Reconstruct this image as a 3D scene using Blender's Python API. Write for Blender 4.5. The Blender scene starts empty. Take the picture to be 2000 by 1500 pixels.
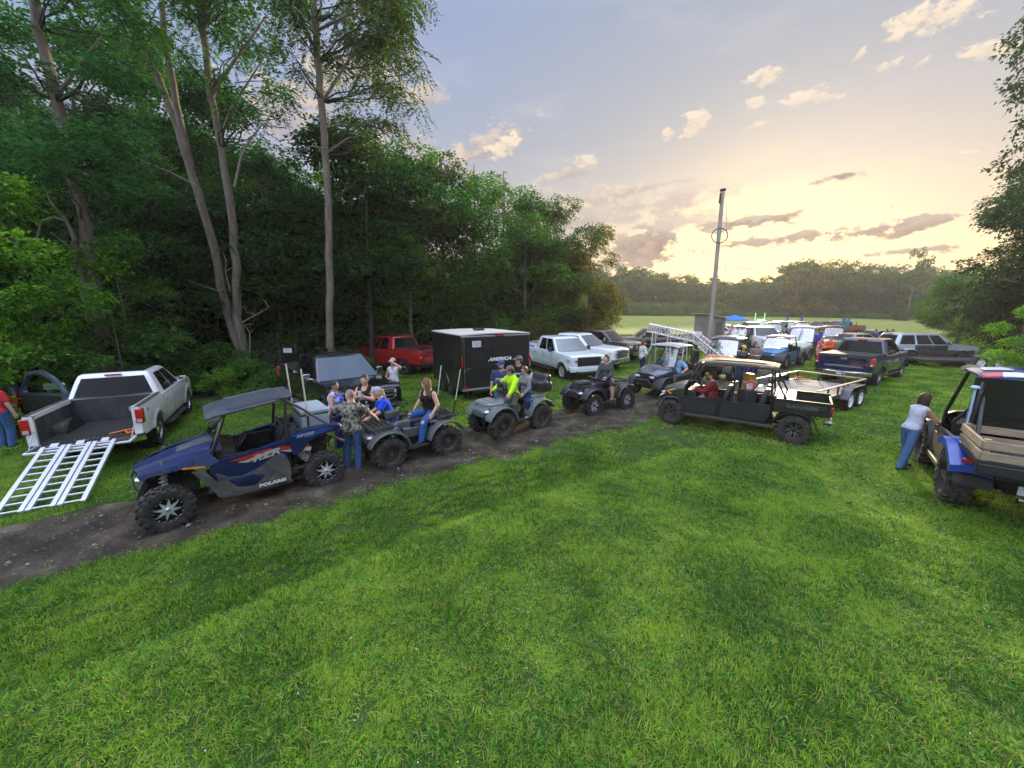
import bpy, math, random
import numpy as np
from mathutils import Vector, Matrix, Euler
random.seed(7); RNG = np.random.default_rng(11)
scene = bpy.context.scene
COL = scene.collection
R = math.radians
PI = math.pi

# ------------------------------------------------------------------ materials
MATS = {}
def nd(nt, typ, **kw):
    n = nt.nodes.new(typ)
    for k, v in kw.items():
        if k.startswith('_'): setattr(n, k[1:], v)
        else: n.inputs[k.replace('_', ' ')].default_value = v
    return n
def pm(name, col, rough=.5, metal=0., coat=0., var=.12, vs=6., bump=0., bs=60., dirt=0., dcol=(.10, .075, .05),
       dz=(.2, 1.0), spec=.5, trans=0., sub=0., col2=None, stretch=(1, 1, 1), coord='Object', detail=4, thr=None):
    if name in MATS: return MATS[name]
    m = bpy.data.materials.new(name); m.use_nodes = True
    nt = m.node_tree; b = nt.nodes['Principled BSDF']; L = nt.links.new
    tc = nd(nt, 'ShaderNodeTexCoord'); mp = nd(nt, 'ShaderNodeMapping'); mp.inputs['Scale'].default_value = stretch
    L(tc.outputs[coord], mp.inputs['Vector'])
    nz = nd(nt, 'ShaderNodeTexNoise', Scale=vs, Detail=detail, Roughness=.6); L(mp.outputs[0], nz.inputs['Vector'])
    mr = nd(nt, 'ShaderNodeMapRange'); L(nz.outputs[0], mr.inputs[0])
    lo, hi = thr if thr else (.3, .7)
    mr.inputs[1].default_value = lo; mr.inputs[2].default_value = hi
    mx = nd(nt, 'ShaderNodeMix', _data_type='RGBA'); L(mr.outputs[0], mx.inputs[0])
    c2 = col2 if col2 else tuple(min(1, c * (1 + var)) for c in col)
    c1 = col if col2 else tuple(c * (1 - var) for c in col)
    mx.inputs[6].default_value = (*c1, 1); mx.inputs[7].default_value = (*c2, 1)
    out = mx.outputs[2]
    if dirt > 0:
        sx = nd(nt, 'ShaderNodeSeparateXYZ'); L(tc.outputs['Object'], sx.inputs[0])
        d1 = nd(nt, 'ShaderNodeMapRange'); L(sx.outputs[2], d1.inputs[0])
        d1.inputs[1].default_value = dz[1]; d1.inputs[2].default_value = dz[0]; d1.inputs[3].default_value = .15; d1.inputs[4].default_value = 1
        n2 = nd(nt, 'ShaderNodeTexNoise', Scale=5., Detail=8, Roughness=.7); L(tc.outputs['Object'], n2.inputs['Vector'])
        d2 = nd(nt, 'ShaderNodeMapRange'); L(n2.outputs[0], d2.inputs[0]); d2.inputs[1].default_value = .38; d2.inputs[2].default_value = .68
        mu = nd(nt, 'ShaderNodeMath', _operation='MULTIPLY'); L(d1.outputs[0], mu.inputs[0]); L(d2.outputs[0], mu.inputs[1])
        m2 = nd(nt, 'ShaderNodeMath', _operation='MULTIPLY'); L(mu.outputs[0], m2.inputs[0]); m2.inputs[1].default_value = dirt; m2.use_clamp = True
        mx2 = nd(nt, 'ShaderNodeMix', _data_type='RGBA'); L(m2.outputs[0], mx2.inputs[0]); L(out, mx2.inputs[6])
        mx2.inputs[7].default_value = (*dcol, 1); out = mx2.outputs[2]
        r2 = nd(nt, 'ShaderNodeMapRange'); L(m2.outputs[0], r2.inputs[0]); r2.inputs[3].default_value = rough; r2.inputs[4].default_value = .85
        L(r2.outputs[0], b.inputs['Roughness'])
        if coat:
            r3 = nd(nt, 'ShaderNodeMapRange'); L(m2.outputs[0], r3.inputs[0]); r3.inputs[3].default_value = coat; r3.inputs[4].default_value = 0
            L(r3.outputs[0], b.inputs['Coat Weight'])
    else:
        b.inputs['Roughness'].default_value = rough; b.inputs['Coat Weight'].default_value = coat
    b.inputs['Coat Roughness'].default_value = .06
    L(out, b.inputs['Base Color'])
    b.inputs['Metallic'].default_value = metal; b.inputs['Specular IOR Level'].default_value = spec
    if trans: b.inputs['Transmission Weight'].default_value = trans
    if bump > 0:
        nb = nd(nt, 'ShaderNodeTexNoise', Scale=bs, Detail=5); L(mp.outputs[0], nb.inputs['Vector'])
        bp = nd(nt, 'ShaderNodeBump', Strength=bump, Distance=.02); L(nb.outputs[0], bp.inputs['Height']); L(bp.outputs[0], b.inputs['Normal'])
    MATS[name] = m
    return m
def clear_glass(name, tint=(.9, .95, .95), refl=.12):
    if name in MATS: return MATS[name]
    m = bpy.data.materials.new(name); m.use_nodes = True; nt = m.node_tree; nt.nodes.clear(); L = nt.links.new
    o = nd(nt, 'ShaderNodeOutputMaterial'); t = nd(nt, 'ShaderNodeBsdfTransparent'); t.inputs[0].default_value = (*tint, 1)
    g = nd(nt, 'ShaderNodeBsdfGlossy'); g.inputs['Roughness'].default_value = .04; g.inputs[0].default_value = (.9, .9, .9, 1)
    fr = nd(nt, 'ShaderNodeFresnel'); fr.inputs[0].default_value = 1.45
    ad = nd(nt, 'ShaderNodeMath', _operation='ADD'); L(fr.outputs[0], ad.inputs[0]); ad.inputs[1].default_value = refl; ad.use_clamp = True
    mx = nd(nt, 'ShaderNodeMixShader'); L(ad.outputs[0], mx.inputs[0]); L(t.outputs[0], mx.inputs[1]); L(g.outputs[0], mx.inputs[2])
    L(mx.outputs[0], o.inputs[0]); MATS[name] = m
    return m
def emit_mat(name, col, s):
    if name in MATS: return MATS[name]
    m = pm(name, col, .3); b = m.node_tree.nodes['Principled BSDF']
    b.inputs['Emission Color'].default_value = (*col, 1); b.inputs['Emission Strength'].default_value = s
    return m

# ------------------------------------------------------------------ mesh builder
def lerp(a, b, t): return a + (b - a) * t
class MB:
    def __init__(s): s.v = []; s.f = []; s.m = []
    def add(s, vs, fs, mi=0):
        o = len(s.v); s.v.extend([tuple(float(q) for q in p) for p in vs]); s.f.extend([tuple(i + o for i in f) for f in fs]); s.m.extend([mi] * len(fs)); return s
    def box(s, c, d, rot=None, mi=0, taper=(1, 1)):
        hx, hy, hz = d[0] / 2, d[1] / 2, d[2] / 2; vs = []
        for z in (-1, 1):
            kx, ky = (taper if z > 0 else (1, 1))
            for x, y in ((-1, -1), (1, -1), (1, 1), (-1, 1)): vs.append(Vector((x * hx * kx, y * hy * ky, z * hz)))
        if rot:
            M = Euler(tuple(R(a) for a in rot)).to_matrix(); vs = [M @ v for v in vs]
        vs = [(v.x + c[0], v.y + c[1], v.z + c[2]) for v in vs]
        return s.add(vs, [(3, 2, 1, 0), (4, 5, 6, 7), (0, 1, 5, 4), (1, 2, 6, 5), (2, 3, 7, 6), (3, 0, 4, 7)], mi)
    def tube(s, pts, r, n=8, mi=0, caps=True):
        P = [Vector(p) for p in pts]; k = len(P)
        rs = r if isinstance(r, (list, tuple)) else [r] * k
        T = [((P[min(i + 1, k - 1)] - P[max(i - 1, 0)])).normalized() for i in range(k)]
        up = Vector((0, 0, 1)) if abs(T[0].z) < .9 else Vector((1, 0, 0))
        U = (up - T[0] * up.dot(T[0])).normalized(); vs = []
        for i in range(k):
            if i: U = (U - T[i] * U.dot(T[i])).normalized()
            W = T[i].cross(U)
            for j in range(n):
                a = 2 * PI * j / n; vs.append(P[i] + (U * math.cos(a) + W * math.sin(a)) * rs[i])
        fs = [(i * n + j, i * n + (j + 1) % n, (i + 1) * n + (j + 1) % n, (i + 1) * n + j) for i in range(k - 1) for j in range(n)]
        if caps: fs += [tuple(range(n - 1, -1, -1)), tuple(range((k - 1) * n, k * n))]
        return s.add(vs, fs, mi)
    def prism(s, poly, y0, y1, mi=0, k=1.0, plane='xz'):
        n = len(poly)
        def P(a, b, y): return (a, y, b) if plane == 'xz' else ((y, a, b) if plane == 'yz' else (a, b, y))
        cx = sum(p[0] for p in poly) / n; cz = sum(p[1] for p in poly) / n
        vs = [P(a, b, y0) for a, b in poly] + [P(cx + (a - cx) * k, cz + (b - cz) * k, y1) for a, b in poly]
        fs = [tuple(range(n)), tuple(range(2 * n - 1, n - 1, -1))] + [(i, i + n, (i + 1) % n + n, (i + 1) % n) for i in range(n)]
        return s.add(vs, fs, mi)
    def grid(s, fn, nu, nv, mi=0):
        vs = [fn(i / nu, j / nv) for i in range(nu + 1) for j in range(nv + 1)]
        fs = [(i * (nv + 1) + j, (i + 1) * (nv + 1) + j, (i + 1) * (nv + 1) + j + 1, i * (nv + 1) + j + 1) for i in range(nu) for j in range(nv)]
        return s.add(vs, fs, mi)
    def slab(s, fn, nu, nv, th, mi=0):            # a grid surface with thickness downwards (fn gives the top)
        s.grid(fn, nu, nv, mi); s.grid(lambda u, v: tuple(Vector(fn(u, v)) - Vector(th)), nu, nv, mi)
        e = lambda g, n: s.grid(lambda u, v: tuple(Vector(g(u)) - Vector(th) * v), n, 1, mi)
        e(lambda u: fn(u, 0), nu); e(lambda u: fn(u, 1), nu); e(lambda u: fn(0, u), nv); e(lambda u: fn(1, u), nv)
        return s
    def lathe(s, prof, n=32, mi=0, c=(0, 0, 0), axis='y'):   # prof: (r, y)
        vs = []
        for r, y in prof:
            for j in range(n):
                a = 2 * PI * j / n
                p = (r * math.cos(a), y, r * math.sin(a)) if axis == 'y' else ((y, r * math.cos(a), r * math.sin(a)) if axis == 'x' else (r * math.cos(a), r * math.sin(a), y))
                vs.append((p[0] + c[0], p[1] + c[1], p[2] + c[2]))
        k = len(prof)
        fs = [(i * n + j, i * n + (j + 1) % n, (i + 1) * n + (j + 1) % n, (i + 1) * n + j) for i in range(k - 1) for j in range(n)]
        return s.add(vs, fs, mi)
    def ball(s, c, r, n=10, mi=0):
        r = r if isinstance(r, (tuple, list)) else (r, r, r); vs = []; m = max(4, n // 2 + 1)
        for i in range(m + 1):
            t = PI * i / m
            for j in range(n):
                a = 2 * PI * j / n; vs.append((c[0] + r[0] * math.sin(t) * math.cos(a), c[1] + r[1] * math.sin(t) * math.sin(a), c[2] + r[2] * math.cos(t)))
        return s.add(vs, [(i * n + j, (i + 1) * n + j, (i + 1) * n + (j + 1) % n, i * n + (j + 1) % n) for i in range(m) for j in range(n)], mi)
    def mirror(s):                                  # add a copy mirrored in y
        n = len(s.v); k = len(s.f); s.v += [(x, -y, z) for x, y, z in s.v]
        s.f += [tuple(i + n for i in reversed(f)) for f in s.f[:k]]; s.m += s.m[:k]; return s
    def xf(s, M):
        s.v = [tuple(M @ Vector(p)) for p in s.v]; return s
    def mesh(s, name, mats, smooth=40, weld=True):
        me = bpy.data.meshes.new(name); me.from_pydata(s.v, [], s.f)
        for m in (mats if isinstance(mats, (list, tuple)) else [mats]): me.materials.append(m)
        me.polygons.foreach_set('material_index', s.m)
        if weld:
            import bmesh
            bm = bmesh.new(); bm.from_mesh(me); bmesh.ops.remove_doubles(bm, verts=bm.verts, dist=.0004)
            bmesh.ops.recalc_face_normals(bm, faces=bm.faces); bm.to_mesh(me); bm.free()
        if smooth:
            me.polygons.foreach_set('use_smooth', [True] * len(me.polygons)); me.set_sharp_from_angle(angle=R(smooth))
        me.update(); return me
    def build(s, name, mats, parent=None, smooth=40, bevel=0, weld=True, label=None):
        return put(name, s.mesh(name, mats, smooth, weld), parent, bevel, label)
def put(name, me, parent=None, bevel=0, label=None, loc=None, rot=None):
    o = bpy.data.objects.new(name, me); COL.objects.link(o)
    if parent: o.parent = parent
    if bevel:
        b = o.modifiers.new('bevel', 'BEVEL'); b.width = bevel; b.segments = 2; b.limit_method = 'ANGLE'; b.angle_limit = R(40)
    if label: o['label'] = label
    if loc is not None: o.location = loc
    if rot is not None: o.rotation_euler = rot
    return o
def thing(name, label, cat, loc=(0, 0, 0), rz=0, group=None, sc=1):
    o = bpy.data.objects.new(name, None); COL.objects.link(o); o.empty_display_size = .2
    o.location = loc; o.rotation_euler = (0, 0, R(rz)); o.scale = (sc, sc, sc)
    return tag(o, label, cat, group)
def tag(o, label, cat, group=None, kind=None):
    if label: o['label'] = label
    if cat: o['category'] = cat
    if group: o['group'] = group
    if kind: o['kind'] = kind
    return o
def kids(o): return [c for c in bpy.data.objects if c.parent == o]
def dup(root, loc, rz, label, group=None, sc=None):
    r = root.copy(); COL.objects.link(r); r.location = loc; r.rotation_euler = (0, 0, R(rz)); r['label'] = label
    if group: r['group'] = group
    if sc: r.scale = (sc, sc, sc)
    def rec(a, b):
        for c in kids(a):
            d = c.copy(); COL.objects.link(d); d.parent = b; rec(c, d)
    rec(root, r); return r
def text_mesh(txt, size, mat, name='lettering', parent=None, shear=0, ext=.002, bold=.0, M=None, label=None, sx=1.0):
    cu = bpy.data.curves.new('t', 'FONT'); cu.body = txt; cu.size = size; cu.align_x = 'CENTER'; cu.align_y = 'CENTER'
    cu.shear = shear; cu.extrude = ext; cu.offset = bold; cu.resolution_u = 3
    to = bpy.data.objects.new('t', cu); me = bpy.data.meshes.new_from_object(to)
    bpy.data.objects.remove(to); bpy.data.curves.remove(cu)
    me.materials.clear(); me.materials.append(mat); me.name = name
    me.transform(Matrix.Diagonal((sx, 1, 1, 1)))
    if M is not None: me.transform(M)
    return put(name, me, parent, label=label)
def frame_M(o, xdir, ydir):                        # matrix taking local x,y to the given directions at o
    x = Vector(xdir).normalized(); y = Vector(ydir); y = (y - x * y.dot(x)).normalized(); z = x.cross(y)
    M = Matrix.Identity(4)
    for i in range(3): M[i][0] = x[i]; M[i][1] = y[i]; M[i][2] = z[i]; M[i][3] = o[i]
    return M
def rounded(poly, r, n=3):                          # round the corners of a 2D polygon
    out = []; k = len(poly)
    for i in range(k):
        p = np.array(poly[i], float); a = np.array(poly[i - 1], float) - p; b = np.array(poly[(i + 1) % k], float) - p
        la, lb = np.linalg.norm(a), np.linalg.norm(b); q = min(r, la * .45, lb * .45)
        s_, e_ = p + a / la * q, p + b / lb * q
        for j in range(n + 1):
            t = j / n; out.append(tuple((1 - t) ** 2 * s_ + 2 * t * (1 - t) * p + t * t * e_))
    return out

# ------------------------------------------------------------------ SDF modelling (rounded moulded shapes, bodies)
def sdf_mesh(prims, vox, mats=None, smooth=True):
    """prims: dicts kind cap/box/ell, op +/-, k blend, m material. returns verts, faces, mat"""
    lo = np.array([1e9] * 3); hi = -lo
    for p in prims:
        if p.get('op', 1) < 0: continue
        if p['t'] == 'cap':
            r = max(p['ra'], p['rb']); pts = [np.array(p['a']), np.array(p['b'])]; e = np.array([r] * 3)
        else:
            pts = [np.array(p['c'])]; e = np.array([np.linalg.norm(p['h'])] * 3) if p.get('rot') else np.array(p['h'])
        for q in pts: lo = np.minimum(lo, q - e); hi = np.maximum(hi, q + e)
    lo -= vox * 2.5; hi += vox * 2.5; n = np.ceil((hi - lo) / vox).astype(int) + 1
    D = np.full(n, .5, np.float32); Mi = np.zeros(n, np.uint8)
    ax = [lo[i] + np.arange(n[i]) * vox for i in range(3)]
    for p in prims:
        k = p.get('k', .02); mar = k + vox * 3
        if p['t'] == 'cap':
            a, b = np.array(p['a'], float), np.array(p['b'], float); r = max(p['ra'], p['rb']); l2 = np.minimum(a, b) - r - mar; h2 = np.maximum(a, b) + r + mar
        else:
            e = np.array([np.linalg.norm(p['h'])] * 3) if p.get('rot') else np.array(p['h']); l2 = np.array(p['c']) - e - mar; h2 = np.array(p['c']) + e + mar
        i0 = np.clip(np.floor((l2 - lo) / vox).astype(int), 0, n); i1 = np.clip(np.ceil((h2 - lo) / vox).astype(int) + 1, 0, n)
        if (i1 <= i0).any(): continue
        sl = tuple(slice(i0[j], i1[j]) for j in range(3))
        X, Y, Z = np.meshgrid(*[ax[j][sl[j]] for j in range(3)], indexing='ij')
        if p['t'] == 'cap':
            d = b - a; L2 = max(d.dot(d), 1e-9); fl = p.get('fl')     # fl: flatten factors
            if fl:
                f = np.array(fl)
                t = np.clip(((X - a[0]) * d[0] + (Y - a[1]) * d[1] + (Z - a[2]) * d[2]) / L2, 0, 1)
                dd = np.sqrt(((X - a[0] - t * d[0]) / f[0]) ** 2 + ((Y - a[1] - t * d[1]) / f[1]) ** 2 + ((Z - a[2] - t * d[2]) / f[2]) ** 2) - (p['ra'] + (p['rb'] - p['ra']) * t)
                dd *= min(f)
            else:
                t = np.clip(((X - a[0]) * d[0] + (Y - a[1]) * d[1] + (Z - a[2]) * d[2]) / L2, 0, 1)
                dd = np.sqrt((X - a[0] - t * d[0]) ** 2 + (Y - a[1] - t * d[1]) ** 2 + (Z - a[2] - t * d[2]) ** 2) - (p['ra'] + (p['rb'] - p['ra']) * t)
        else:
            c = p['c']; x, y, z = X - c[0], Y - c[1], Z - c[2]
            if p.get('rot'):
                M = np.array(Euler(tuple(R(q) for q in p['rot'])).to_matrix()).T
                x, y, z = M[0, 0] * x + M[0, 1] * y + M[0, 2] * z, M[1, 0] * x + M[1, 1] * y + M[1, 2] * z, M[2, 0] * x + M[2, 1] * y + M[2, 2] * z
            h = p['h']
            if p['t'] == 'ell':
                q = np.sqrt((x / h[0]) ** 2 + (y / h[1]) ** 2 + (z / h[2]) ** 2); q2 = np.sqrt((x / h[0] ** 2) ** 2 + (y / h[1] ** 2) ** 2 + (z / h[2] ** 2) ** 2) + 1e-6
                dd = q * (q - 1) / q2
            else:
                r = p.get('r', .02); qx, qy, qz = np.abs(x) - h[0] + r, np.abs(y) - h[1] + r, np.abs(z) - h[2] + r
                dd = np.sqrt(np.maximum(qx, 0) ** 2 + np.maximum(qy, 0) ** 2 + np.maximum(qz, 0) ** 2) + np.minimum(np.maximum(qx, np.maximum(qy, qz)), 0) - r
        dd = dd.astype(np.float32); cur = D[sl]
        if p.get('op', 1) > 0:
            h_ = np.clip(.5 + .5 * (cur - dd) / max(k, 1e-4), 0, 1); new = cur * (1 - h_) + dd * h_ - k * h_ * (1 - h_)
            if 'm' in p:
                mm = Mi[sl]; mm[dd < cur] = p['m']
        else:
            h_ = np.clip(.5 - .5 * (cur + dd) / max(k, 1e-4), 0, 1); new = cur * (1 - h_) - dd * h_ + k * h_ * (1 - h_)
        D[sl] = new
    # surface nets
    s_ = D < 0; c8 = [(i, j, k) for i in (0, 1) for j in (0, 1) for k in (0, 1)]; m = n - 1
    cnt = sum(s_[i:i + m[0], j:j + m[1], k:k + m[2]].astype(np.int8) for i, j, k in c8)
    act = (cnt > 0) & (cnt < 8); idx = np.full(m, -1, np.int64); cells = np.argwhere(act); idx[act] = np.arange(len(cells))
    acc = np.zeros((len(cells), 3)); wt = np.zeros(len(cells))
    for a_ in range(8):
        for b_ in range(a_ + 1, 8):
            A, B = np.array(c8[a_]), np.array(c8[b_])
            if np.abs(A - B).sum() != 1: continue
            da = D[tuple((cells + A).T)]; db = D[tuple((cells + B).T)]; cr = (da < 0) != (db < 0)
            t = np.where(cr, da / np.where(cr, da - db, 1), 0)
            acc += np.where(cr[:, None], A + (B - A) * t[:, None], 0); wt += cr
    V = lo + (cells + acc / wt[:, None]) * vox; F = []
    for d in range(3):
        e = np.zeros(3, int); e[d] = 1; u = np.zeros(3, int); u[(d + 1) % 3] = 1; w = np.zeros(3, int); w[(d + 2) % 3] = 1
        sh = n - e
        A = s_[:sh[0], :sh[1], :sh[2]]; B = s_[e[0]:, e[1]:, e[2]:]; E = np.argwhere(A != B)
        ok = (E[:, (d + 1) % 3] > 0) & (E[:, (d + 2) % 3] > 0) & (E < m).all(1); E = E[ok]
        q = np.stack([idx[tuple((E - u - w).T)], idx[tuple((E - w).T)], idx[tuple(E.T)], idx[tuple((E - u).T)]], 1)
        fl = A[tuple(E.T)]; q[~fl] = q[~fl][:, ::-1]; F.append(q)
    F = np.concatenate(F); F = F[(F >= 0).all(1)]
    mat = Mi[tuple((np.clip(cells + (acc / wt[:, None] > .5), 0, n - 1)).T)]
    return V, F, mat[F[:, 0]]
def sdf_obj(name, prims, vox, mats, parent=None, label=None, extra=None):
    V, F, mi = sdf_mesh(prims, vox)
    parts = [(V, F, mi)] + (extra or [])
    me = join_np(name, parts, mats)
    return put(name, me, parent, label=label)
def join_np(name, parts, mats, smooth=True):
    Vs, Fs, Ms, o = [], [], [], 0
    for V, F, mi in parts:
        Vs.append(V); Fs.append(np.asarray(F) + o); Ms.append(np.broadcast_to(np.asarray(mi), (len(F),))); o += len(V)
    return np_mesh(name, np.concatenate(Vs), np.concatenate(Fs), np.concatenate(Ms), mats, smooth)
def np_mesh(name, V, F, mi, mats, smooth=True):
    me = bpy.data.meshes.new(name); n = len(F); w = F.shape[1]
    me.vertices.add(len(V)); me.vertices.foreach_set('co', np.ascontiguousarray(V, np.float32).ravel())
    me.loops.add(n * w); me.loops.foreach_set('vertex_index', np.ascontiguousarray(F, np.int32).ravel())
    me.polygons.add(n); me.polygons.foreach_set('loop_start', np.arange(0, n * w, w, dtype=np.int32))
    me.polygons.foreach_set('loop_total', np.full(n, w, np.int32))
    for m in (mats if isinstance(mats, (list, tuple)) else [mats]): me.materials.append(m)
    if mi is not None: me.polygons.foreach_set('material_index', np.ascontiguousarray(mi, np.int32))
    me.polygons.foreach_set('use_smooth', np.full(n, smooth)); me.update(); me.validate(); return me
def cap(a, b, ra, rb=None, k=.02, **kw): return dict(t='cap', a=a, b=b, ra=ra, rb=ra if rb is None else rb, k=k, **kw)
def rbox(c, h, rot=None, r=.02, k=.02, **kw): return dict(t='box', c=c, h=h, rot=rot, r=r, k=k, **kw)
def ell(c, h, rot=None, k=.02, **kw): return dict(t='ell', c=c, h=h, rot=rot, k=k, **kw)
# ------------------------------------------------------------------ people
SKIN = pm('skin', (.50, .28, .20), .55, var=.10, vs=14, bump=.1, bs=200)
SKIN2 = pm('skin_tan', (.40, .21, .14), .55, var=.10, vs=14, bump=.1, bs=200)
EYE = pm('eye_dark', (.03, .02, .02), .2)
LIP = pm('lip', (.42, .16, .14), .5)
def cloth(name, col, col2=None, vs=9, thr=None, rough=.9, detail=4): return pm(name, col, rough, var=.14, vs=vs, bump=.5, bs=22, col2=col2, spec=.2, thr=thr, detail=detail)
def hairm(name, col): return pm(name, col, .55, var=.35, vs=30, bump=.8, bs=70, stretch=(1, 1, .25), spec=.4)
H_BROWN = hairm('hair_brown', (.055, .030, .017)); H_DARK = hairm('hair_dark', (.02, .013, .010)); H_BLOND = hairm('hair_dark_blond', (.16, .085, .038))
H_GREY = hairm('hair_grey', (.20, .17, .15)); H_RED = hairm('hair_auburn', (.12, .04, .018)); H_FAIR = hairm('hair_fair', (.42, .30, .18))
JEANS = cloth('blue_denim', (.035, .085, .20), (.06, .14, .30), 12); DENIM_D = cloth('dark_denim', (.018, .035, .10)); SHOE_B = pm('black_shoe', (.02, .02, .022), .6)
SHOE_W = pm('white_shoe', (.6, .6, .58), .6); OLIVE = cloth('olive_trousers', (.075, .085, .055)); BLACKC = cloth('black_cloth', (.012, .012, .014))
_c = {}
def hand_parts(kind):
    if kind in _c: return _c[kind]
    cu = {'relax': 28, 'grip': 75, 'flat': 8}[kind]
    P = [rbox((.045, 0, 0), (.046, .038, .013), r=.012, k=.012), cap((-.02, 0, 0), (.03, 0, 0), .026, .024, k=.02, fl=(1, 1, .8))]
    for i, (y, L) in enumerate(((.029, .068), (.010, .076), (-.010, .071), (-.029, .056))):
        a = np.array([.085, y, 0]); d1 = R(cu * (.6 + .08 * i)); d2 = R(cu * 1.35 + 4 * i)
        b = a + np.array([math.cos(d1), y * 1.2, -math.sin(d1)]) * L * .52; c = b + np.array([math.cos(d2), y * .4, -math.sin(d2)]) * L * .5
        P += [cap(a, b, .0095, .0085, k=.006), cap(b, c, .0085, .0068, k=.003)]
    P += [cap((.018, .03, -.004), (.05, .058, -.014), .014, .0105, k=.012), cap((.05, .058, -.014), (.074, .056, -.034 if kind == 'grip' else -.022), .0105, .008, k=.004)]
    _c[kind] = sdf_mesh(P, .0045); return _c[kind]
def head_parts(wide=1.0):
    key = 'head%g' % wide
    if key in _c: return _c[key]
    P = [ell((-.012, 0, .03), (.098, .077 * wide, .106), k=.02), ell((.022, 0, -.03), (.068, .06 * wide, .085), k=.035), ell((.062, 0, -.09), (.026, .028, .022), k=.03),
         ell((.045, 0, -.03), (.05, .055 * wide, .04), k=.02), rbox((.078, 0, .032), (.012, .045, .008), r=.007, k=.014), cap((.088, 0, .016), (.108, 0, -.018), .007, .012, k=.012),
         ell((.1, .012, -.022), (.01, .009, .007), k=.005), ell((.1, -.012, -.022), (.01, .009, .007), k=.005),
         ell((.094, .031, .012), (.017, .016, .011), k=.012, op=-1), ell((.094, -.031, .012), (.017, .016, .011), k=.012, op=-1),
         ell((.086, 0, -.05), (.012, .024, .007), k=.006, m=2), ell((.084, 0, -.062), (.013, .020, .007), k=.006, m=2),
         ell((0, .078 * wide, -.002), (.019, .009, .033), (0, -12, 12), k=.006), ell((0, -.078 * wide, -.002), (.019, .009, .033), (0, -12, -12), k=.006),
         cap((-.015, 0, -.05), (-.035, 0, -.19), .053 * wide, .06 * wide, k=.03)]
    V, F, m = sdf_mesh(P, .0055)
    e = MB().ball((.082, .030, .011), .0115, 8).ball((.082, -.030, .011), .0115, 8)
    e.ball((.0935, .0305, .0115), (.002, .0065, .006), 8, 1).ball((.0935, -.0305, .0115), (.002, .0065, .006), 8, 1)
    _c[key] = (V, F, m, e); return _c[key]
EYEW = pm('eye_white', (.62, .58, .55), .3)
def ik(A, T, l1, l2, pole):
    A, T, pole = Vector(A), Vector(T), Vector(pole); d = T - A; L = min(d.length, (l1 + l2) * .998); dn = d.normalized()
    a = (l1 * l1 - l2 * l2 + L * L) / (2 * L); h = math.sqrt(max(l1 * l1 - a * a, 0)); p = (pole - dn * pole.dot(dn))
    p = p.normalized() if p.length > 1e-4 else Vector((0, 0, 1)); return A + dn * a + p * h, A + dn * L
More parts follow.
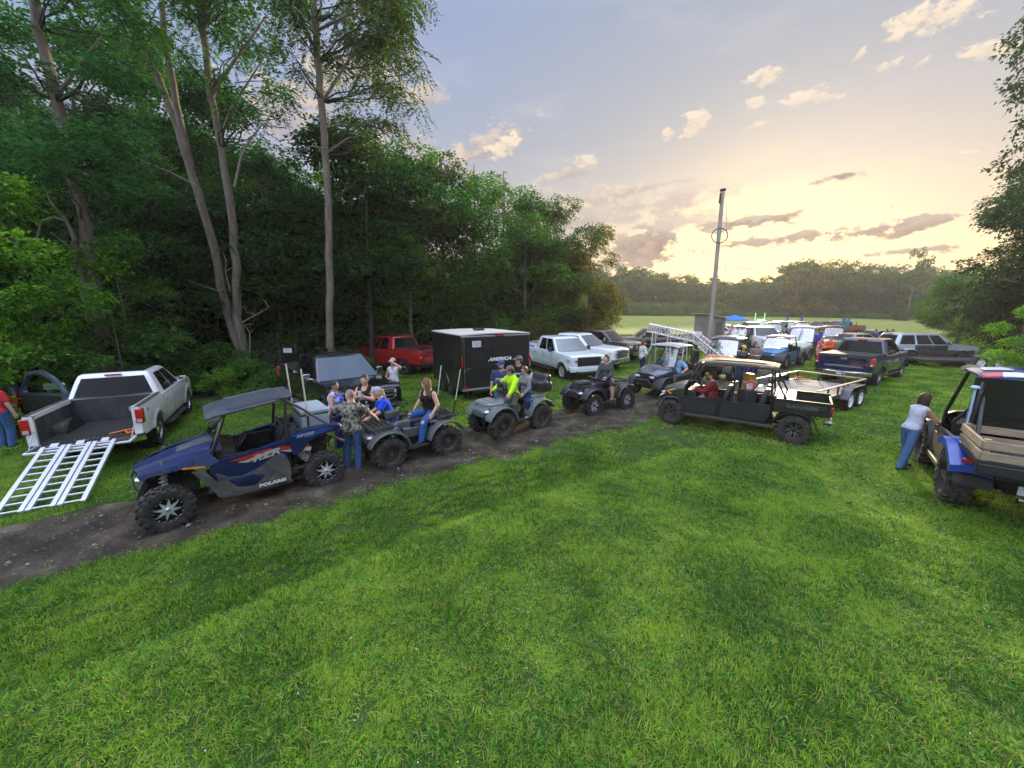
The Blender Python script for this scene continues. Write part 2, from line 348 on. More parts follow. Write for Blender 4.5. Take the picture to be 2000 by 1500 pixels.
def person(label, loc, rz, pel=(0, 0, .93), lean=0, side=0, tw=0, head=(0, 0), lh=None, rh=None, lf=(.02, .10, .06), rf=(.02, -.10, .06), lp=(1, .1, 0), rp=(1, -.1, 0),
           le=(-1, .7, -.4), re=(-1, -.7, -.4), hk='relax', g=1.0, fem=False, belly=0, shirt=None, sleeve='short', trous=None, leg='long', shoe=None, hair=None, hstyle='short',
           capm=None, capback=False, skin=None, beard=None, shades=False, sc=1.0, hem=.07, group=None, foot=(0, 0), shoes=True, hoodie=False, knees=False, logo=None, bare_back=False):
    t = thing('person', label, 'person', loc, rz, group, sc)
    P = Vector(pel); skin = skin or SKIN; ts = Euler((R(side), R(lean), 0)).to_matrix(); tt = ts @ Euler((0, 0, R(tw))).to_matrix()
    up = ts @ Vector((0, 0, 1)); lat = tt @ Vector((0, 1, 0)); fwd = tt @ Vector((1, 0, 0)); rot = (side, lean, tw); hl = (0, lean * .5, 0)
    sw = .158 if fem else .180; g2 = g
    neck = P + up * .53 + fwd * .0; SH = [P + up * .442 + lat * sw * s * (1 + (g - 1) * .5) for s in (1, -1)]; HP = [P + Vector((0, .088 * s * (1 + (g - 1) * .6), -.03)) for s in (1, -1)]
    hz = P.z - .93
    lh = lh or (.06, .30, .80 + hz); rh = rh or (.06, -.30, .80 + hz)
    EL, HN = [], []
    for i, (h, e) in enumerate(((lh, le), (rh, re))):
        m, w = ik(SH[i], h, .285, .25, e); EL.append(m); HN.append(w)
    KN, AN = [], []
    for i, (f, e) in enumerate(((lf, lp), (rf, rp))):
        m, w = ik(HP[i], f, .43, .42, e); KN.append(m); AN.append(w)
    def torso(q, k=.05):
        r = [ell(P + up * .0, (.112 * g2 + q, .160 * g2 + q, .13 + q), hl, k=k), ell(P + up * .15 + fwd * (.012 + belly * .5), (.103 * g2 + q + belly, .140 * g2 + q + belly * .6, .15), rot, k=k),
             ell(P + up * .345, (.108 * g2 + q, .150 * g2 + q, .175), rot, k=k), cap(SH[0] - lat * .05 - up * .01, SH[1] + lat * .05 - up * .01, .055 * g2 + q, k=k), cap(neck - up * .03 + lat * .02, SH[0] - lat * .05 + up * .015, .046 + q, .04 + q, k=.03), cap(neck - up * .03 - lat * .02, SH[1] + lat * .05 + up * .015, .046 + q, .04 + q, k=.03)]
        if fem: r += [ell(P + up * .335 + fwd * .085 * g2 + lat * .068 * s * g2, (.055 * g2 + q, .06 * g2 + q, .06 * g2 + q), k=.03) for s in (1, -1)]
        return r
    la = (.052 if fem else .056) * (1 + (g - 1) * .9); ll = .088 * (1 + (g - 1) * .8)
    B = torso(0)
    for i in (0, 1):
        B += [cap(SH[i], EL[i], la, la * .78, k=.03), cap(EL[i], HN[i], la * .80, la * .5, k=.01), cap(HP[i], KN[i], ll, ll * .64, k=.03), cap(KN[i], KN[i].lerp(AN[i], .35), ll * .66, ll * .66, k=.01), cap(KN[i].lerp(AN[i], .35), AN[i], ll * .66, ll * .42, k=.02)]
        fd = Vector((math.cos(R(foot[i])), math.sin(R(foot[i])), 0))
        B += [cap(AN[i] - Vector((0, 0, .02)), AN[i] + fd * .15 - Vector((0, 0, .035)), .036, .024, k=.02)]
    B += [cap(neck - up * .06, neck + up * .06 + fwd * .01, .06, .055, k=.03)]
    V, F, m = sdf_mesh(B, .013)
    parts = [(V, F, np.zeros(len(F), int))]
    hm = Matrix.Translation(neck + up * .145 + fwd * .025) @ (Euler((0, R(lean * .45 + head[1]), R(tw + head[0]))).to_matrix().to_4x4())
    def xfp(V, M): A = np.array(M); return V @ A[:3, :3].T + A[:3, 3]
    hv, hf, hmi, eyes = head_parts(1.0 + (g - 1) * .35)
    parts.append((xfp(hv, hm), hf, np.where(hmi == 2, 2, 0)))
    ev = np.array([tuple(hm @ Vector(p)) for p in eyes.v]); parts.append((ev, np.array([f if len(f) == 4 else tuple(f) + (f[-1],) for f in eyes.f]), np.array([3 if q == 0 else 1 for q in eyes.m])))
    for i in (0, 1):
        x = (HN[i] - EL[i]).normalized(); inn = (-lat if i == 0 else lat) * .7 + Vector((0, 0, -.7)) + fwd * .1; z = -(inn - x * inn.dot(x)).normalized(); y = z.cross(x)
        A = np.array([x, y, z]).T; kk = hk if isinstance(hk, str) else hk[i]; V, F, m = hand_parts(kk); V = V.copy()
        thumb_in = y.dot(fwd + Vector((0, 0, .5))) > 0
        if not thumb_in: V[:, 1] *= -1; F = F[:, ::-1]
        parts.append((V @ A.T + np.array(HN[i] - x * .005), F, np.zeros(len(F), int)))
    put('body', join_np('body', parts, [skin, EYE, LIP, EYEW]), t)
    if shirt:
        q = .016; S = torso(q)
        if sleeve != 'none':
            for i in (0, 1):
                if sleeve == 'short': S += [cap(SH[i], SH[i].lerp(EL[i], .62), la + .012, la + .020, k=.03)]
                else: S += [cap(SH[i], EL[i], la + .018, la * .85 + .02, k=.03), cap(EL[i], EL[i].lerp(HN[i], .9), la * .85 + .018, la * .6 + .016, k=.02)]
        S += [ell(P + up * -.02, (.122 * g2 + q + belly * .4, .17 * g2 + q, .15), hl, k=.04)]
        if hoodie: S += [cap(neck - fwd * .07 + lat * .05 - up * .03, neck - fwd * .07 - lat * .05 - up * .03, .06, k=.03), cap(neck - up * .05, neck - up * .01, .085, .075, k=.03)]
        S += [rbox(P - up * (hem + .3), (.5, .5, .3), rot=hl, r=.01, k=.008, op=-1)]
        if sleeve == 'short':
            for i in (0, 1):
                d = (EL[i] - SH[i]).normalized(); S.append(ell(SH[i] + d * (.285 * .62 + .115), (.075, .075, .075), k=.01, op=-1))
        if not hoodie: S += [ell(neck + up * .035 + fwd * .03, (.082, .085, .075), k=.01, op=-1)]
        if sleeve == 'none':
            S += [ell(SH[i] + lat * (.045 if i == 0 else -.045) + up * .0, (.085, .055, .095), k=.012, op=-1) for i in (0, 1)]
            S += [ell(neck + fwd * .10 - up * .03, (.09, .075, .09), k=.012, op=-1)]
        so = sdf_obj('shirt', S, .012, shirt, t)
        if logo:
            for (txt, dz, sz, mt) in logo:
                text_mesh(txt, sz, mt, 'lettering', so, M=frame_M(P + up * dz + fwd * (.108 * g2 + q + .014 + belly * max(0, 1 - abs(dz - .15) * 5) + (.05 * math.exp(-((dz - .335) / .07) ** 2) if fem else 0)), lat, up), bold=.003, sx=1)
    if trous:
        q = .016; S = [ell(P + up * .0, (.115 * g2 + q, .162 * g2 + q, .125 + q), hl, k=.04), ell(P + up * .06, (.105 * g2 + q + belly * .5, .145 * g2 + q, .09), hl, k=.04)]
        for i in (0, 1):
            e = AN[i] if leg == 'long' else KN[i].lerp(AN[i], -.15 if leg == 'short' else .0)
            S += [cap(HP[i], KN[i] if leg == 'long' else e, ll + q, ll * .68 + q * 1.1, k=.035)]
            if leg == 'long': S += [cap(KN[i], e - Vector((0, 0, .015)), ll * .68 + q, ll * .5 + q * 1.5, k=.02)]
        if leg == 'long':
            for i in (0, 1):
                d = (AN[i] - KN[i]).normalized(); S.append(rbox(AN[i] + d * .15 , (.12, .12, .12), rot=None, r=.01, k=.01, op=-1))
                if knees: S.append(ell(KN[i] + (Vector((.065, 0, .03)) if AN[i].z < KN[i].z else Vector((0, 0, .07))), (.055, .06, .055), k=.01, op=-1))
        S.append(rbox(P + up * .36, (.3, .3, .3), rot=hl, r=.01, k=.01, op=-1))
        sdf_obj('trousers', S, .012, trous, t)
    if shoe:
        S = []
        for i in (0, 1):
            fd = Vector((math.cos(R(foot[i])), math.sin(R(foot[i])), 0)); a = AN[i] - Vector((0, 0, .028))
            S += [cap(a - fd * .035, a + fd * .15 - Vector((0, 0, .006)), .042, .036, k=.02, fl=(1, 1, .85)), cap(a, a + Vector((0, 0, .04)), .045, .04, k=.02)]
        sdf_obj('shoes', S, .010, shoe, t)
    hs = []
    if hair:
        if hstyle == 'buzz': hs = [ell((-.016, 0, .034), (.099, .080, .107), k=.01), rbox((.085, 0, -.03), (.07, .12, .10), (0, 18, 0), r=.03, k=.01, op=-1), rbox((0, 0, -.12), (.2, .2, .09), r=.02, op=-1, k=.01)]
        else:
            hs = [ell((-.016, 0, .036), (.108, .088, .115), k=.03), ell((-.05, 0, -.03), (.07, .078, .08), k=.03)]
            if hstyle == 'long': hs += [cap((-.05, .03, 0), (-.10, .035, -.30), .06, .05, k=.04, fl=(.8, 1.2, 1)), cap((-.05, -.03, 0), (-.10, -.035, -.33), .06, .045, k=.04, fl=(.8, 1.2, 1)), cap((-.03, .07, -.02), (-.04, .09, -.24), .032, .02, k=.03), cap((-.03, -.07, -.02), (-.04, -.09, -.22), .032, .02, k=.03)]
            if hstyle == 'pony': hs += [cap((-.10, 0, .06), (-.15, 0, .02), .025, .035, k=.02), cap((-.15, 0, .02), (-.15, 0, -.17), .035, .018, k=.02)]
            if hstyle == 'bun': hs += [ell((-.11, 0, .07), (.045, .045, .04), k=.015)]
            hs += [rbox((.105, 0, -.04), (.065, .072, .11), (0, 8, 0), r=.03, k=.012, op=-1), rbox((.10, 0, .015), (.03, .055, .055), r=.02, k=.01, op=-1)]
        V, F, m = sdf_mesh(hs, .007); put('hair', np_mesh('hair', xfp(V, hm), F, None, hair), t)
    if beard:
        V, F, m = sdf_mesh([ell((.04, 0, -.075), (.066, .058, .052), k=.02), rbox((.1, 0, -.01), (.05, .1, .028), r=.01, k=.01, op=-1), ell((.098, 0, -.056), (.03, .022, .009), k=.005, op=-1)], .007); put('beard', np_mesh('beard', xfp(V, hm), F, None, beard), t)
    if capm:
        s = -1 if capback else 1
        C = [ell((-.014, 0, .050), (.112, .092, .104), k=.01), rbox((0, 0, -.06), (.2, .2, .11), (0, -6, 0), r=.01, k=.008, op=-1), rbox((s * .125 - .01, 0, .052), (.062, .068, .007), (0, 12 * s, 0), r=.006, k=.02), ell((-.014, 0, .156), (.012, .012, .007), k=.003)]
        V, F, m = sdf_mesh(C, .006); put('cap', np_mesh('cap', xfp(V, hm), F, None, capm), t)
    if shades:
        sh = MB(); [sh.box((.103, s * .033, .012), (.006, .05, .032)) for s in (1, -1)]; [sh.box((.05, s * .083, .016), (.1, .004, .008)) for s in (1, -1)]; sh.box((.105, 0, .018), (.004, .02, .006)); sh.xf(hm); sh.build('sunglasses', SHOE_B, t)
    t['_hm'] = 0; del t['_hm']
    return t, dict(HN=HN, EL=EL, hm=hm, neck=neck, KN=KN, AN=AN)
# ------------------------------------------------------------------ shared vehicle materials and wheels
RUBBER = pm('tyre_rubber', (.020, .020, .021), .85, var=.25, vs=9, bump=.3, bs=90)
RUBBER_M = pm('muddy_tyre_rubber', (.026, .025, .024), .9, var=.2, vs=7, bump=.5, bs=80, col2=(.085, .070, .055), thr=(.45, .75), detail=8)
PLB = pm('black_plastic', (.014, .014, .015), .5, var=.2, vs=12, bump=.15, bs=260)
PLB_D = pm('dusty_black_plastic', (.02, .02, .021), .6, var=.2, vs=8, bump=.15, bs=200, dirt=.6, dz=(.2, 1.2))
CHROME = pm('chrome', (.62, .62, .64), .12, 1.0, var=.03)
STEEL = pm('steel', (.32, .32, .33), .35, 1.0, var=.1, vs=20)
ALU = pm('machined_aluminium', (.66, .67, .68), .30, .45, var=.05, vs=30)
DGLASS = pm('dark_tinted_glass', (.006, .008, .010), .03, 0, 0, var=.02, spec=.5)
PGLASS = pm('privacy_glass', (.004, .005, .006), .05, 0, 0, var=.02, spec=.18)
REDL = pm('red_lamp', (.45, .012, .010), .15, 0, 1.0, var=.1, vs=20); AMB = pm('amber_reflector', (.75, .26, .02), .2, 0, .8, var=.05)
WHL = pm('clear_lamp', (.62, .64, .68), .08, .3, 1.0, var=.1, vs=40); WHITE_L = pm('white_lettering', (.72, .72, .72), .5, var=.02)
UNDER = pm('underbody_black', (.010, .010, .010), .8, var=.2, vs=8)
def wheel_mb(r, w, style, tread='road'):
    """tyre, rim meshes around the y axis, outer face towards +y"""
    h = w / 2; ri = r * (.62 if tread == 'road' else .56); t = MB()
    prof = [(ri, -h * .72), (ri * 1.03, -h * .9), (r * .82, -h * 1.0), (r * .93, -h * .96), (r * .985, -h * .80), (r, -h * .5), (r, h * .5), (r * .985, h * .80), (r * .93, h * .96), (r * .82, h * 1.0), (ri * 1.03, h * .9), (ri, h * .72)]
    t.lathe([(a * (.965 if a > r * .9 else 1), b) for a, b in prof], 40)
    lg = dict(road=(36, .018), at=(20, .028), lug=(18, .045))[tread]
    for i in range(lg[0]):
        for s, off in ((-1, 0), (1, .5)):
            a = 2 * PI * (i + off) / lg[0]; ca, sa = math.cos(a), math.sin(a); rr = r * .965
            for (y0, y1, da) in (((.06, .52, 0), (.52, .98, .35)) if tread != 'lug' else ((.02, .55, -.1), (.5, 1.02, .25))):
                ym = (y0 + y1) / 2 * h * s; dy = (y1 - y0) * h * .86; lc = 2 * PI * r / lg[0] * (.62 if tread != 'lug' else .46); aa = a + da * 2 * PI / lg[0]
                M = Matrix.Rotation(-aa, 4, 'Y') @ Matrix.Translation((rr - (.012 if y1 > .9 else 0), ym, 0)) @ Matrix.Rotation(R(-s * (14 if y1 > .9 else 0)), 4, 'Z') @ Matrix.Rotation(R(s * (16 if tread != 'road' else 4)), 4, 'X')
                b = MB().box((0, 0, 0), (lg[1] + .02, dy, lc)); b.xf(M); t.add(b.v, b.f)
                if tread == 'lug' and y1 > .9:
                    M = Matrix.Rotation(-aa, 4, 'Y') @ Matrix.Translation((rr - .05, h * .985 * s, 0)); b = MB().box((0, 0, 0), (.09, .02, lc * .9)); b.xf(M); t.add(b.v, b.f)
    b = MB(); y = h * .55
    b.lathe([(ri * 1.02, -h * .8), (ri * .98, -h * .8), (ri * .9, -h * .6), (ri * .88, y * .5), (ri * .93, h * .74), (ri * 1.035, h * .84), (ri * 1.05, h * .78)], 36, 1 if style in ('star', 'atvsteel', 'cast') else 0)
    b.lathe([(0, y * .2), (ri * .9, y * .1)], 30, 2)                      # dark backing, brake side
    def spoke(a, w0, w1, r0, r1, ya, yb, mi=0, th=.02):
        M = Matrix.Rotation(-a, 4, 'Y'); q = [(r0, ya, -w0), (r0, ya, w0), (r1, yb, w1), (r1, yb, -w1)]; q2 = [(p[0], p[1] - th, p[2]) for p in q]
        vs = [tuple(M @ Vector(p)) for p in q + q2]; b.add(vs, [(0, 1, 2, 3), (7, 6, 5, 4), (0, 4, 5, 1), (1, 5, 6, 2), (2, 6, 7, 3), (3, 7, 4, 0)], mi)
    if style == 'star':
        for k in range(8): spoke(2 * PI * k / 8 + .2, ri * .17, ri * .012, ri * .16, ri * .90, y * 1.25, y * .95)
        b.lathe([(0, y * 1.5), (ri * .12, y * 1.5), (ri * .15, y * 1.35), (ri * .24, y * 1.2), (ri * .24, y * .6)], 20)
        b.lathe([(ri * .07, y * 1.53), (ri * .11, y * 1.53)], 16, 2)
        for k in range(16):
            a = 2 * PI * k / 16; b.ball((ri * .93 * math.cos(a), h * .78, ri * .93 * math.sin(a)), .008, 6, 0)
    elif style == 'chrome6':
        for k in range(6):
            for da in (-.17, .17): spoke(2 * PI * k / 6 + da, ri * .10, ri * .09, ri * .14, ri * .90, y * 1.0, y * 1.15, 0, .03)
        b.lathe([(0, y * 1.25), (ri * .16, y * 1.25), (ri * .22, y * 1.0), (ri * .22, y * .5)], 20)
    elif style == 'six':
        for k in range(6): spoke(2 * PI * k / 6, ri * .13, ri * .15, ri * .12, ri * .90, y * .9, y * 1.15, 0, .03)
        b.lathe([(0, y * 1.15), (ri * .17, y * 1.15), (ri * .24, y * .9), (ri * .24, y * .4)], 20)
    elif style == 'cast':
        for k in range(6):
            for da in (-.2, .2): spoke(2 * PI * k / 6 + da, ri * .05, ri * .07, ri * .2, ri * .9, y * .8, y * 1.05, 0, .02)
        b.lathe([(0, y * 1.1), (ri * .12, y * 1.1), (ri * .26, y * .8), (ri * .26, y * .4)], 20, 1)
    elif style == 'atvsteel':
        b.lathe([(0, y * .75), (ri * .3, y * .75), (ri * .42, y * .45), (ri * .62, y * .5), (ri * .9, y * .3)], 28, 1)
        for k in range(4):
            a = 2 * PI * k / 4 + .4; b.ball((ri * .2 * math.cos(a), y * .8, ri * .2 * math.sin(a)), .012, 6, 0)
        b.lathe([(0, y * 1.35), (ri * .1, y * 1.3), (ri * .13, y * .75)], 14, 0)
    elif style == 'trailer':
        for k in range(8): spoke(2 * PI * k / 8, ri * .11, ri * .13, ri * .2, ri * .90, y * .8, y * .9, 0, .02)
        b.lathe([(0, y * 1.5), (ri * .18, y * 1.4), (ri * .2, y * .8), (ri * .34, y * .78), (ri * .34, y * .4)], 20)
    return t, b
WC = {}
def wheel(parent, x, y, z, r, w, style, mats, tread='road', rub=None, steer=0):
    key = (r, w, style, tread, mats[0].name, (rub or RUBBER).name)
    if key not in WC:
        t, b = wheel_mb(r, w, style, tread); WC[key] = (t.mesh('wheel', rub or RUBBER, 35, False), b.mesh('rim', mats, 35, False))
    o = put('wheel', WC[key][0], parent, loc=(x, y, z), rot=(0, 0, R(steer) if y > 0 else PI + R(steer)))
    put('rim', WC[key][1], o); return o
def coil(mb, p0, p1, r, turns, wr, n=10, mi=0):
    p0, p1 = Vector(p0), Vector(p1); d = (p1 - p0); z = d.normalized(); x = z.orthogonal().normalized(); y = z.cross(x); k = int(turns * n)
    mb.tube([p0 + d * (i / k) + (x * math.cos(2 * PI * i / n) + y * math.sin(2 * PI * i / n)) * r for i in range(k + 1)], wr, 6, mi)
# ------------------------------------------------------------------ pickups and cars
GRILLE = pm('grille_black', (.012, .012, .013), .4, var=.3, vs=60)
LINER = pm('bed_liner', (.030, .031, .033), .7, var=.5, vs=3, bump=.4, bs=40, col2=(.09, .09, .095), thr=(.45, .8), detail=8)
def truck(name, label, cat, loc, rz, paint, xf=2.92, xr=-2.93, fa=1.93, ra=-1.72, W=2.02, roof=1.92, belt=1.26, cab=(1.42, .62, -.78, -1.02), nose=1.17, sill=.50, wr=.41, ww=.275,
          rim='chrome6', rimm=None, bed='open', gate='closed', trim=None, sides=None, suv=False, doors=None, lamps='box', plate=None, group=None, mirror=True, boards=True, sc=1, hinge=None,
          bumper=None, roofm=None, twot=None, interior=False, glass=None):
    t = thing(name, label, cat, loc, rz, group, sc); trim = trim or CHROME; hw0 = W / 2; rimm = rimm or [CHROME, CHROME, UNDER]; bumper = bumper or trim
    cb0, cr0, cr1, cb1 = cab              # windshield base x, roof front x, roof rear x, cab back base x
    bedz = belt + .06
    def top(x):
        if x > cb0: u = (x - cb0) / (xf - cb0); return lerp(belt - .01, nose, u ** 1.6) - .05 * max(0, (u - .86) / .14) ** 2
        if x > cb1: return belt
        return belt if suv else bedz
    def hw(x, z):
        y = hw0; u = max(0, (x - (xf - .75)) / .75); y -= .13 * u * u * u; v = max(0, ((xr + .3) - x) / .3); y -= .05 * v * v
        if z < .78: y -= .07 * ((.78 - z) / .35) ** 2
        if z > .95: y -= .055 * ((z - .95) / .34) ** 2
        for a in (fa, ra):
            d = math.hypot(x - a, z - wr); y += .028 * max(0, 1 - abs(d - wr - .10) / .11)
        y -= .012 * math.exp(-((z - .80) / .03) ** 2)
        return y
    ar = wr + .085
    def bot(x):
        b = sill + (.10 * max(0, (x - (xf - .3)) / .3)) + (.12 if x < ra - .5 else 0)
        for a in (fa, ra):
            if abs(x - a) < ar: b = max(b, wr + math.sqrt(ar * ar - (x - a) ** 2) * .97)
        return b
    xs = sorted(set([round(x, 3) for x in list(np.linspace(xr, xf, 46)) + [a + ar * math.cos(q) for a in (fa, ra) for q in np.linspace(0, PI, 21)] + [fa - ar - .002, fa + ar + .002, ra - ar - .002, ra + ar + .002, cb0, cb1, ra - .5, xf - .02, xf - .05, xf - .1]]))
    m = MB(); J = 12; n = len(xs)
    def side(s):
        vs = []
        for x in xs:
            b_, t_ = bot(x), top(x); vs.append((x, s * (hw(x, b_) - .22), b_ + .02))
            for j in range(J + 1):
                z = lerp(b_, t_, j / J); vs.append((x, s * hw(x, z), z))
            vs.append((x, s * (hw(x, t_) - .035), t_ + .022))
        k = J + 3; m.add(vs, [((i * k + j, (i + 1) * k + j, (i + 1) * k + j + 1, i * k + j + 1) if s < 0 else (i * k + j + 1, (i + 1) * k + j + 1, (i + 1) * k + j, i * k + j)) for i in range(n - 1) for j in range(k - 1)])
    side(1); side(-1)
    def bulge(x, v, crown=True):
        u = max(0, min(1, (x - cb0) / .3)) if crown else 0
        return .022 * (1 - min(1, abs(abs(v) - .55) / .14)) * u + .035 * (1 - v * v) * (u if crown else 1)
    # hood and deck
    def deck(x0, x1, nu, crown):
        xx = [x for x in xs if x0 - 1e-3 <= x <= x1 + 1e-3]
        vs = []; K = 14
        for x in xx:
            y = hw(x, top(x)) - .035
            for j in range(K + 1):
                v = -1 + 2 * j / K; vs.append((x, y * v, top(x) + .022 + bulge(x, v, crown)))
        m.add(vs, [(i * (K + 1) + j, (i + 1) * (K + 1) + j, (i + 1) * (K + 1) + j + 1, i * (K + 1) + j + 1) for i in range(len(xx) - 1) for j in range(K)])
    deck(cb1, xf, 0, True)
    if suv or bed == 'cover': deck(xr, cb1, 0, False) if suv else None
    # ends
    def endcap(x, z0, yin=0):
        def f(u, v):
            w_ = 2 * u - 1; z = lerp(z0, top(x) + .022 + bulge(x, w_, x > 0), v); yy = (hw(x, min(z, top(x))) - (.035 if v > .99 else 0)) * w_; return (x + (.05 if x > 0 else -.02) * (1 - w_ ** 2) * min(1, (1 - v) * 4 + .0), yy, z)
        m.grid(f, 14, 8)
    endcap(xf, bot(xf))
    if suv: endcap(xr, bot(xr))
    ob = not suv
    if ob:                                        # bed rails and corner posts
        for s in (1, -1):
            xx = [x for x in xs if x <= cb1 + 1e-3]
            vs = []
            for x in xx:
                y = hw(x, bedz); vs += [(x, s * (y - .035), bedz + .022), (x, s * (y - .12), bedz + .022), (x, s * (y - .12), bedz - .08)]
            m.add(vs, [(i * 3 + j, (i + 1) * 3 + j, (i + 1) * 3 + j + 1, i * 3 + j + 1) for i in range(len(xx) - 1) for j in range(2)])
            m.box((xr + .03, s * (hw0 - .13), (.60 + bedz) / 2 + .01), (.07, .15, bedz - .60))
        m.box((cb1 + .03, 0, .95), (.05, hw0 * 1.8, .62))
    body = m.build('body', [paint], t, 38)
    u_ = MB(); u_.box(((xf + xr) / 2, 0, sill + .08), (xf - xr - .3, W * .62, .22))
    for a in (fa, ra):
        u_.tube([(a, -hw0 + .2, wr), (a, hw0 - .2, wr)], .06, 8)
        for s in (1, -1): u_.lathe([(ar + .03, s * (hw0 - .40)), (ar + .03, s * (hw0 - .02 - .08))], 24, 0, (a, 0, wr)); u_.lathe([(0, s * (hw0 - .42)), (ar + .03, s * (hw0 - .42))], 24, 0, (a, 0, wr))
    # keep arches only above the floor
    u_.build('chassis', UNDER, t)
    # wheels
    for a in (fa, ra):
        for s in (1, -1): wheel(t, a, s * (hw0 - ww / 2 - .015), wr, wr, ww, rim, rimm)
    # greenhouse
    bw, rw, zt = hw(cb0 - .6, belt) - .03, hw0 - .30, roof
    def ring(q, z, inset=0, nx=10):
        x0, x1 = lerp(cb0, cr0, q) - inset, lerp(cb1, cr1, q) + inset; y = lerp(bw, rw, q) - inset; out = []
        r = .10
        pts = rounded([(x0, -y), (x0, y), (x1, y), (x1, -y)], r, 3); return [(a, b, z) for a, b in pts]
    g = MB(); levels = [(0, belt - .02, 0), (.25, lerp(belt, zt, .25), -.006), (.5, lerp(belt, zt, .5), -.008), (.75, lerp(belt, zt, .75), -.006), (.92, lerp(belt, zt, .93), .004), (1, zt - .008, .03), (1, zt + .012, .12), (1, zt + .028, .3)]
    rg = [ring(*l) for l in levels]; k = len(rg[0]); vs = [p for r_ in rg for p in r_]
    fs = [(i * k + j, i * k + (j + 1) % k, (i + 1) * k + (j + 1) % k, (i + 1) * k + j) for i in range(len(rg) - 1) for j in range(k)] + [tuple(range((len(rg) - 1) * k, len(rg) * k))]
    g.add(vs, fs); cabo = g.build('cab', [roofm or paint], t, 50)
    H = zt - belt
    def sy(z, e=.010): q = (z - belt) / H; return lerp(bw, rw, q) + .008 * math.sin(PI * q) + e
    def xA(z): return lerp(cb0, cr0, (z - belt) / H)
    def xC(z): return lerp(cb1, cr1, (z - belt) / H)
    z0, z1 = belt + .035, zt - .085
    ws = sides or [(.09, .44), (.47, .80)]         # fractions along the side, front to rear
    for s in (1, -1):
        for (a, b) in ws:
            f = lambda q, z: lerp(xA(z), xC(z), q)
            rear_lean = -.05 if b < .7 else 0
            pts = [(f(a, z0) + (.0 if a > .2 else -.02), z0), (f(a, z1) - (.02 if a < .2 else 0), z1), (f(b, z1), z1), (f(b, z0) , z0)]
            pts = rounded(pts, .05, 2); w = MB(); w.add([(x, s * sy(z), z) for x, z in pts] + [(x, s * sy(z, -.02), z) for x, z in pts], [tuple(range(len(pts))) if s > 0 else tuple(range(len(pts) - 1, -1, -1))] + [(i, (i + 1) % len(pts), (i + 1) % len(pts) + len(pts), i + len(pts)) for i in range(len(pts))])
            w.build('window', [PGLASS], t, 30)
    def fr(front, e=.012, y0=.06, za=.03, zb=.07):
        xx = (lambda z: xA(z) + e) if front else (lambda z: xC(z) - e)
        pts = []
        for v, z in ((-1, belt + za), (1, belt + za), (1, zt - zb), (-1, zt - zb)): pts.append((v * (sy(z, 0) - y0), z))
        pts = rounded(pts, .07, 3); c = MB(); n_ = len(pts)
        # curved glass: subdivide as a grid
        def f(u, v):
            z = lerp(belt + za, zt - zb, v); y = (sy(z, 0) - y0) * (2 * u - 1); return (xx(z) + (.045 if front else -.02) * (1 - (2 * u - 1) ** 2), y, z)
        c.slab(f, 8, 3, (.015 if front else -.015, 0, 0)); return c
    fr(True).build('windshield', [glass or DGLASS], t, 30); fr(False, .010, .12, .06, .10).build('rear_window', [PGLASS], t, 30)
    w = MB(); w.box((xC(zt - .03) - .03, 0, zt - .035), (.04, .34, .035)); w.build('brake_lamp', REDL, t, bevel=.006)
    # doors: proud panels over dark seams, with handles
    dd = doors or [(cb0 - .42, cb0 - 1.38), (cb0 - 1.40, cb1 + .02)]
    for s in (1, -1):
        for (a, b) in dd:
            lowr = lambda x: max(sill + .06, bot(x) + .015)
            pan = lambda e, q: (lambda u, v: (lerp(a + q, b - q, u), s * (hw(lerp(a + q, b - q, u), lerp(lowr(lerp(a, b, u)) - q, belt - .02 + q, v)) + e), lerp(lowr(lerp(a, b, u)) - q, belt - .02 + q * 0, v)))
            sm = MB(); sm.grid(pan(.0025, .008), 12, 10); sm2 = MB(); sm2.grid(pan(.007, 0), 12, 10)
            d = sm2.build('door', [twot or paint], t, 40); sm.build('door_seam', UNDER, d)
            h = MB(); h.box(((b + .16), s * (hw(b + .16, 1.08) + .03), 1.08), (.17, .022, .03)); h.build('handle', trim, d, bevel=.006)
    if twot:
        lw = MB()
        for s in (1, -1): lw.grid(lambda u, v: (lerp(xr + .02, xf - .3, u), s * (hw(lerp(xr + .02, xf - .3, u), lerp(max(bot(lerp(xr + .02, xf - .3, u)) + .01, .5), .84, v)) + .009), lerp(max(bot(lerp(xr + .02, xf - .3, u)) + .01, .5), max(.84, bot(lerp(xr + .02, xf - .3, u)) + .02), v)), 60, 3)
        lw.build('lower_cladding', PLB_D, t)
    # front end
    f = MB(); zc = (nose + .62) / 2; fx = xf + .03; gw = hw0 * .62
    f.box((fx + .01, 0, zc + .04), (.06, gw * 2, nose - .76)); f.build('grille', GRILLE, t, bevel=.02)
    f = MB()
    for k_ in range(3): f.box((fx + .05, 0, zc - .06 + k_ * .11), (.03, gw * 1.94, .028))
    f.box((fx + .045, 0, nose - .055), (.03, gw * 2.02, .03)); f.ball((fx + .075, 0, zc + .05), (.02, .10, .045), 12); f.build('grille_bars', trim, t, bevel=.005)
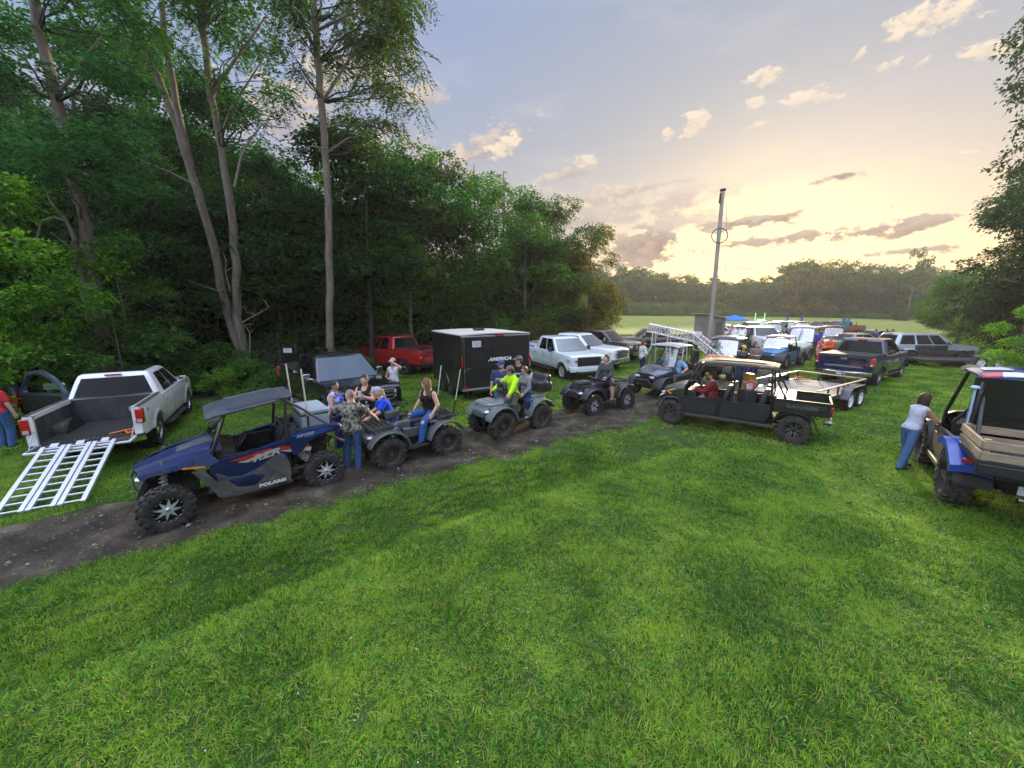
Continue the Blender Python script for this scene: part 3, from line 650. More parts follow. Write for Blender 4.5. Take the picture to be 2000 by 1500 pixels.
    for s in (1, -1):
        f = MB(); yy = s * (hw0 - .275); f.add([(fx - .01, s * (gw + .01), zc + .19), (fx + .035, s * (gw + .01), zc + .19), (fx + .035, s * (gw + .01), zc - .04), (fx - .01, s * (gw + .01), zc - .04),
              (xf - .30, s * (hw(xf - .30, zc) + .012), zc + .18), (xf - .14, s * (hw(xf - .14, zc) + .022), zc + .18), (xf - .14, s * (hw(xf - .14, zc) + .022), zc + .02), (xf - .30, s * (hw(xf - .30, zc) + .012), zc + .04)],
              [(1, 2, 6, 5), (5, 6, 7, 4), (0, 1, 5, 4), (2, 3, 7, 6), (0, 3, 2, 1)]); f.build('headlight', WHL, t, bevel=.01)
        f = MB(); f.box((fx + .02, s * (hw0 - .33), zc + .08), (.03, .2, .05)); f.build('daytime_lamp', CHROME, t)
        f = MB(); f.ball((fx + .09, s * (hw0 - .34), .52), (.03, .06, .05), 10); f.build('fog_lamp', WHL, t)
    def bump(x0, s_, zz, hh, mat_, nm):
        b = MB(); ww_ = hw0 - .02
        def g_(u, v):
            y = lerp(-ww_, ww_, u); q = abs(2 * u - 1); x = x0 + s_ * (.17 - .17 * max(0, (q - .55) / .45) ** 2); a = v * 4
            prof = [(-.10, -.5), (.0, -.42), (.02, 0), (.0, .46), (-.12, .5)]; i = min(3, int(a)); fr_ = a - i; dx = lerp(prof[i][0], prof[i + 1][0], fr_); dz = lerp(prof[i][1], prof[i + 1][1], fr_)
            return (x + s_ * dx, y, zz + dz * hh)
        b.grid(g_, 20, 4); return b.build(nm, mat_, t, 50)
    bump(xf - .03, 1, .58, .24, bumper, 'front_bumper'); f = MB(); f.box((fx + .06, 0, .44), (.1, hw0 * 1.5, .14)); f.build('air_dam', PLB, t, bevel=.02)
    bump(xr + .02, -1, .58, .20, bumper, 'rear_bumper'); f = MB(); f.box((xr - .13, 0, .675), (.12, .8, .02)); f.build('bumper_step', PLB, t)
    f = MB(); f.box((xr - .17, 0, .59), (.015, .31, .155)); f.build('licence_plate', WHITE_L, t)
    # tail lamps
    for s in (1, -1):
        f = MB(); y = hw0 - .085
        f.box((xr + .045, s * (y + .012), belt - .16), (.15, .15, .36)); tl = f.build('tail_lamp', REDL, t, bevel=.02)
        f = MB(); f.box((xr - .032, s * (y + .01), belt - .27), (.01, .09, .08)); f.build('reversing_lamp', WHL, tl)
    if mirror:
        for s in (1, -1):
            f = MB(); f.box((cb0 - .42, s * (hw0 + .10), belt + .11), (.10, .19, .22)); f.tube([(cb0 - .40, s * (hw0 - .12), belt + .03), (cb0 - .41, s * (hw0 + .03), belt + .06)], .03, 6); mo = f.build('mirror', [trim if trim is CHROME else PLB], t, bevel=.025)
            f = MB(); f.box((cb0 - .475, s * (hw0 + .10), belt + .11), (.01, .155, .18)); f.build('mirror_glass', CHROME, mo)
    if boards:
        for s in (1, -1):
            f = MB(); f.box(((cb0 + cb1) / 2 - .12, s * (hw0 - .0), .40), (2.2, .15, .05)); f.build('running_board', PLB_D, t, bevel=.02)
    if ob:
        fl = .66; il = hw0 - .14; x0, x1 = cb1 - .02, xr + .01
        if bed == 'cover':
            c = MB(); c.slab(lambda u, v: (lerp(x0, x1, u), lerp(-il - .07, il + .07, v), bedz + .045 + .015 * math.sin(PI * v)), 4, 8, (0, 0, .03)); c.build('bed_cover', pm('vinyl_cover', (.02, .02, .022), .5, bump=.2, bs=150), t, 50)
        else:
            b = MB(); nr = 22
            for i in range(nr):
                y0, y1 = lerp(-il + .02, il - .02, i / nr), lerp(-il + .02, il - .02, (i + .6) / nr)
                b.box(((x0 + x1) / 2, (y0 + y1) / 2, fl + .012), (x0 - x1, y1 - y0, .022))
            b.box(((x0 + x1) / 2, 0, fl - .01), (x0 - x1, 2 * il, .02))
            for s in (1, -1):
                b.box(((x0 + x1) / 2, s * il, (fl + bedz) / 2), (x0 - x1 - .01, .03, bedz - fl - .02))
                b.box(((x0 + x1) / 2, s * (il + .04), bedz + .022), (x0 - x1 - .02, .10, .022))
                b.prism(rounded([(ra - .46, fl), (ra - .40, fl + .22), (ra - .2, fl + .28), (ra + .2, fl + .28), (ra + .40, fl + .22), (ra + .46, fl)], .05, 2), s * (il - .01), s * (il - .22))
                for k_ in range(5): b.box((lerp(x0, x1, (k_ + .5) / 5), s * (il - .018), (fl + bedz) / 2 + .12), (.10, .03, .30))
            b.box((x0 - .015, 0, (fl + bedz) / 2), (.03, 2 * il, bedz - fl - .02)); b.build('bed_liner', LINER, t, bevel=.012)
        if gate == 'open':
            b = MB(); b.box((xr - .27, 0, fl - .03), (.55, 2 * il - .04, .05)); go = b.build('tailgate', [paint], t, bevel=.015)
            b = MB(); b.box((xr - .27, 0, fl + .002), (.50, 2 * il - .14, .012))
            for k_ in range(16): b.box((xr - .27, lerp(-il + .15, il - .15, k_ / 15), fl + .012), (.48, .03, .012))
            b.build('tailgate_liner', LINER, go)
            b = MB(); b.box((xr - .50, 0, fl - .0), (.05, .24, .03)); b.build('latch', CHROME, go)
            for s in (1, -1):
                b = MB(); b.tube([(xr + .06, s * (il - .03), fl + .40), (xr - .34, s * (il - .05), fl + .01)], .009, 6); b.build('tailgate_cable', STEEL, t)
        else:
            b = MB()
            def tg(u, v):
                y = lerp(-il - .01, il + .01, u); z = lerp(.68, bedz + .01, v); return (xr - .028 - .012 * math.sin(PI * v) + (.018 if (.12 < u < .88 and .25 < v < .8) else 0), y, z)
            b.slab(tg, 24, 12, (-.05, 0, 0)); go = b.build('tailgate', [paint], t, 40)
            b = MB(); b.box((xr - .045, 0, bedz - .14), (.02, .22, .09)); b.build('handle', PLB if trim is not CHROME else CHROME, go, bevel=.01)
            b = MB(); b.box((xr - .04, 0, bedz + .015), (.06, 2 * il, .02)); b.build('tailgate_cap', PLB, go)
    return t, dict(top=top, hw=hw, bedz=bedz, belt=belt, sy=sy, body=body)
# ------------------------------------------------------------------ side-by-sides and quads
SEATM = pm('seat_vinyl', (.022, .022, .024), .55, var=.2, vs=20, bump=.2, bs=160)
CAGE = pm('cage_tube_black', (.016, .016, .017), .3, 0, .4, var=.1)
GLS = clear_glass('polycarbonate')
MUDP = (.115, .100, .080)
def arch_mb(mb, cx, cz, r, y0, y1, a0, a1, th=.02, n=12, lip=.04, flat=0):
    def f(u, v):
        a = R(lerp(a0, a1, u)); rr = r - (lip if v > .95 else 0) * .6; x = cx + rr * math.cos(a); z = cz + rr * math.sin(a) * (1 - flat * math.sin(a) * .0); return (x, lerp(y0, y1, v ** .8), z)
    mb.slab(f, n, 6, (0, 0, th))
def seat_mb(mb, x, y, z, w=.46, lean=.18, h=.62):
    mb.slab(lambda u, v: (x + .48 * (u - .5), y + w * (v - .5), z + .03 * math.sin(PI * v) + .05 * u), 5, 5, (0, 0, .12))
    mb.slab(lambda u, v: (x - .22 - lean * u * 1.0 + .02 * math.cos(2 * PI * v), y + w * (v - .5) * (1 - .35 * max(0, u - .7) / .3), z + h * u), 6, 5, (.10, 0, 0))
def steer(parent, x, y, z, tilt=35):
    s = MB(); M = Matrix.Translation((x, y, z)) @ Matrix.Rotation(R(-tilt), 4, 'Y')
    pts = [tuple(M @ Vector((0, .165 * math.cos(a), .165 * math.sin(a)))) for a in np.linspace(0, 2 * PI, 21)]; s.tube(pts, .014, 6, caps=False)
    for a in (90, 210, 330): s.tube([tuple(M @ Vector((.02, 0, 0))), tuple(M @ Vector((0, .16 * math.cos(R(a)), .16 * math.sin(R(a)))))], .012, 5)
    s.tube([tuple(M @ Vector((.02, 0, 0))), tuple(M @ Vector((.35, 0, -.05)))], .02, 6); return s.build('steering_wheel', PLB, parent, weld=False)
def suspension(t, ax, hy, wr, ww, top, inner=.28, coilm=None, spring=True):
    for s in (1, -1):
        m = MB(); y = s * (hy - ww / 2)
        for dx in (-.16, .16):
            m.tube([(ax + dx, s * inner, wr + .02), (ax, y, wr - .05)], .018, 6); m.tube([(ax + dx, s * inner, wr + .20), (ax, y, wr + .08)], .015, 6)
        m.tube([(ax, s * .15, wr + .05), (ax, y, wr)], .02, 6); m.build('suspension_arm', PLB_D, t, weld=False)
        if spring:
            p0 = (ax + .02, s * (inner + .16), wr + .10); p1 = (ax - .02, s * (inner + .06), top)
            m = MB(); m.tube([p0, p1], .026, 8); k = m.build('shock_absorber', STEEL, t, weld=False); c = MB(); coil(c, Vector(p0).lerp(Vector(p1), .15), Vector(p0).lerp(Vector(p1), .85), .048, 7, .009); c.build('coil_spring', coilm or ALU, k, weld=False)
def utv(name, label, loc, rz, hood, bodym, roofm, wb=2.0, hy=.72, wr=.34, ww=.25, roofz=1.93, rows=1, bed=.75, glass=True, doorh=.92, doorm=None, rim='cast', rimm=None, tread='at', rub=None, fz=.86, cz=1.10,
        bar=False, bedm=None, nose=.42, steer_a=0, rpost=True, group=None, sc=1, cat='side-by-side', fender=None, wide=.70, roofd=.0, frontbar=True, shock=None, grille=True, cf=0, driver_y=.3, sport=False, glasstint=None, rearpanel=False):
    t = thing(name, label, cat, loc, rz, group, sc); fa, ra = wb / 2, -wb / 2; rimm = rimm or [ALU, PLB, UNDER]; doorm = doorm or bodym; fender = fender or PLB
    cowl = fa - wr - .18 + cf; rowl = .86; back = cowl - .42 - rowl * rows - .02; rear = ra - .42; w = wide
    b = MB(); b.box(((cowl + back) / 2, 0, .38), (cowl - back + .1, w * 1.86, .10)); b.box((0, 0, .42), (wb + .5, .46, .16)); b.box((fa, 0, .62), (.5, .5, .4)); b.box((ra + .05, 0, .60), (.6, .56, .36)); b.build('chassis', UNDER, t, bevel=.02)
    # hood
    nx = fa + nose
    def hf(u, v):
        q = 2 * v - 1; x = lerp(cowl - .02, nx, u); z = lerp(cz, fz, u ** 1.5) + .05 * (1 - q * q) + .025 * (1 - min(1, abs(abs(q) - .5) / .2)) * math.sin(PI * min(1, u * 1.2)); wy = lerp(w * .93, w * .62, u ** 2) ; return (x - .10 * q * q * u, wy * q, z - .05 * max(0, (abs(q) - .8) / .2))
    h = MB(); h.grid(hf, 12, 20); h.grid(lambda u, v: (hf(1, v)[0] + .03 * math.sin(PI * u) - .10 * u, hf(1, v)[1] * (1 - .1 * u), lerp(hf(1, v)[2], .56, u)), 5, 20)
    for s in (0, 1): h.grid(lambda u, v: (hf(u, s)[0], hf(u, s)[1], lerp(hf(u, s)[2], lerp(cz - .3, .66, u), v)), 12, 3)
    h.build('hood', hood, t, 45)
    f = MB(); f.box((nx + .015, 0, .68), (.05, w * .62, .14)); f.box((nx - .02, 0, .52), (.10, w * 1.0, .16)); f.build('grille', GRILLE, t, bevel=.02)
    for s in (1, -1):
        f = MB(); f.box((nx - .03, s * w * .43, fz - .09), (.10, .20, .085), (0, 0, -s * 18)); f.build('headlight', WHL, t, bevel=.02)
    if frontbar:
        f = MB(); f.tube([(nx - .05, -.42, .45), (nx + .10, -.38, .50), (nx + .12, -.30, .70), (nx + .12, .30, .70), (nx + .10, .38, .50), (nx - .05, .42, .45)], .018, 7); f.build('front_bumper', CAGE, t, weld=False)
    for a, nm in ((fa, 'front_fender'), (ra, 'rear_fender')):
        for s in (1, -1):
            f = MB(); arch_mb(f, a, wr - .02, wr + .13, s * (w * .55), s * (hy + ww * .42), 12 if a > 0 else 20, 165 if a > 0 else 170); f.build(nm, fender if a > 0 else (bodym if not sport else fender), t, 50)
    suspension(t, fa, hy, wr, ww, fz - .06, coilm=shock); suspension(t, ra, hy, wr, ww, .9, coilm=shock)
    for a in (fa, ra):
        for s in (1, -1): wheel(t, a, s * hy, wr, wr, ww, rim, rimm, tread, rub, steer_a if a > 0 else 0)
    # sides
    for s in (1, -1):
        x0 = cowl + .10
        for r_ in range(rows):
            xa = x0 - .10 - r_ * rowl if r_ else x0 - .02; xb = (x0 - .52 - (r_ + 1) * rowl + .34) if rows == 1 else (cowl - .20 - (r_ + 1) * rowl)
            xb = back + .0 if r_ == rows - 1 else xb
            sl = .10; poly = [(xa, .40), (xa + .02, doorh - .05 if not r_ else doorh - .02), (xa - .22, doorh - .04), (xb + .02, doorh + .02), (xb, .62), (xb + .12, .40)]
            d = MB(); d.prism(rounded(poly, .06, 2), s * (w - .03), s * (w + .02), k=.97); do = d.build('door', doorm, t, 30)
            if not sport:
                d = MB(); d.prism(rounded([(xa - .12, .48), (xa - .12, doorh - .14), (xb + .15, doorh - .10), (xb + .18, .48)], .05, 2), s * (w + .02), s * (w + .03), k=.98); d.build('door_panel', pm('textured_door_plastic', (.009, .009, .010), .65, bump=.3, bs=120), do, 30)
        d = MB(); d.box(((cowl + back) / 2, s * (w - .0), .36), (cowl - back + .2, .10, .09)); d.build('rocker', PLB_D, t, bevel=.02)
    # seats and dash
    d = MB(); d.slab(lambda u, v: (cowl - .10 - .22 * u, w * .80 * (2 * v - 1), cz - .08 - .05 * u + .03 * math.sin(PI * v)), 4, 8, (0, 0, .22)); d.build('dashboard', PLB, t, 50)
    for r_ in range(rows):
        sx = cowl - .72 - r_ * rowl
        for y in (-.33, .33):
            m = MB(); seat_mb(m, sx, y, .66); m.build('seat', SEATM, t, 50)
            m = MB(); m.box((sx - .02, y, .50), (.42, .42, .14)); m.build('seat_base', PLB, t, bevel=.02)
    steer(t, cowl - .40, driver_y, cz + .02)
    # cage
    zr = roofz - .06; rw = w * .80; ax0 = (cowl - .02, cowl - .42); bx = back + .10
    for s in (1, -1):
        c = MB(); c.tube([(ax0[0], s * w * .92, cz - .25), (ax0[0] - .02, s * w * .92, cz), (ax0[1] + .04, s * rw, zr - .06), (ax0[1] - .05, s * rw, zr - .005), (bx + .05, s * rw, zr), (bx - .02, s * rw, zr - .05), (bx - .08, s * w * .95, .95), (bx - .05, s * w * .9, .42)], .026, 8)
        if rows == 2:
            xm = cowl - .50 - rowl + .10; c.tube([(xm, s * rw, zr), (xm + .0, s * w * .96, .95), (xm, s * w * .93, .42)], .026, 8)
        if rpost: c.tube([(bx, s * rw, zr - .04), (bx - .42, s * w * .85, 1.02)], .024, 8)
        c.build('cage_side', CAGE, t, weld=False)
    c = MB()
    for x in (ax0[1], bx): c.tube([(x, -rw, zr - .01), (x, rw, zr - .01)], .024, 8)
    c.tube([(bx - .07, -w * .9, 1.12), (bx - .07, w * .9, 1.12)], .022, 8); c.build('cage_cross_bar', CAGE, t, weld=False)
    # roof
    def rf(u, v):
        q = 2 * v - 1; e = 2 * u - 1; x = lerp(bx - .14, ax0[1] + .16, u); wy = (w * .93) * (1 - .10 * max(0, e) ** 3 - .06 * max(0, -e) ** 3); z = roofz - .055 * abs(q) ** 4 - .05 * abs(e) ** 4 + .018 * (1 if .3 < v < .7 and .15 < u < .8 else 0) - roofd * max(0, e) * .5; return (x, wy * q, z)
    m = MB(); m.slab(rf, 18, 22, (0, 0, .03)); m.build('roof', roofm, t, 45)
    if bar:
        m = MB(); m.box((ax0[1] + .10, 0, roofz + .02), (.07, .9, .07)); lb = m.build('light_bar', PLB, t, bevel=.01); m = MB(); m.box((ax0[1] + .14, 0, roofz + .02), (.01, .84, .05)); m.build('lens', WHL, lb)
    if glass:
        m = MB(); m.slab(lambda u, v: (lerp(ax0[0] + .02, ax0[1] + .06, v) + .03 * (1 - (2 * u - 1) ** 2), lerp(-1, 1, u) * lerp(w * .88, rw * .96, v), lerp(cz + .06, zr - .04, v)), 8, 4, (.006, 0, 0)); m.build('windshield', glasstint or GLS, t, 50)
    # bed
    if bed:
        bm_ = bedm or PLB; x1 = back - .04; x0 = x1 - bed; zb, zt2 = .80, 1.10; y = w * .96; m = MB()
        m.box(((x0 + x1) / 2, 0, zb), (bed, 2 * y, .04))
        for s in (1, -1): m.box(((x0 + x1) / 2, s * y, (zb + zt2) / 2), (bed, .05, zt2 - zb)); m.box(((x0 + x1) / 2, s * y, zt2 + .01), (bed + .02, .075, .04)); m.box(((x0 + x1) / 2 , s * (y + .028), (zb + zt2) / 2 + .02), (bed * .82, .02, .12))
        m.box((x1, 0, (zb + zt2) / 2 + .04), (.05, 2 * y, zt2 - zb + .08)); bo = m.build('cargo_bed', bm_, t, bevel=.012)
        m = MB(); m.box((x0 - .0, 0, (zb + zt2) / 2), (.05, 2 * y - .08, zt2 - zb)); m.box((x0 - .035, 0, zb + .18), (.03, .3, .06)); tg = m.build('tailgate', bm_, bo, bevel=.012)
        for s in (1, -1):
            m = MB(); m.box((x0 - .01, s * (y - .02), zb + .17), (.05, .10, .14)); m.build('tail_lamp', REDL, bo, bevel=.01)
        m = MB(); m.tube([(x0 - .02, -.25, .45), (x0 - .05, -.25, .62), (x0 - .05, .25, .62), (x0 - .02, .25, .45)], .02, 6); m.tube([(x0 + .1, .28, .56), (x0 - .06, .28, .56)], .06, 10); m.build('exhaust', STEEL, t, weld=False)
    return t, dict(cowl=cowl, back=back, seat=[(cowl - .72 - r_ * rowl) for r_ in range(rows)], bx=bx)

def atv(name, label, loc, rz, plastic, rackm=None, style=0, wb=1.30, hy=.42, wr=.315, ww=.23, group=None, steer_a=0, rub=None, rim='atvsteel', rimm=None, box=False, sc=1, lower=None):
    t = thing(name, label, 'quad bike', loc, rz, group, sc); fa, ra = wb / 2, -wb / 2; rackm = rackm or PLB; lower = lower or PLB_D; S = []
    r = wr + .115
    for a, s0, s1 in ((fa, 28, 168), (ra, 15, 150)):
        for q in np.linspace(s0, s1, 24):
            for s in (1, -1):
                x, z = a + r * math.cos(R(q)), wr + .02 + r * math.sin(R(q)) * 1.0
                S.append(rbox((x, s * (hy - .015), z), (.04, .125, .016), rot=(0, 90 - q, 0), r=.014, k=.03))
    S += [rbox((fa - .02, 0, wr + r + .015), (.27, .34, .035), r=.03, k=.04), rbox((fa + .30, 0, .66), (.12, .24, .11), rot=(0, 12, 0), r=.06, k=.05), rbox((.22, 0, .80), (.20, .14, .12), r=.07, k=.08),
          rbox((ra + .06, 0, wr + r + .03), (.30, .36, .03), r=.025, k=.04)]
    for s in (1, -1): S += [rbox((.28, s * .25, .60), (.02, .10, .17), rot=(0, 28, -s * 8), r=.018, k=.03), rbox((-.30, s * .27, .55), (.02, .10, .15), rot=(0, -24, 0), r=.018, k=.03), rbox((.05, s * .17, .62), (.20, .022, .11), r=.02, k=.04)]
    sdf_obj('bodywork', S, .0115, plastic, t)
    S = [rbox((-.22, 0, .855), (.30, .135, .045), rot=(0, 3, 0), r=.04, k=.05), rbox((-.53, 0, .875), (.14, .14, .05), r=.04, k=.05), rbox((-.0, 0, .85), (.12, .10, .04), rot=(0, -14, 0), r=.035, k=.05)]
    sdf_obj('saddle', S, .012, SEATM, t)
    m = MB()
    for s in (1, -1): m.box((-.0, s * .32, .335), (.52, .22, .035)); m.box((.0, s * .43, .36), (.5, .02, .06)); [m.box((-.18 + .09 * k, s * .32, .358), (.03, .17, .014)) for k in range(5)]
    m.build('footwell', lower, t, bevel=.008)
    m = MB(); m.box((0, 0, .45), (.55, .24, .30)); m.box((fa + .02, 0, .48), (.42, .22, .26)); m.box((ra, 0, .42), (.38, .22, .22)); m.tube([(fa + .28, -.1, .30), (fa + .36, -.13, .45), (fa + .38, -.14, .62)], .016, 6); m.tube([(fa + .28, .1, .30), (fa + .36, .13, .45), (fa + .38, .14, .62)], .016, 6); m.build('engine', UNDER, t, bevel=.015)
    # nose details
    m = MB(); m.box((fa + .405, 0, .66), (.03, .22, .12), (0, 10, 0)); m.build('grille', GRILLE, t, bevel=.015)
    for s in (1, -1):
        m = MB(); m.ball((fa + .30, s * .24, .70), (.09, .075, .045), 12); m.build('headlight', WHL, t)
        if style == 2:
            m = MB(); m.ball((fa + .12, s * (hy + .10), .66), (.05, .025, .035), 10); m.build('reflector', AMB, t)
        else:
            m = MB(); m.ball((fa + .20, s * (hy + .02), .72), (.03, .03, .025), 8); m.build('reflector', REDL, t)
        m = MB(); m.box((ra - .30, s * .30, .70), (.04, .11, .05)); m.build('tail_lamp', REDL, t, bevel=.01)
    # racks
    zr = wr + r + .10
    if style == 0:                                # moulded racks
        for cx, L, nm in ((fa + .08, .50, 'front_rack'), (ra - .08, .50, 'rear_rack')):
            m = MB()
            for s in (1, -1): m.box((cx, s * .36, zr), (L, .07, .045), (s * 8, 0, 0)); m.box((cx, s * .20, zr + .0), (L * .9, .03, .03))
            for k in range(5): m.box((cx - L / 2 + L * (k + .5) / 5, 0, zr + .005), (.035, .70, .03))
            m.box((cx + (L / 2 if cx > 0 else -L / 2), 0, zr), (.05, .72, .05)); m.box((cx, 0, zr - .035), (L * .9, .5, .03)); m.build(nm, rackm, t, bevel=.01)
    else:
        for cx, L, nm in ((fa + .06, .46, 'front_rack'), (ra - .06, .46, 'rear_rack')):
            m = MB(); q = [(cx - L / 2, -.34), (cx + L / 2, -.30), (cx + L / 2, .30), (cx - L / 2, .34)]; q = rounded(q, .1, 3); q.append(q[0]); m.tube([(a, b, zr) for a, b in q], .013, 6, caps=False)
            for y in (-.2, -.07, .07, .2): m.tube([(cx - L / 2, y, zr), (cx + L / 2, y, zr)], .009, 6)
            for x in (cx - .1, cx + .1): m.tube([(x, -.33, zr), (x, .33, zr)], .009, 6)
            for x in (cx - .18, cx + .18):
                for y in (-.22, .22): m.tube([(x, y, zr), (x, y, zr - .09)], .011, 6)
            m.build(nm, rackm, t, weld=False)
    # handlebar
    hb = MB(); hb.tube([(.27, 0, .86), (.20, 0, 1.00)], .03, 8); hb.tube([(.10, -.40, 1.05), (.14, -.30, 1.07), (.20, -.10, 1.02), (.20, .10, 1.02), (.14, .30, 1.07), (.10, .40, 1.05)], .014, 8); h = hb.build('handlebar', PLB, t, weld=False)
    for s in (1, -1):
        g = MB(); g.tube([(.12, s * .30, 1.065), (.095, s * .41, 1.048)], .020, 8); g.build('grip', RUBBER, h)
        g = MB(); g.tube([(.16, s * .27, 1.06), (.20, s * .32, 1.05), (.17, s * .40, 1.04)], .007, 5); g.build('brake_lever', STEEL, h, weld=False)
    g = MB(); g.ball((.22, 0, 1.03), (.09, .10, .05), 10); g.build('instrument_pod', PLB, h)
    suspension(t, fa, hy, wr, ww, .68, inner=.12); suspension(t, ra, hy, wr, ww, .66, inner=.12)
    rimm = rimm or [STEEL, PLB_D, UNDER]
    for a in (fa, ra):
        for s in (1, -1): wheel(t, a, s * hy, wr, wr, ww, rim, rimm, 'lug' if rub else 'at', rub, steer_a if a > 0 else 0)
    return t
# ------------------------------------------------------------------ the muddy blue sport side-by-side
def sport_blue(loc, rz):
    t = thing('side_by_side', 'muddy dark blue side-by-side with star-spoke rims, nearest on the track, tall whips behind its roof', 'side-by-side', loc, rz)
    BL = pm('blue_paint_dirty', (.005, .015, .075), .45, 0, .15, var=.15, vs=5, dirt=.7, dz=(.35, 1.0), dcol=(.04, .038, .035), spec=.25)
    GR = pm('grey_side_plastic_dirty', (.045, .052, .060), .55, var=.3, vs=6, dirt=1.0, dz=(.3, 1.2), dcol=(.17, .15, .12), bump=.1, bs=60)
    BD = pm('bare_black_dirty', (.022, .022, .024), .55, var=.25, vs=6, dirt=.8, dz=(.2, 1.2), dcol=MUDP)
    RD = pm('red_decal', (.36, .022, .014), .35, var=.1); AC = pm('accent_blue', (.015, .055, .22), .4, 0, .2, var=.1); CREAM = pm('white_decal', (.40, .385, .36), .45, var=.12, vs=14)
    wb, hy, wr, ww = 2.29, .71, .34, .25; fa, ra = wb / 2, -wb / 2
    rim = [ALU, pm('gloss_black_rim', (.012, .012, .012), .25), UNDER]
    for a in (fa, ra):
        for s in (1, -1): wheel(t, a, s * hy, wr, wr, ww, 'star', rim, 'lug', RUBBER_M, 12 if a > 0 else 0)
    spring = pm('white_spring', (.62, .62, .62), .4, var=.1)
    suspension(t, fa, hy, wr, ww, 1.02, inner=.36, coilm=spring)
    for s in (1, -1):                             # rear trailing arms and long shocks
        m = MB(); m.tube([(-.42, s * .52, .42), (-.8, s * .55, .44), (ra + .05, s * .50, .44)], [.035, .045, .05], 8); m.tube([(ra, s * .1, .45), (ra, s * .55, .45)], .03, 8); m.tube([(ra, s * .12, .55), (ra, s * .5, .5)], .015, 6); m.build('trailing_arm', BD, t, weld=False)
        p0, p1 = Vector((-.92, s * .50, .50)), Vector((-.58, s * .54, 1.00)); m = MB(); m.tube([p0, p1], .028, 8); m.tube([p1, p1 + (p1 - p0) * .12], .05, 10); k = m.build('shock_absorber', STEEL, t, weld=False)
        c = MB(); coil(c, p0.lerp(p1, .12), p0.lerp(p1, .88), .058, 9, .011); c.build('coil_spring', spring, k, weld=False)
    c = MB(); c.box((-.05, 0, .37), (1.35, 1.15, .07)); c.box((fa - .05, 0, .45), (.75, .42, .18)); c.box((fa + .28, 0, .52), (.10, .46, .30), (0, -25, 0)); c.box((-.95, 0, .60), (.75, .5, .34)); c.box((-.80, 0, .85), (.4, .62, .16)); c.build('chassis', BD, t, bevel=.02)
    # hood: nose to cowl
    def hf(u, v):
        q = 2 * v - 1; x = lerp(.36, 1.50, u); z = lerp(1.13, .83, u ** 1.25); wy = lerp(.62, .34, u ** 1.6); z += .055 * (1 - q * q) - .05 * max(0, abs(q) - .72) / .28 + .02 * (1 - min(1, abs(abs(q) - .45) / .12))
        return (x - .12 * q * q * u, wy * q, z)
    h = MB(); h.grid(hf, 16, 24); h.grid(lambda u, v: (hf(1, v)[0] + .02 * math.sin(PI * u) - .10 * u, hf(1, v)[1] * lerp(1, .8, u), lerp(hf(1, v)[2], .58, u)), 5, 24)
    ho = h.build('hood', BL, t, 40)
    m = MB(); m.slab(lambda u, v: (lerp(.40, .95, u), (2 * v - 1) * lerp(.28, .20, u), hf((lerp(.40, .95, u) - .36) / 1.14, .5 + (v - .5) * .8)[2] + .012), 6, 6, (0, 0, .02)); m.build('hood_panel', GR, ho, 30)
    text_mesh('1000', .10, AC, 'lettering', ho, shear=.3, bold=.004, sx=1.5, M=frame_M((.93, .70, .945), (-1, .10, .16), (0, -.10, 1)))
    for s in (1, -1):                             # front fender side with the flat wing over the wheel
        f = MB(); pts = [(1.44, .84, .40), (1.30, .90, .56), (.96, .99, .66), (.52, 1.07, .69), (.42, .92, .70), (.62, .84, .70), (.92, .91, .70), (1.22, .88, .66), (1.40, .80, .52)]
        vs = [(x, s * y, z) for x, z, y in pts]; inn = [(x, s * (y - .16), z + .03) for x, z, y in pts]
        f.add(vs, [tuple(range(9))]); f.add(vs[:4] + [(a[0] - .02, a[1] * (.62), a[2] + .045) for a in vs[:4]], [(0, 1, 5, 4), (1, 2, 6, 5), (2, 3, 7, 6)])
        f.add(vs + [(x, y - s * .03, z - .01) for x, y, z in vs], [(i, (i + 1) % 9, (i + 1) % 9 + 9, i + 9) for i in range(9)])
        fo = f.build('front_fender', BL, t, 35)
        f = MB(); f.prism([(.90, .905), (.62, .86), (.60, .885), (.88, .935)], s * .700, s * .712); f.build('side_marker', AMB, fo)
        # dark fender brace down to the sill
        f = MB(); f.prism([(.80, .84), (.64, .80), (.44, .52), (.40, .30), (.50, .30), (.60, .52)], s * .66, s * .71); f.build('fender_brace', GR, t, bevel=.012)
        if s > 0:
            f = MB(); f.ball((1.40, s * .33, .77), (.08, .10, .05), 10); f.build('headlight', WHL, t)
        else:
            f = MB(); f.ball((1.40, s * .33, .77), (.08, .10, .05), 10); f.build('headlight', WHL, t)
        # door: blue upper, grey plastic lower, sculpted pocket
        y = s * .70
        f = MB(); f.prism(rounded([(.44, .93), (.10, .94), (-.34, 1.03), (-.60, 1.07), (-.56, .70), (-.30, .66), (.16, .56), (.48, .60), (.58, .78)], .05, 2), s * .60, y, k=.985); d = f.build('door', BL, t, 30)
        f = MB(); f.prism(rounded([(.50, .74), (.34, .62), (.16, .58), (-.10, .66), (-.34, .82), (-.50, .84), (-.58, .62), (-.56, .30), (.20, .27), (.44, .30)], .04, 2), s * .62, s * .725, k=.99); f.build('lower_panel', GR, d, 30)
        f = MB(); f.prism(rounded([(.36, .58), (.24, .40), (-.02, .36), (-.20, .52), (.02, .60)], .03, 2), s * .72, s * .735, k=.8); f.build('pocket', BL, d, 30)
        f = MB(); f.prism(rounded([(.44, .64), (.40, .55), (.26, .34), (-.04, .30), (-.36, .58), (-.30, .62), (-.03, .37), (.23, .41), (.36, .58)], .02, 1), s * .722, s * .748, k=.97); f.build('door_rib', GR, d, 30)
        yy = s * .712
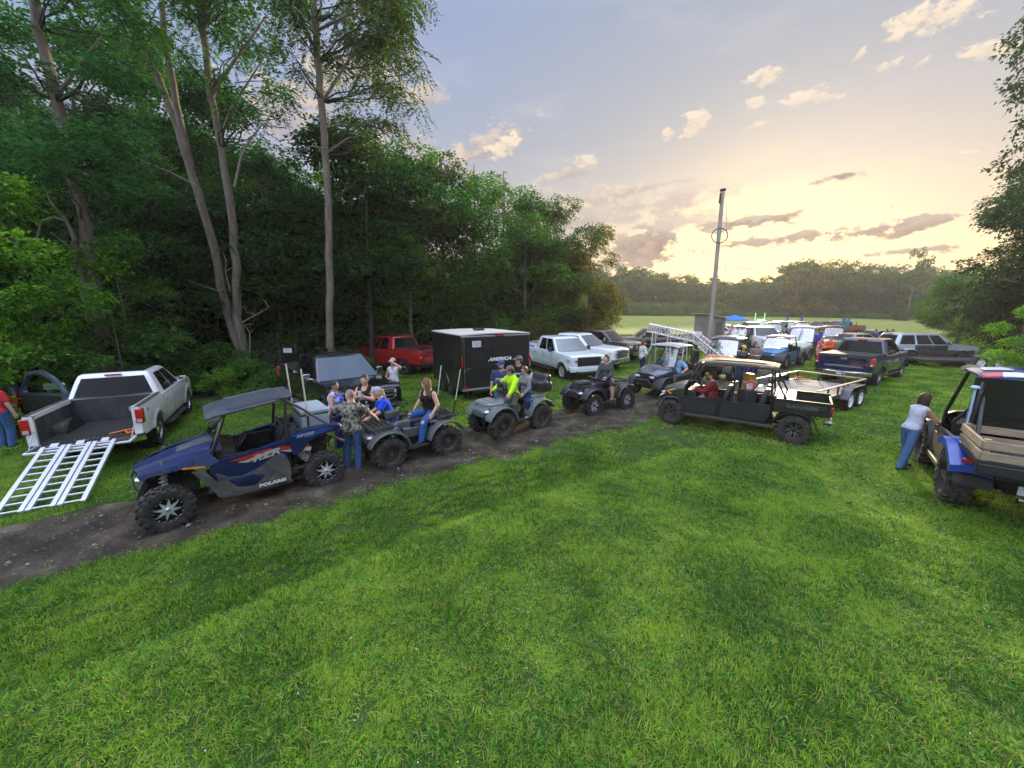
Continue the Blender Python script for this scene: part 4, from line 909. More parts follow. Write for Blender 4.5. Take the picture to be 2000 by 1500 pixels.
        f = MB(); f.prism([(.28, .88), (-.30, .975), (-.34, .94), (.10, .84)], yy - s * .01, yy + s * .002); f.prism([(-.42, .965), (-.86, .93), (-.93, .86), (-.44, .90)], yy - s * .01, yy + s * .002); f.build('red_stripe', RD, d)
        f = MB(); f.prism([(.18, .83), (-.34, .93), (-.40, .90), (.05, .80)], yy - s * .01, yy + s * .001); f.prism([(-.44, .89), (-.95, .85), (-.93, .78), (-.60, .83)], yy - s * .01, yy + s * .001); f.build('white_stripe', CREAM, d)
        X = (-1, 0, 0) if s > 0 else (1, 0, 0)
        def SM(x, z, tilt=0): return frame_M((x, s * .742, z), (X[0], 0, tilt), (0, 0, 1))
        text_mesh('POLARIS', .075, WHITE_L, 'lettering', d, bold=.004, sx=1.45, M=frame_M((-.27, s * .752, .35), (X[0], 0, .02), (0, 0, 1)))
        text_mesh('RZR', .15, CREAM, 'lettering', d, shear=.35, bold=.006, sx=1.5, M=frame_M((-.22, s * .722, .865), (X[0], 0, .17), (0, 0, 1)))
        f = MB(); f.box((-.06, s * .575, .68), (.92, .02, .56)); f.build('door_lining', PLB, d, bevel=.01)
        f = MB(); f.box((-.06, s * .66, .275), (1.05, .12, .07)); f.build('rocker', BD, t, bevel=.02)
        # rear quarter
        f = MB(); f.prism(rounded([(-.56, 1.07), (-.60, .98), (-.62, .74), (-.80, .80), (-.90, .96), (-1.20, 1.05), (-1.46, 1.08), (-1.50, 1.16), (-1.30, 1.20), (-.90, 1.18)], .03, 2), s * .56, s * .72, k=.985); q = f.build('rear_fender', BL, t, 30)
        f = MB(); f.prism([(-.62, 1.12), (-1.20, 1.175), (-1.40, 1.13), (-.90, 1.03)], s * .715, s * .728); f.build('blue_panel', AC, q)
        text_mesh('XP1000', .07, CREAM, 'lettering', q, shear=.3, bold=.002, sx=1.3, M=frame_M((-.86, s * .731, 1.10), (X[0], 0, .08), (0, 0, 1)))
        f = MB(); f.ball((-1.49, s * .60, 1.12), (.05, .09, .055), 10); f.build('tail_lamp', REDL if s < 0 else pm('smoked_lamp', (.12, .10, .10), .3), q)
        # cage
        c = MB(); c.tube([(.50, s * .60, 1.02), (.46, s * .61, 1.14), (.26, s * .53, 1.66), (.18, s * .52, 1.71), (-.56, s * .53, 1.80), (-.64, s * .54, 1.77), (-.56, s * .66, 1.10), (-.60, s * .62, .5)], .027, 9); c.build('cage_side', CAGE, t, weld=False)
        c = MB(); c.tube([(-.60, s * .53, 1.78), (-.86, s * .56, 1.58), (-1.32, s * .60, 1.17)], .024, 9); c.build('rear_brace', pm('cage_tube_silver', (.10, .105, .12), .35, .6, .3), t, weld=False)
        m = MB(); seat_mb(m, -.28, s * .30, .60, .48, .20, .62); m.build('seat', SEATM, t, 50)
    for x, z in ((.20, 1.70), (-.62, 1.79)):
        c = MB(); c.tube([(x, -.53, z), (x, .53, z)], .024, 8); c.build('cage_cross_bar', CAGE, t, weld=False)
    c = MB(); c.tube([(-.62, -.64, 1.18), (-.62, .64, 1.18)], .022, 8); c.build('harness_bar', CAGE, t, weld=False)
    # roof sheet with stepped sides
    def rf(u, v):
        q = 2 * v - 1; x = lerp(-.76, .52, u) ; z = lerp(1.865, 1.69, u) - .05 * abs(q) ** 5 + .018 * (1 if .25 < v < .75 and .1 < u < .8 else 0) - .035 * max(0, (u - .85) / .15) ** 2
        return (x, q * lerp(.50, .60, min(1, u * 4)) * (1 - .08 * max(0, (u - .8) / .2)), z)
    m = MB(); m.slab(rf, 20, 24, (0, 0, .028)); m.build('roof', pm('roof_plastic_dusty', (.035, .042, .060), .55, var=.2, vs=4, col2=(.075, .075, .08), thr=(.5, .8), detail=8), t, 40)
    # half windscreen: dusty pane on the front
    m = MB(); m.slab(lambda u, v: (lerp(.50, .31, v) + .02, (2 * u - 1) * lerp(.55, .48, v), lerp(1.12, 1.60, v)), 6, 4, (.008, 0, 0))
    m.build('windshield', clear_glass('dusty_pane', (.62, .58, .56), .20), t)
    d = MB(); d.slab(lambda u, v: (.44 - .26 * u, .56 * (2 * v - 1), 1.06 - .05 * u + .05 * math.sin(PI * v)), 4, 8, (0, 0, .20)); d.build('dashboard', PLB_D, t, 50)
    steer(t, .08, .30, 1.10)
    m = MB(); m.box((-.70, 0, .70), (.06, 1.0, .62), (0, -10, 0)); m.box((.30, 0, .60), (.5, .14, .25)); m.build('firewall', PLB, t, bevel=.02)
    # cargo tray
    m = MB(); m.box((-1.12, 0, 1.02), (.72, 1.02, .04)); 
    for s in (1, -1): m.box((-1.12, s * .52, 1.10), (.74, .05, .16))
    m.box((-1.47, 0, 1.08), (.04, 1.0, .12)); m.build('cargo_tray', BD, t, bevel=.012)
    # rear mechanicals: exhaust, hoses, pipes
    m = MB(); m.tube([(-1.05, .10, .62), (-1.22, .20, .70), (-1.40, .05, .74), (-1.40, -.30, .76)], [.035, .035, .075, .075], 10); m.tube([(-1.44, .16, .80), (-1.56, .30, .74), (-1.64, .34, .70)], .03, 8); m.build('exhaust', pm('rusty_steel', (.22, .13, .085), .6, .5, var=.4, vs=16, bump=.3, bs=80), t, weld=False)
    m = MB(); m.tube([(-.92, .42, .98), (-.92, .44, .72), (-.95, .42, .56)], .045, 10); m.build('air_intake', pm('dried_mud', (.24, .19, .14), .9, var=.25, vs=12, bump=.5, bs=60), t)
    m = MB(); m.tube([(-1.1, .46, .98), (-1.18, .50, .80), (-1.30, .46, .70), (-1.36, .36, .86)], .012, 6); m.tube([(-1.0, .45, .96), (-1.02, .5, .78), (-1.14, .47, .64), (-1.2, .4, .5)], .010, 6); m.tube([(-1.28, .38, .92), (-1.5, .42, .80), (-1.5, .3, .62)], .011, 6); m.build('hose', PLB, t, weld=False)
    m = MB(); m.tube([(1.36, -.34, .50), (1.50, -.30, .62), (1.52, -.22, .78), (1.52, .22, .78), (1.50, .30, .62), (1.36, .34, .50)], .016, 7); m.build('front_bumper', CAGE, t, weld=False)
    m = MB(); m.slab(lambda u, v: (-.56 + .0 * u, lerp(.66, .60, u), lerp(.92, 1.05, u)), 2, 2, (.02, 0, 0)); m.build('strap_tag', CREAM, t)
    for s, x in ((1, -.98), (-1, -.90)):           # wrapped whips (lower ends dark)
        m = MB(); m.tube([(x, s * .46, 1.08), (x - .01, s * .46, 1.38)], .016, 8); k = m.build('whip_base', PLB, t); m = MB(); m.tube([(x - .01, s * .46, 1.38), (x + .02, s * .46, 2.28)], .013, 8); m.build('whip', pm('whip_wrap', (.46, .46, .44), .5, var=.35, vs=26, stretch=(1, 1, 2)), k)
    return t
# ------------------------------------------------------------------ props
def ramp(loc, rz, L=2.75, dz=.62, label=''):
    t = thing('loading_ramp', label, 'ramp', loc, rz); A = math.atan2(dz, L)
    a = pm('ramp_aluminium', (.66, .66, .72), .35, .55, var=.06, vs=20)
    def P(x, y, z=0): return (x * math.cos(A) - z * math.sin(A), y, x * math.sin(A) + z * math.cos(A))
    for k in range(3):
        y0 = -.55 + k * .37; y1 = y0 + .355; m = MB(); Ln = math.hypot(L, dz)
        M = Matrix.Rotation(-A, 4, 'Y')
        for y in (y0 + .035, y1 - .035): m.box((Ln / 2, y, .02), (Ln, .068, .05)); m.box((Ln / 2, y, -.01), (Ln, .03, .03))
        for i in range(10): m.box((.05 + (Ln - .1) * i / 9, (y0 + y1) / 2, .015), (.03, .31, .035))
        m.box((Ln + .03, (y0 + y1) / 2, .035), (.12, .12, .02)); m.xf(M); m.build('ramp_panel', a, t, 30, bevel=.004)
    for k in range(2):
        y = -.55 + .3625 + k * .37; m = MB(); M = Matrix.Rotation(-A, 4, 'Y')
        m.tube([(.1, y, .05), (L - .1, y, .05)], .009, 6)
        m.xf(M); m.build('hinge', STEEL, t)
    return t
def cooler(loc, rz, rot=None):
    t = thing('cooler', 'large pale blue-grey cool box in the cargo tray behind the blue side-by-side seats', 'cooler', loc, rz); c = pm('cooler_plastic', (.28, .33, .37), .45, var=.08, vs=5, bump=.05)
    sdf_obj('tub', [rbox((0, 0, .17), (.25, .43, .17), r=.04, k=.01)], .014, c, t); sdf_obj('lid', [rbox((0, 0, .385), (.26, .44, .045), r=.03, k=.01)], .014, c, t)
    m = MB(); [m.box((-.262, y, .33), (.02, .07, .09)) for y in (-.25, .25)]; m.build('latch', PLB, t, bevel=.005)
    m = MB(); m.box((0, 0, .336), (.512, .872, .008)); m.build('seal', UNDER, t)
    return t
def box_trailer(loc, rz, W=2.85, L=3.5, H=1.95, z0=.42):
    """local: rear face in the plane x=0 looking to -x; box runs to +x; y from 0 (left corner seen from behind is +y)"""
    t = thing('enclosed_trailer', 'black enclosed cargo trailer with a white roof and white lettering on its rear door', 'trailer', loc, rz)
    B = pm('black_trailer_skin', (.012, .013, .016), .32, 0, .5, var=.15, vs=2); T = pm('trailer_trim_aluminium', (.50, .50, .51), .35, .8)
    m = MB(); m.box((L / 2, 0, z0 + H / 2), (L, W, H)); bo = m.build('body', B, t, bevel=.012)
    m = MB(); m.slab(lambda u, v: (lerp(-.02, L + .02, u), lerp(-W / 2 - .02, W / 2 + .02, v), z0 + H + .045 + .04 * math.sin(PI * v)), 6, 10, (0, 0, .04)); m.build('roof', pm('white_roof_skin', (.55, .53, .50), .45, var=.08, vs=3), t, 40)
    m = MB()
    for s in (1, -1): m.box((-.012, s * (W / 2 - .02), z0 + H / 2), (.03, .05, H)); m.box((L / 2, s * (W / 2 + .006), z0 + .03), (L, .02, .09)); m.box((L / 2, s * (W / 2 + .006), z0 + H - .02), (L, .02, .05))
    m.build('corner_post', B, t, bevel=.006)
    m = MB(); m.box((-.015, 0, z0 + .02), (.04, W, .07)); m.box((-.015, 0, z0 + H - .03), (.04, W, .05)); m.build('rear_sill', T, t, bevel=.006)
    m = MB(); m.box((-.010, 0, z0 + H / 2), (.02, W - .14, H - .14)); d = m.build('rear_door', B, t, bevel=.006)
    m = MB(); [m.tube([(-.035, s * (W / 2 - .10), z0 + .08), (-.035, s * (W / 2 - .10), z0 + H - .08)], .014, 8) for s in (1,)]; m.box((-.04, W / 2 - .22, z0 + .80), (.03, .24, .03)); m.box((-.04, W / 2 - .22, z0 + .80), (.035, .03, .14)); m.build('door_latch', STEEL, d)
    m = MB(); m.ball((-.03, W / 2 - .12, z0 + .70), (.02, .03, .035), 8); m.build('lock', CHROME, d)
    m = MB(); m.box((-.024, W / 2 - .60, z0 + H - .30), (.006, .34, .22)); st = m.build('sticker', pm('paper_white', (.62, .64, .66), .6, var=.05), d); m = MB(); [m.box((-.0285, W / 2 - .60, z0 + H - .24 - .035 * i), (.002, .26 - .03 * (i % 2), .010)) for i in range(4)]; m.build('printed_lines', pm('print_grey', (.25, .26, .28), .6), st)
    text_mesh('AMERICA', .17, WHITE_L, 'lettering', d, shear=.35, bold=.008, sx=1.35, M=frame_M((-.024, W / 2 - 1.55, z0 + 1.08), (0, -1, 0), (0, 0, 1)))
    for s in (1, -1):
        m = MB(); m.box((-.035, s * (W / 2 - .02), z0 + H * .52), (.02, .045, .42)); m.build('tail_lamp', REDL, t, bevel=.004)
        m = MB(); m.box((-.03, s * (W / 2 - .16), z0 + .10), (.02, .13, .09)); m.build('reflector', REDL, t, bevel=.004)
    m = MB(); m.box((-.045, -.10, z0 + H - .03), (.02, .36, .05)); m.build('clearance_lamp', REDL, t, bevel=.004)
    for s in (1, -1):
        for x in (L * .42, L * .42 + .85): wheel(t, x, s * (W / 2 - .14), .36, .36, .2, 'trailer', [STEEL, STEEL, UNDER])
        m = MB(); arch_mb(m, L * .42 + .42, .40, .48, s * (W / 2 - .26), s * (W / 2 + .03), 0, 180); m.build('mudguard', B, t, 40)
    m = MB(); m.box((L / 2, 0, z0 - .06), (L, W * .7, .1)); [m.box((.35, s * W * .4, .26), (.06, .06, .34)) for s in (1, -1)]; m.build('frame', UNDER, t)
    m = MB(); m.tube([(L, -.6, z0 - .05), (L + 1.2, 0, z0), (L, .6, z0 - .05)], .04, 6); m.build('tongue', UNDER, t); m = MB(); m.box((L * .5, 0, z0 + H + .12), (.36, .36, .12)); m.build('roof_vent', B, t, bevel=.02)
    return t
def flat_trailer(name, label, loc, rz, L0=-2.6, L1=1.45, W=2.05, dz=.55, tongue=1.6, rails=True, wheels=(-.43, .43), rr=.34, deckm=None, frame=None, railh=.42):
    t = thing(name, label, 'trailer', loc, rz); F = frame or pm('trailer_frame_black', (.03, .03, .032), .45, .3, .2, var=.2); D = deckm or pm('weathered_deck_wood', (.22, .20, .18), .85, var=.3, vs=3, stretch=(.6, 8, 1), bump=.3, bs=30)
    TOPR = pm('rail_angle_tan', (.42, .33, .24), .5, .2, var=.15)
    m = MB(); [m.box(((L0 + L1) / 2, -W / 2 + .14 * (k + .5) * W / (.14 * 15), dz), (L1 - L0, W / 15 - .008, .04)) for k in range(15)]; m.build('deck', D, t)
    m = MB(); [m.box(((L0 + L1) / 2, s * W / 2, dz - .03), (L1 - L0, .06, .12)) for s in (1, -1)]; [m.box((x, 0, dz - .05), (.06, W, .1)) for x in (L0, 0, L1)]
    m.tube([(L1, -.7, dz - .06), (L1 + tongue, 0, dz - .10)], .04, 6); m.tube([(L1, .7, dz - .06), (L1 + tongue, 0, dz - .10)], .04, 6); m.tube([(L1 + tongue - .25, 0, dz + .25), (L1 + tongue - .25, 0, .1)], .03, 6); m.build('frame', F, t)
    if rails:
        m = MB(); m2 = MB(); zt = dz + railh
        for s in (1, -1):
            m2.box(((L0 + L1) / 2, s * (W / 2 + .01), zt), (L1 - L0, .05, .035))
            for k in range(6): x = lerp(L0 + .03, L1 - .03, k / 5); m.box((x, s * W / 2, dz + railh / 2), (.05, .045, railh))
        m2.box((L1, 0, zt), (.05, W, .035)); [m.box((L1, y, dz + railh / 2), (.045, .05, railh)) for y in (-.35, .35)]
        for k in range(26): x = lerp(L0, L1, k / 25); m.tube([(x, W / 2, dz), (x, W / 2, zt)], .004, 4)
        for k in range(5): m.tube([(L0, W / 2, dz + .08 * k), (L1, W / 2, dz + .08 * k)], .004, 4)
        m.build('rail_post', F, t, weld=False); m2.build('top_rail', TOPR, t)
    for s in (1, -1):
        for x in wheels: wheel(t, x, s * (W / 2 + .16), rr, rr, .2, 'trailer', [pm('white_wheel', (.72, .76, .78), .35, var=.05), STEEL, UNDER])
        m = MB(); x0, x1 = wheels[0] - .40, wheels[-1] + .40; q = [(x0, dz - .12), (x0 + .14, rr * 2 + .04), (x0 + .3, rr * 2 + .12), (x1 - .3, rr * 2 + .12), (x1 - .14, rr * 2 + .04), (x1, dz - .12)]
        m.slab(lambda u, v: (lerp(q[min(4, int(u * 5 - 1e-6))][0], q[min(4, int(u * 5 - 1e-6)) + 1][0], u * 5 - min(4, int(u * 5 - 1e-6))), s * lerp(W / 2 + .03, W / 2 + .29, v), lerp(q[min(4, int(u * 5 - 1e-6))][1], q[min(4, int(u * 5 - 1e-6)) + 1][1], u * 5 - min(4, int(u * 5 - 1e-6)))), 15, 2, (0, 0, .012)); m.build('mudguard', pm('mudguard_grey', (.09, .085, .11), .35, .4, .4), t, 30)
    return t
# ------------------------------------------------------------------ ground, sky, vegetation
def track_y(x):                                    # centre line and half width of the dirt track
    X = [-14, -8, -5.9, -3.8, -.8, 3.5, 7.1, 11, 15, 21, 30]; Y = [2.6, 4.2, 5.6, 7.0, 9.5, 12.2, 15.0, 18.2, 21.8, 28, 40]; Wd = [1.3, 1.1, 1.02, 1.05, 1.32, 1.28, 1.28, 1.3, 1.2, 1.3, 1.5]
    return np.interp(x, X, Y), np.interp(x, X, Wd)
def track_d(x, y):                                 # signed-ish distance / half width (1 = edge)
    c, w = track_y(x); return np.abs(y - c) * .83 / w
def n2(x, y, f, s=0):
    return (np.sin(x * f * 1.7 + 1.3 + s) * np.cos(y * f * 1.3 - .7 + s * 2) + np.sin(x * f * .9 - y * f * 1.1 + 2.1 + s) + .5 * np.sin(x * f * 3.1 + y * f * 2.7 + s * 3)) / 2.5
def gz(y): return np.interp(y, [0, 40, 60, 80, 110, 150, 170, 400], [0, 0, -.5, -1.2, -1.2, -.2, .6, 3.0])
def gh(x, y):
    c, w = track_y(x); d = (c - y) * .83
    S3 = lambda a, b, v: (lambda t: t * t * (3 - 2 * t))(np.clip((v - a) / (b - a), 0, 1))
    ditch = -.34 * S3(1.5, 2.75, d) * (1 - S3(2.95, 3.30, d)) * np.clip((14 - x) / 8, 0, 1) * np.clip((x + 7) / 5, .55, 1)
    hump = .07 * np.exp(-((d - 3.9) / .7) ** 2)* np.clip((14 - x) / 8, 0, 1)
    quiet = np.clip((d - 1.2) / .8, 0, 1) * np.clip((7.6 - np.hypot(x - 8.9, y - 6.7) * 0 - 0) / 3, 0, 1) 
    return gz(y) + (ditch + hump) * np.clip((d - 1.3) / .5, 0, 1) * (1 - np.exp(-((x - 6.3) ** 2 + (y - 10.8) ** 2) / 6)) + .018 * n2(x, y, 1.1) * np.clip((d - 1.4) / 1.0, 0, 1) * np.clip((9.5 - np.hypot(x, y)) / 2, 0, 1)
def grad_mat(name, stops, scale, rough=.95, bump=.6, bs=30, big=None, bigs=.25):
    m = bpy.data.materials.new(name); m.use_nodes = True; nt = m.node_tree; b = nt.nodes['Principled BSDF']; L = nt.links.new
    g = nd(nt, 'ShaderNodeNewGeometry'); nz = nd(nt, 'ShaderNodeTexNoise', Scale=scale, Detail=9, Roughness=.65); L(g.outputs['Position'], nz.inputs['Vector'])
    cr = nd(nt, 'ShaderNodeValToRGB'); L(nz.outputs[0], cr.inputs[0]); e = cr.color_ramp.elements
    while len(e) < len(stops): e.new(.5)
    for k, (p, c) in enumerate(stops): e[k].position = p; e[k].color = (*c, 1)
    out = cr.outputs[0]
    if big:
        nb = nd(nt, 'ShaderNodeTexNoise', Scale=bigs, Detail=4); L(g.outputs['Position'], nb.inputs['Vector']); mr = nd(nt, 'ShaderNodeMapRange'); L(nb.outputs[0], mr.inputs[0]); mr.inputs[1].default_value = .42; mr.inputs[2].default_value = .6
        mx = nd(nt, 'ShaderNodeMix', _data_type='RGBA'); L(mr.outputs[0], mx.inputs[0]); L(out, mx.inputs[6]); mx.inputs[7].default_value = (*big, 1); mm = nd(nt, 'ShaderNodeMath', _operation='MULTIPLY'); L(mr.outputs[0], mm.inputs[0]); mm.inputs[1].default_value = .6; L(mm.outputs[0], mx.inputs[0]); out = mx.outputs[2]
    L(out, b.inputs['Base Color']); b.inputs['Roughness'].default_value = rough; b.inputs['Specular IOR Level'].default_value = .2
    n3 = nd(nt, 'ShaderNodeTexNoise', Scale=bs, Detail=6); L(g.outputs['Position'], n3.inputs['Vector']); bp = nd(nt, 'ShaderNodeBump', Strength=bump, Distance=.03); L(n3.outputs[0], bp.inputs['Height']); L(bp.outputs[0], b.inputs['Normal'])
    MATS[name] = m; return m
def blade_mat(name, c1, c2, c3, tr=.35, scale=.35, rough=.6, isl=.35, cstraw=None):
    m = bpy.data.materials.new(name); m.use_nodes = True; nt = m.node_tree; nt.nodes.clear(); L = nt.links.new
    o = nd(nt, 'ShaderNodeOutputMaterial'); g = nd(nt, 'ShaderNodeNewGeometry')
    nz = nd(nt, 'ShaderNodeTexNoise', Scale=scale, Detail=6, Roughness=.6); L(g.outputs['Position'], nz.inputs['Vector'])
    ad = nd(nt, 'ShaderNodeMath', _operation='MULTIPLY_ADD'); L(g.outputs['Random Per Island'], ad.inputs[0]); ad.inputs[1].default_value = isl; L(nz.outputs[0], ad.inputs[2])
    cr = nd(nt, 'ShaderNodeValToRGB'); sb = nd(nt, 'ShaderNodeMath', _operation='SUBTRACT'); L(ad.outputs[0], sb.inputs[0]); sb.inputs[1].default_value = isl / 2; L(sb.outputs[0], cr.inputs[0])
    e = cr.color_ramp.elements; e.new(.5)
    for k, (p, c) in enumerate(((.36, c1), (.5, c2), (.64, c3))): e[k].position = p; e[k].color = (*c, 1)
    out = cr.outputs[0]
    if cstraw:
        gt = nd(nt, 'ShaderNodeMath', _operation='GREATER_THAN'); L(g.outputs['Random Per Island'], gt.inputs[0]); gt.inputs[1].default_value = .93
        mx = nd(nt, 'ShaderNodeMix', _data_type='RGBA'); L(gt.outputs[0], mx.inputs[0]); L(out, mx.inputs[6]); mx.inputs[7].default_value = (*cstraw, 1); out = mx.outputs[2]
    d = nd(nt, 'ShaderNodeBsdfPrincipled'); L(out, d.inputs['Base Color']); d.inputs['Roughness'].default_value = rough; d.inputs['Specular IOR Level'].default_value = .3
    t = nd(nt, 'ShaderNodeBsdfTranslucent'); hs = nd(nt, 'ShaderNodeHueSaturation', Saturation=1.1, Value=1.3); L(out, hs.inputs['Color']); L(hs.outputs[0], t.inputs[0])
    mx = nd(nt, 'ShaderNodeMixShader'); mx.inputs[0].default_value = tr; L(d.outputs[0], mx.inputs[1]); L(t.outputs[0], mx.inputs[2]); L(mx.outputs[0], o.inputs[0]); MATS[name] = m; return m
# ---- ground sheets
def axis_pts(lo, hi, fine0, fine1, step, grow=1.18):
    a = list(np.arange(fine0, fine1 + 1e-6, step)); s = step
    while a[-1] < hi: s *= grow; a.append(a[-1] + s)
    s = step
    while a[0] > lo: s *= grow; a.insert(0, a[0] - s)
    return np.array(a)
def build_ground():
    gx = axis_pts(-700, 700, -13, 15, .17); gy = axis_pts(-40, 900, -1, 17, .17, 1.10); X, Y = np.meshgrid(gx, gy, indexing='ij'); Z = gh(X, Y)
    V = np.stack([X, Y, Z], -1).reshape(-1, 3); ny = len(gy); i = np.arange(len(gx) - 1)[:, None] * ny + np.arange(ny - 1)[None]; i = i.ravel(); F = np.stack([i, i + ny, i + ny + 1, i + 1], 1)
    m = grad_mat('lawn_soil', [(.30, (.018, .040, .009)), (.5, (.045, .085, .015)), (.68, (.085, .11, .026))], 45, big=(.05, .065, .02), bigs=.30)
    tag(put('ground', np_mesh('ground', V, F, None, m)), None, None, kind='structure')
    # far hay field
    fm = grad_mat('hay_field', [(.3, (.17, .20, .040)), (.5, (.21, .225, .050)), (.7, (.25, .235, .065))], .05, bump=.3, bs=2, big=(.13, .20, .038), bigs=.012)
    us = np.linspace(-45, 190, 60); vs = np.linspace(0, 1, 40); U, Vv = np.meshgrid(us, vs, indexing='ij'); y0 = 52 + 2.5 * n2(us, us * 0, .15); YY = y0[:, None] + (235 - y0[:, None]) * Vv ** 1.6; FV = np.stack([U, YY, gz(YY) + .16], -1).reshape(-1, 3); i = (np.arange(59)[:, None] * 40 + np.arange(39)[None]).ravel()
    tag(put('field', np_mesh('field', FV, np.stack([i, i + 40, i + 41, i + 1], 1), None, fm)), None, None, kind='structure')
    # dirt track with a ragged border
    tm = grad_mat('track_dirt', [(.34, (.020, .015, .010)), (.47, (.045, .034, .024)), (.57, (.085, .066, .046)), (.70, (.17, .145, .11))], 1.9, rough=.82, bump=1.0, bs=22, big=(.026, .022, .018), bigs=.9)
    xs = np.arange(-14, 24, .12); K = 16; c, w = track_y(xs); V = []
    for k in range(K + 1):
        q = -1 + 2 * k / K; ed = (1 + .16 * n2(xs, xs * 0 + q, 2.2, q * 3) + .10 * n2(xs, xs * 0, 7.1, q)) * np.clip((24.5 - xs) / 8, .05, 1)
        y = c + q * w * ed / .83; rut = -.035 * np.exp(-((abs(q) - .55) / .16) ** 2) + .02 * n2(xs, y, 3.0) * (abs(q) < .95)
        V.append(np.stack([xs, y, np.maximum(.008, .062 + rut * 1.5) if abs(q) < .97 else .005 + 0 * xs], 1))
    V = np.stack(V, 1).reshape(-1, 3); i = (np.arange(len(xs) - 1)[:, None] * (K + 1) + np.arange(K)[None]).ravel(); F = np.stack([i, i + K + 1, i + K + 2, i + 1], 1)
    tag(put('dirt_track', np_mesh('dirt_track', V, F, None, tm)), None, None, kind='structure')
    # woodland floor
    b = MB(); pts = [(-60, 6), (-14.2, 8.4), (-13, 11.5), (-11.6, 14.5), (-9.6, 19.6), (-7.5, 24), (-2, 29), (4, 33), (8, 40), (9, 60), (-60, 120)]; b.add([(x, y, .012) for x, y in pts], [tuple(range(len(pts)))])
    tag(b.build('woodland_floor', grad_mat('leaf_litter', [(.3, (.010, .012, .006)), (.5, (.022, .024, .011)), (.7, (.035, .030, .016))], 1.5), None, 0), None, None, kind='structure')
    # pebbles in the track
    r = np.random.default_rng(5); N = 2600; px = r.uniform(-11, 14, N); c, w = track_y(px); q = r.normal(0, .55, N); py = c + q * w / .83; s = r.uniform(.006, .022, N) * (1 + (r.random(N) > .93) * 1.2)
    base = np.array([(1, 0, 0), (-1, 0, 0), (0, 1, 0), (0, -1, 0), (0, 0, .7), (0, 0, -.7)], float); T = np.array([(0, 2, 4), (2, 1, 4), (1, 3, 4), (3, 0, 4), (2, 0, 5), (1, 2, 5), (3, 1, 5), (0, 3, 5)])
    a = r.uniform(0, 6.28, N); B = base[None] * s[:, None, None] * r.uniform(.6, 1.3, (N, 6, 1)); Rm = np.stack([np.stack([np.cos(a), -np.sin(a), a * 0], 1), np.stack([np.sin(a), np.cos(a), a * 0], 1), np.stack([a * 0, a * 0, a * 0 + 1], 1)], 1)
    V = np.einsum('nij,nkj->nki', Rm, B) + np.stack([px, py, np.full(N, .05)], 1)[:, None]; F = (T[None] + 6 * np.arange(N)[:, None, None]).reshape(-1, 3)
    tag(put('gravel', np_mesh('gravel', V.reshape(-1, 3), F, None, pm('pebble', (.10, .09, .08), .8, var=.6, vs=3, col2=(.24, .23, .21)), False)), 'small pale stones scattered in the dirt of the track', None, kind='stuff')
# ---- grass: patches of real blades instanced over the lawn
def blade_patch(size, n, h0, h1, w, seg=3, seed=0, lean=.9, clump=.5):
    r = np.random.default_rng(seed); nc = max(1, n // 12); cx = r.uniform(-size / 2, size / 2, (nc, 2)); ci = r.integers(0, nc, n); jit = r.normal(0, w * 4 + .012, (n, 2))
    base = np.where(r.random((n, 1)) < clump, cx[ci] + jit, r.uniform(-size / 2, size / 2, (n, 2))); hgt = (r.uniform(h0, h1, n) * (1 + .5 * (r.random(n) > .92))) * (.7 + .6 * r.random(nc)[ci])
    a = r.uniform(0, 2 * PI, n); dr = np.stack([np.cos(a), np.sin(a)], 1); pr = np.stack([-np.sin(a), np.cos(a)], 1); ln = r.uniform(.15, 1, n) * lean; ww = w * r.uniform(.6, 1.3, n)
    lay = []
    for k in range(seg + 1):
        t = k / seg; off = dr * (ln * hgt * t ** 1.8)[:, None]; z = hgt * (t - .30 * ln * t * t); wd = ww * (1 - t ** 1.5) + w * .08
        for s in (-1, 1): lay.append(np.concatenate([base + off + pr * (s * wd / 2)[:, None], z[:, None]], 1))
    V = np.stack(lay, 1); k2 = 2 * (seg + 1); F = np.array([(2 * k, 2 * k + 1, 2 * k + 3, 2 * k + 2) for k in range(seg)])
    return V.reshape(-1, 3), (F[None] + k2 * np.arange(n)[:, None, None]).reshape(-1, 4)
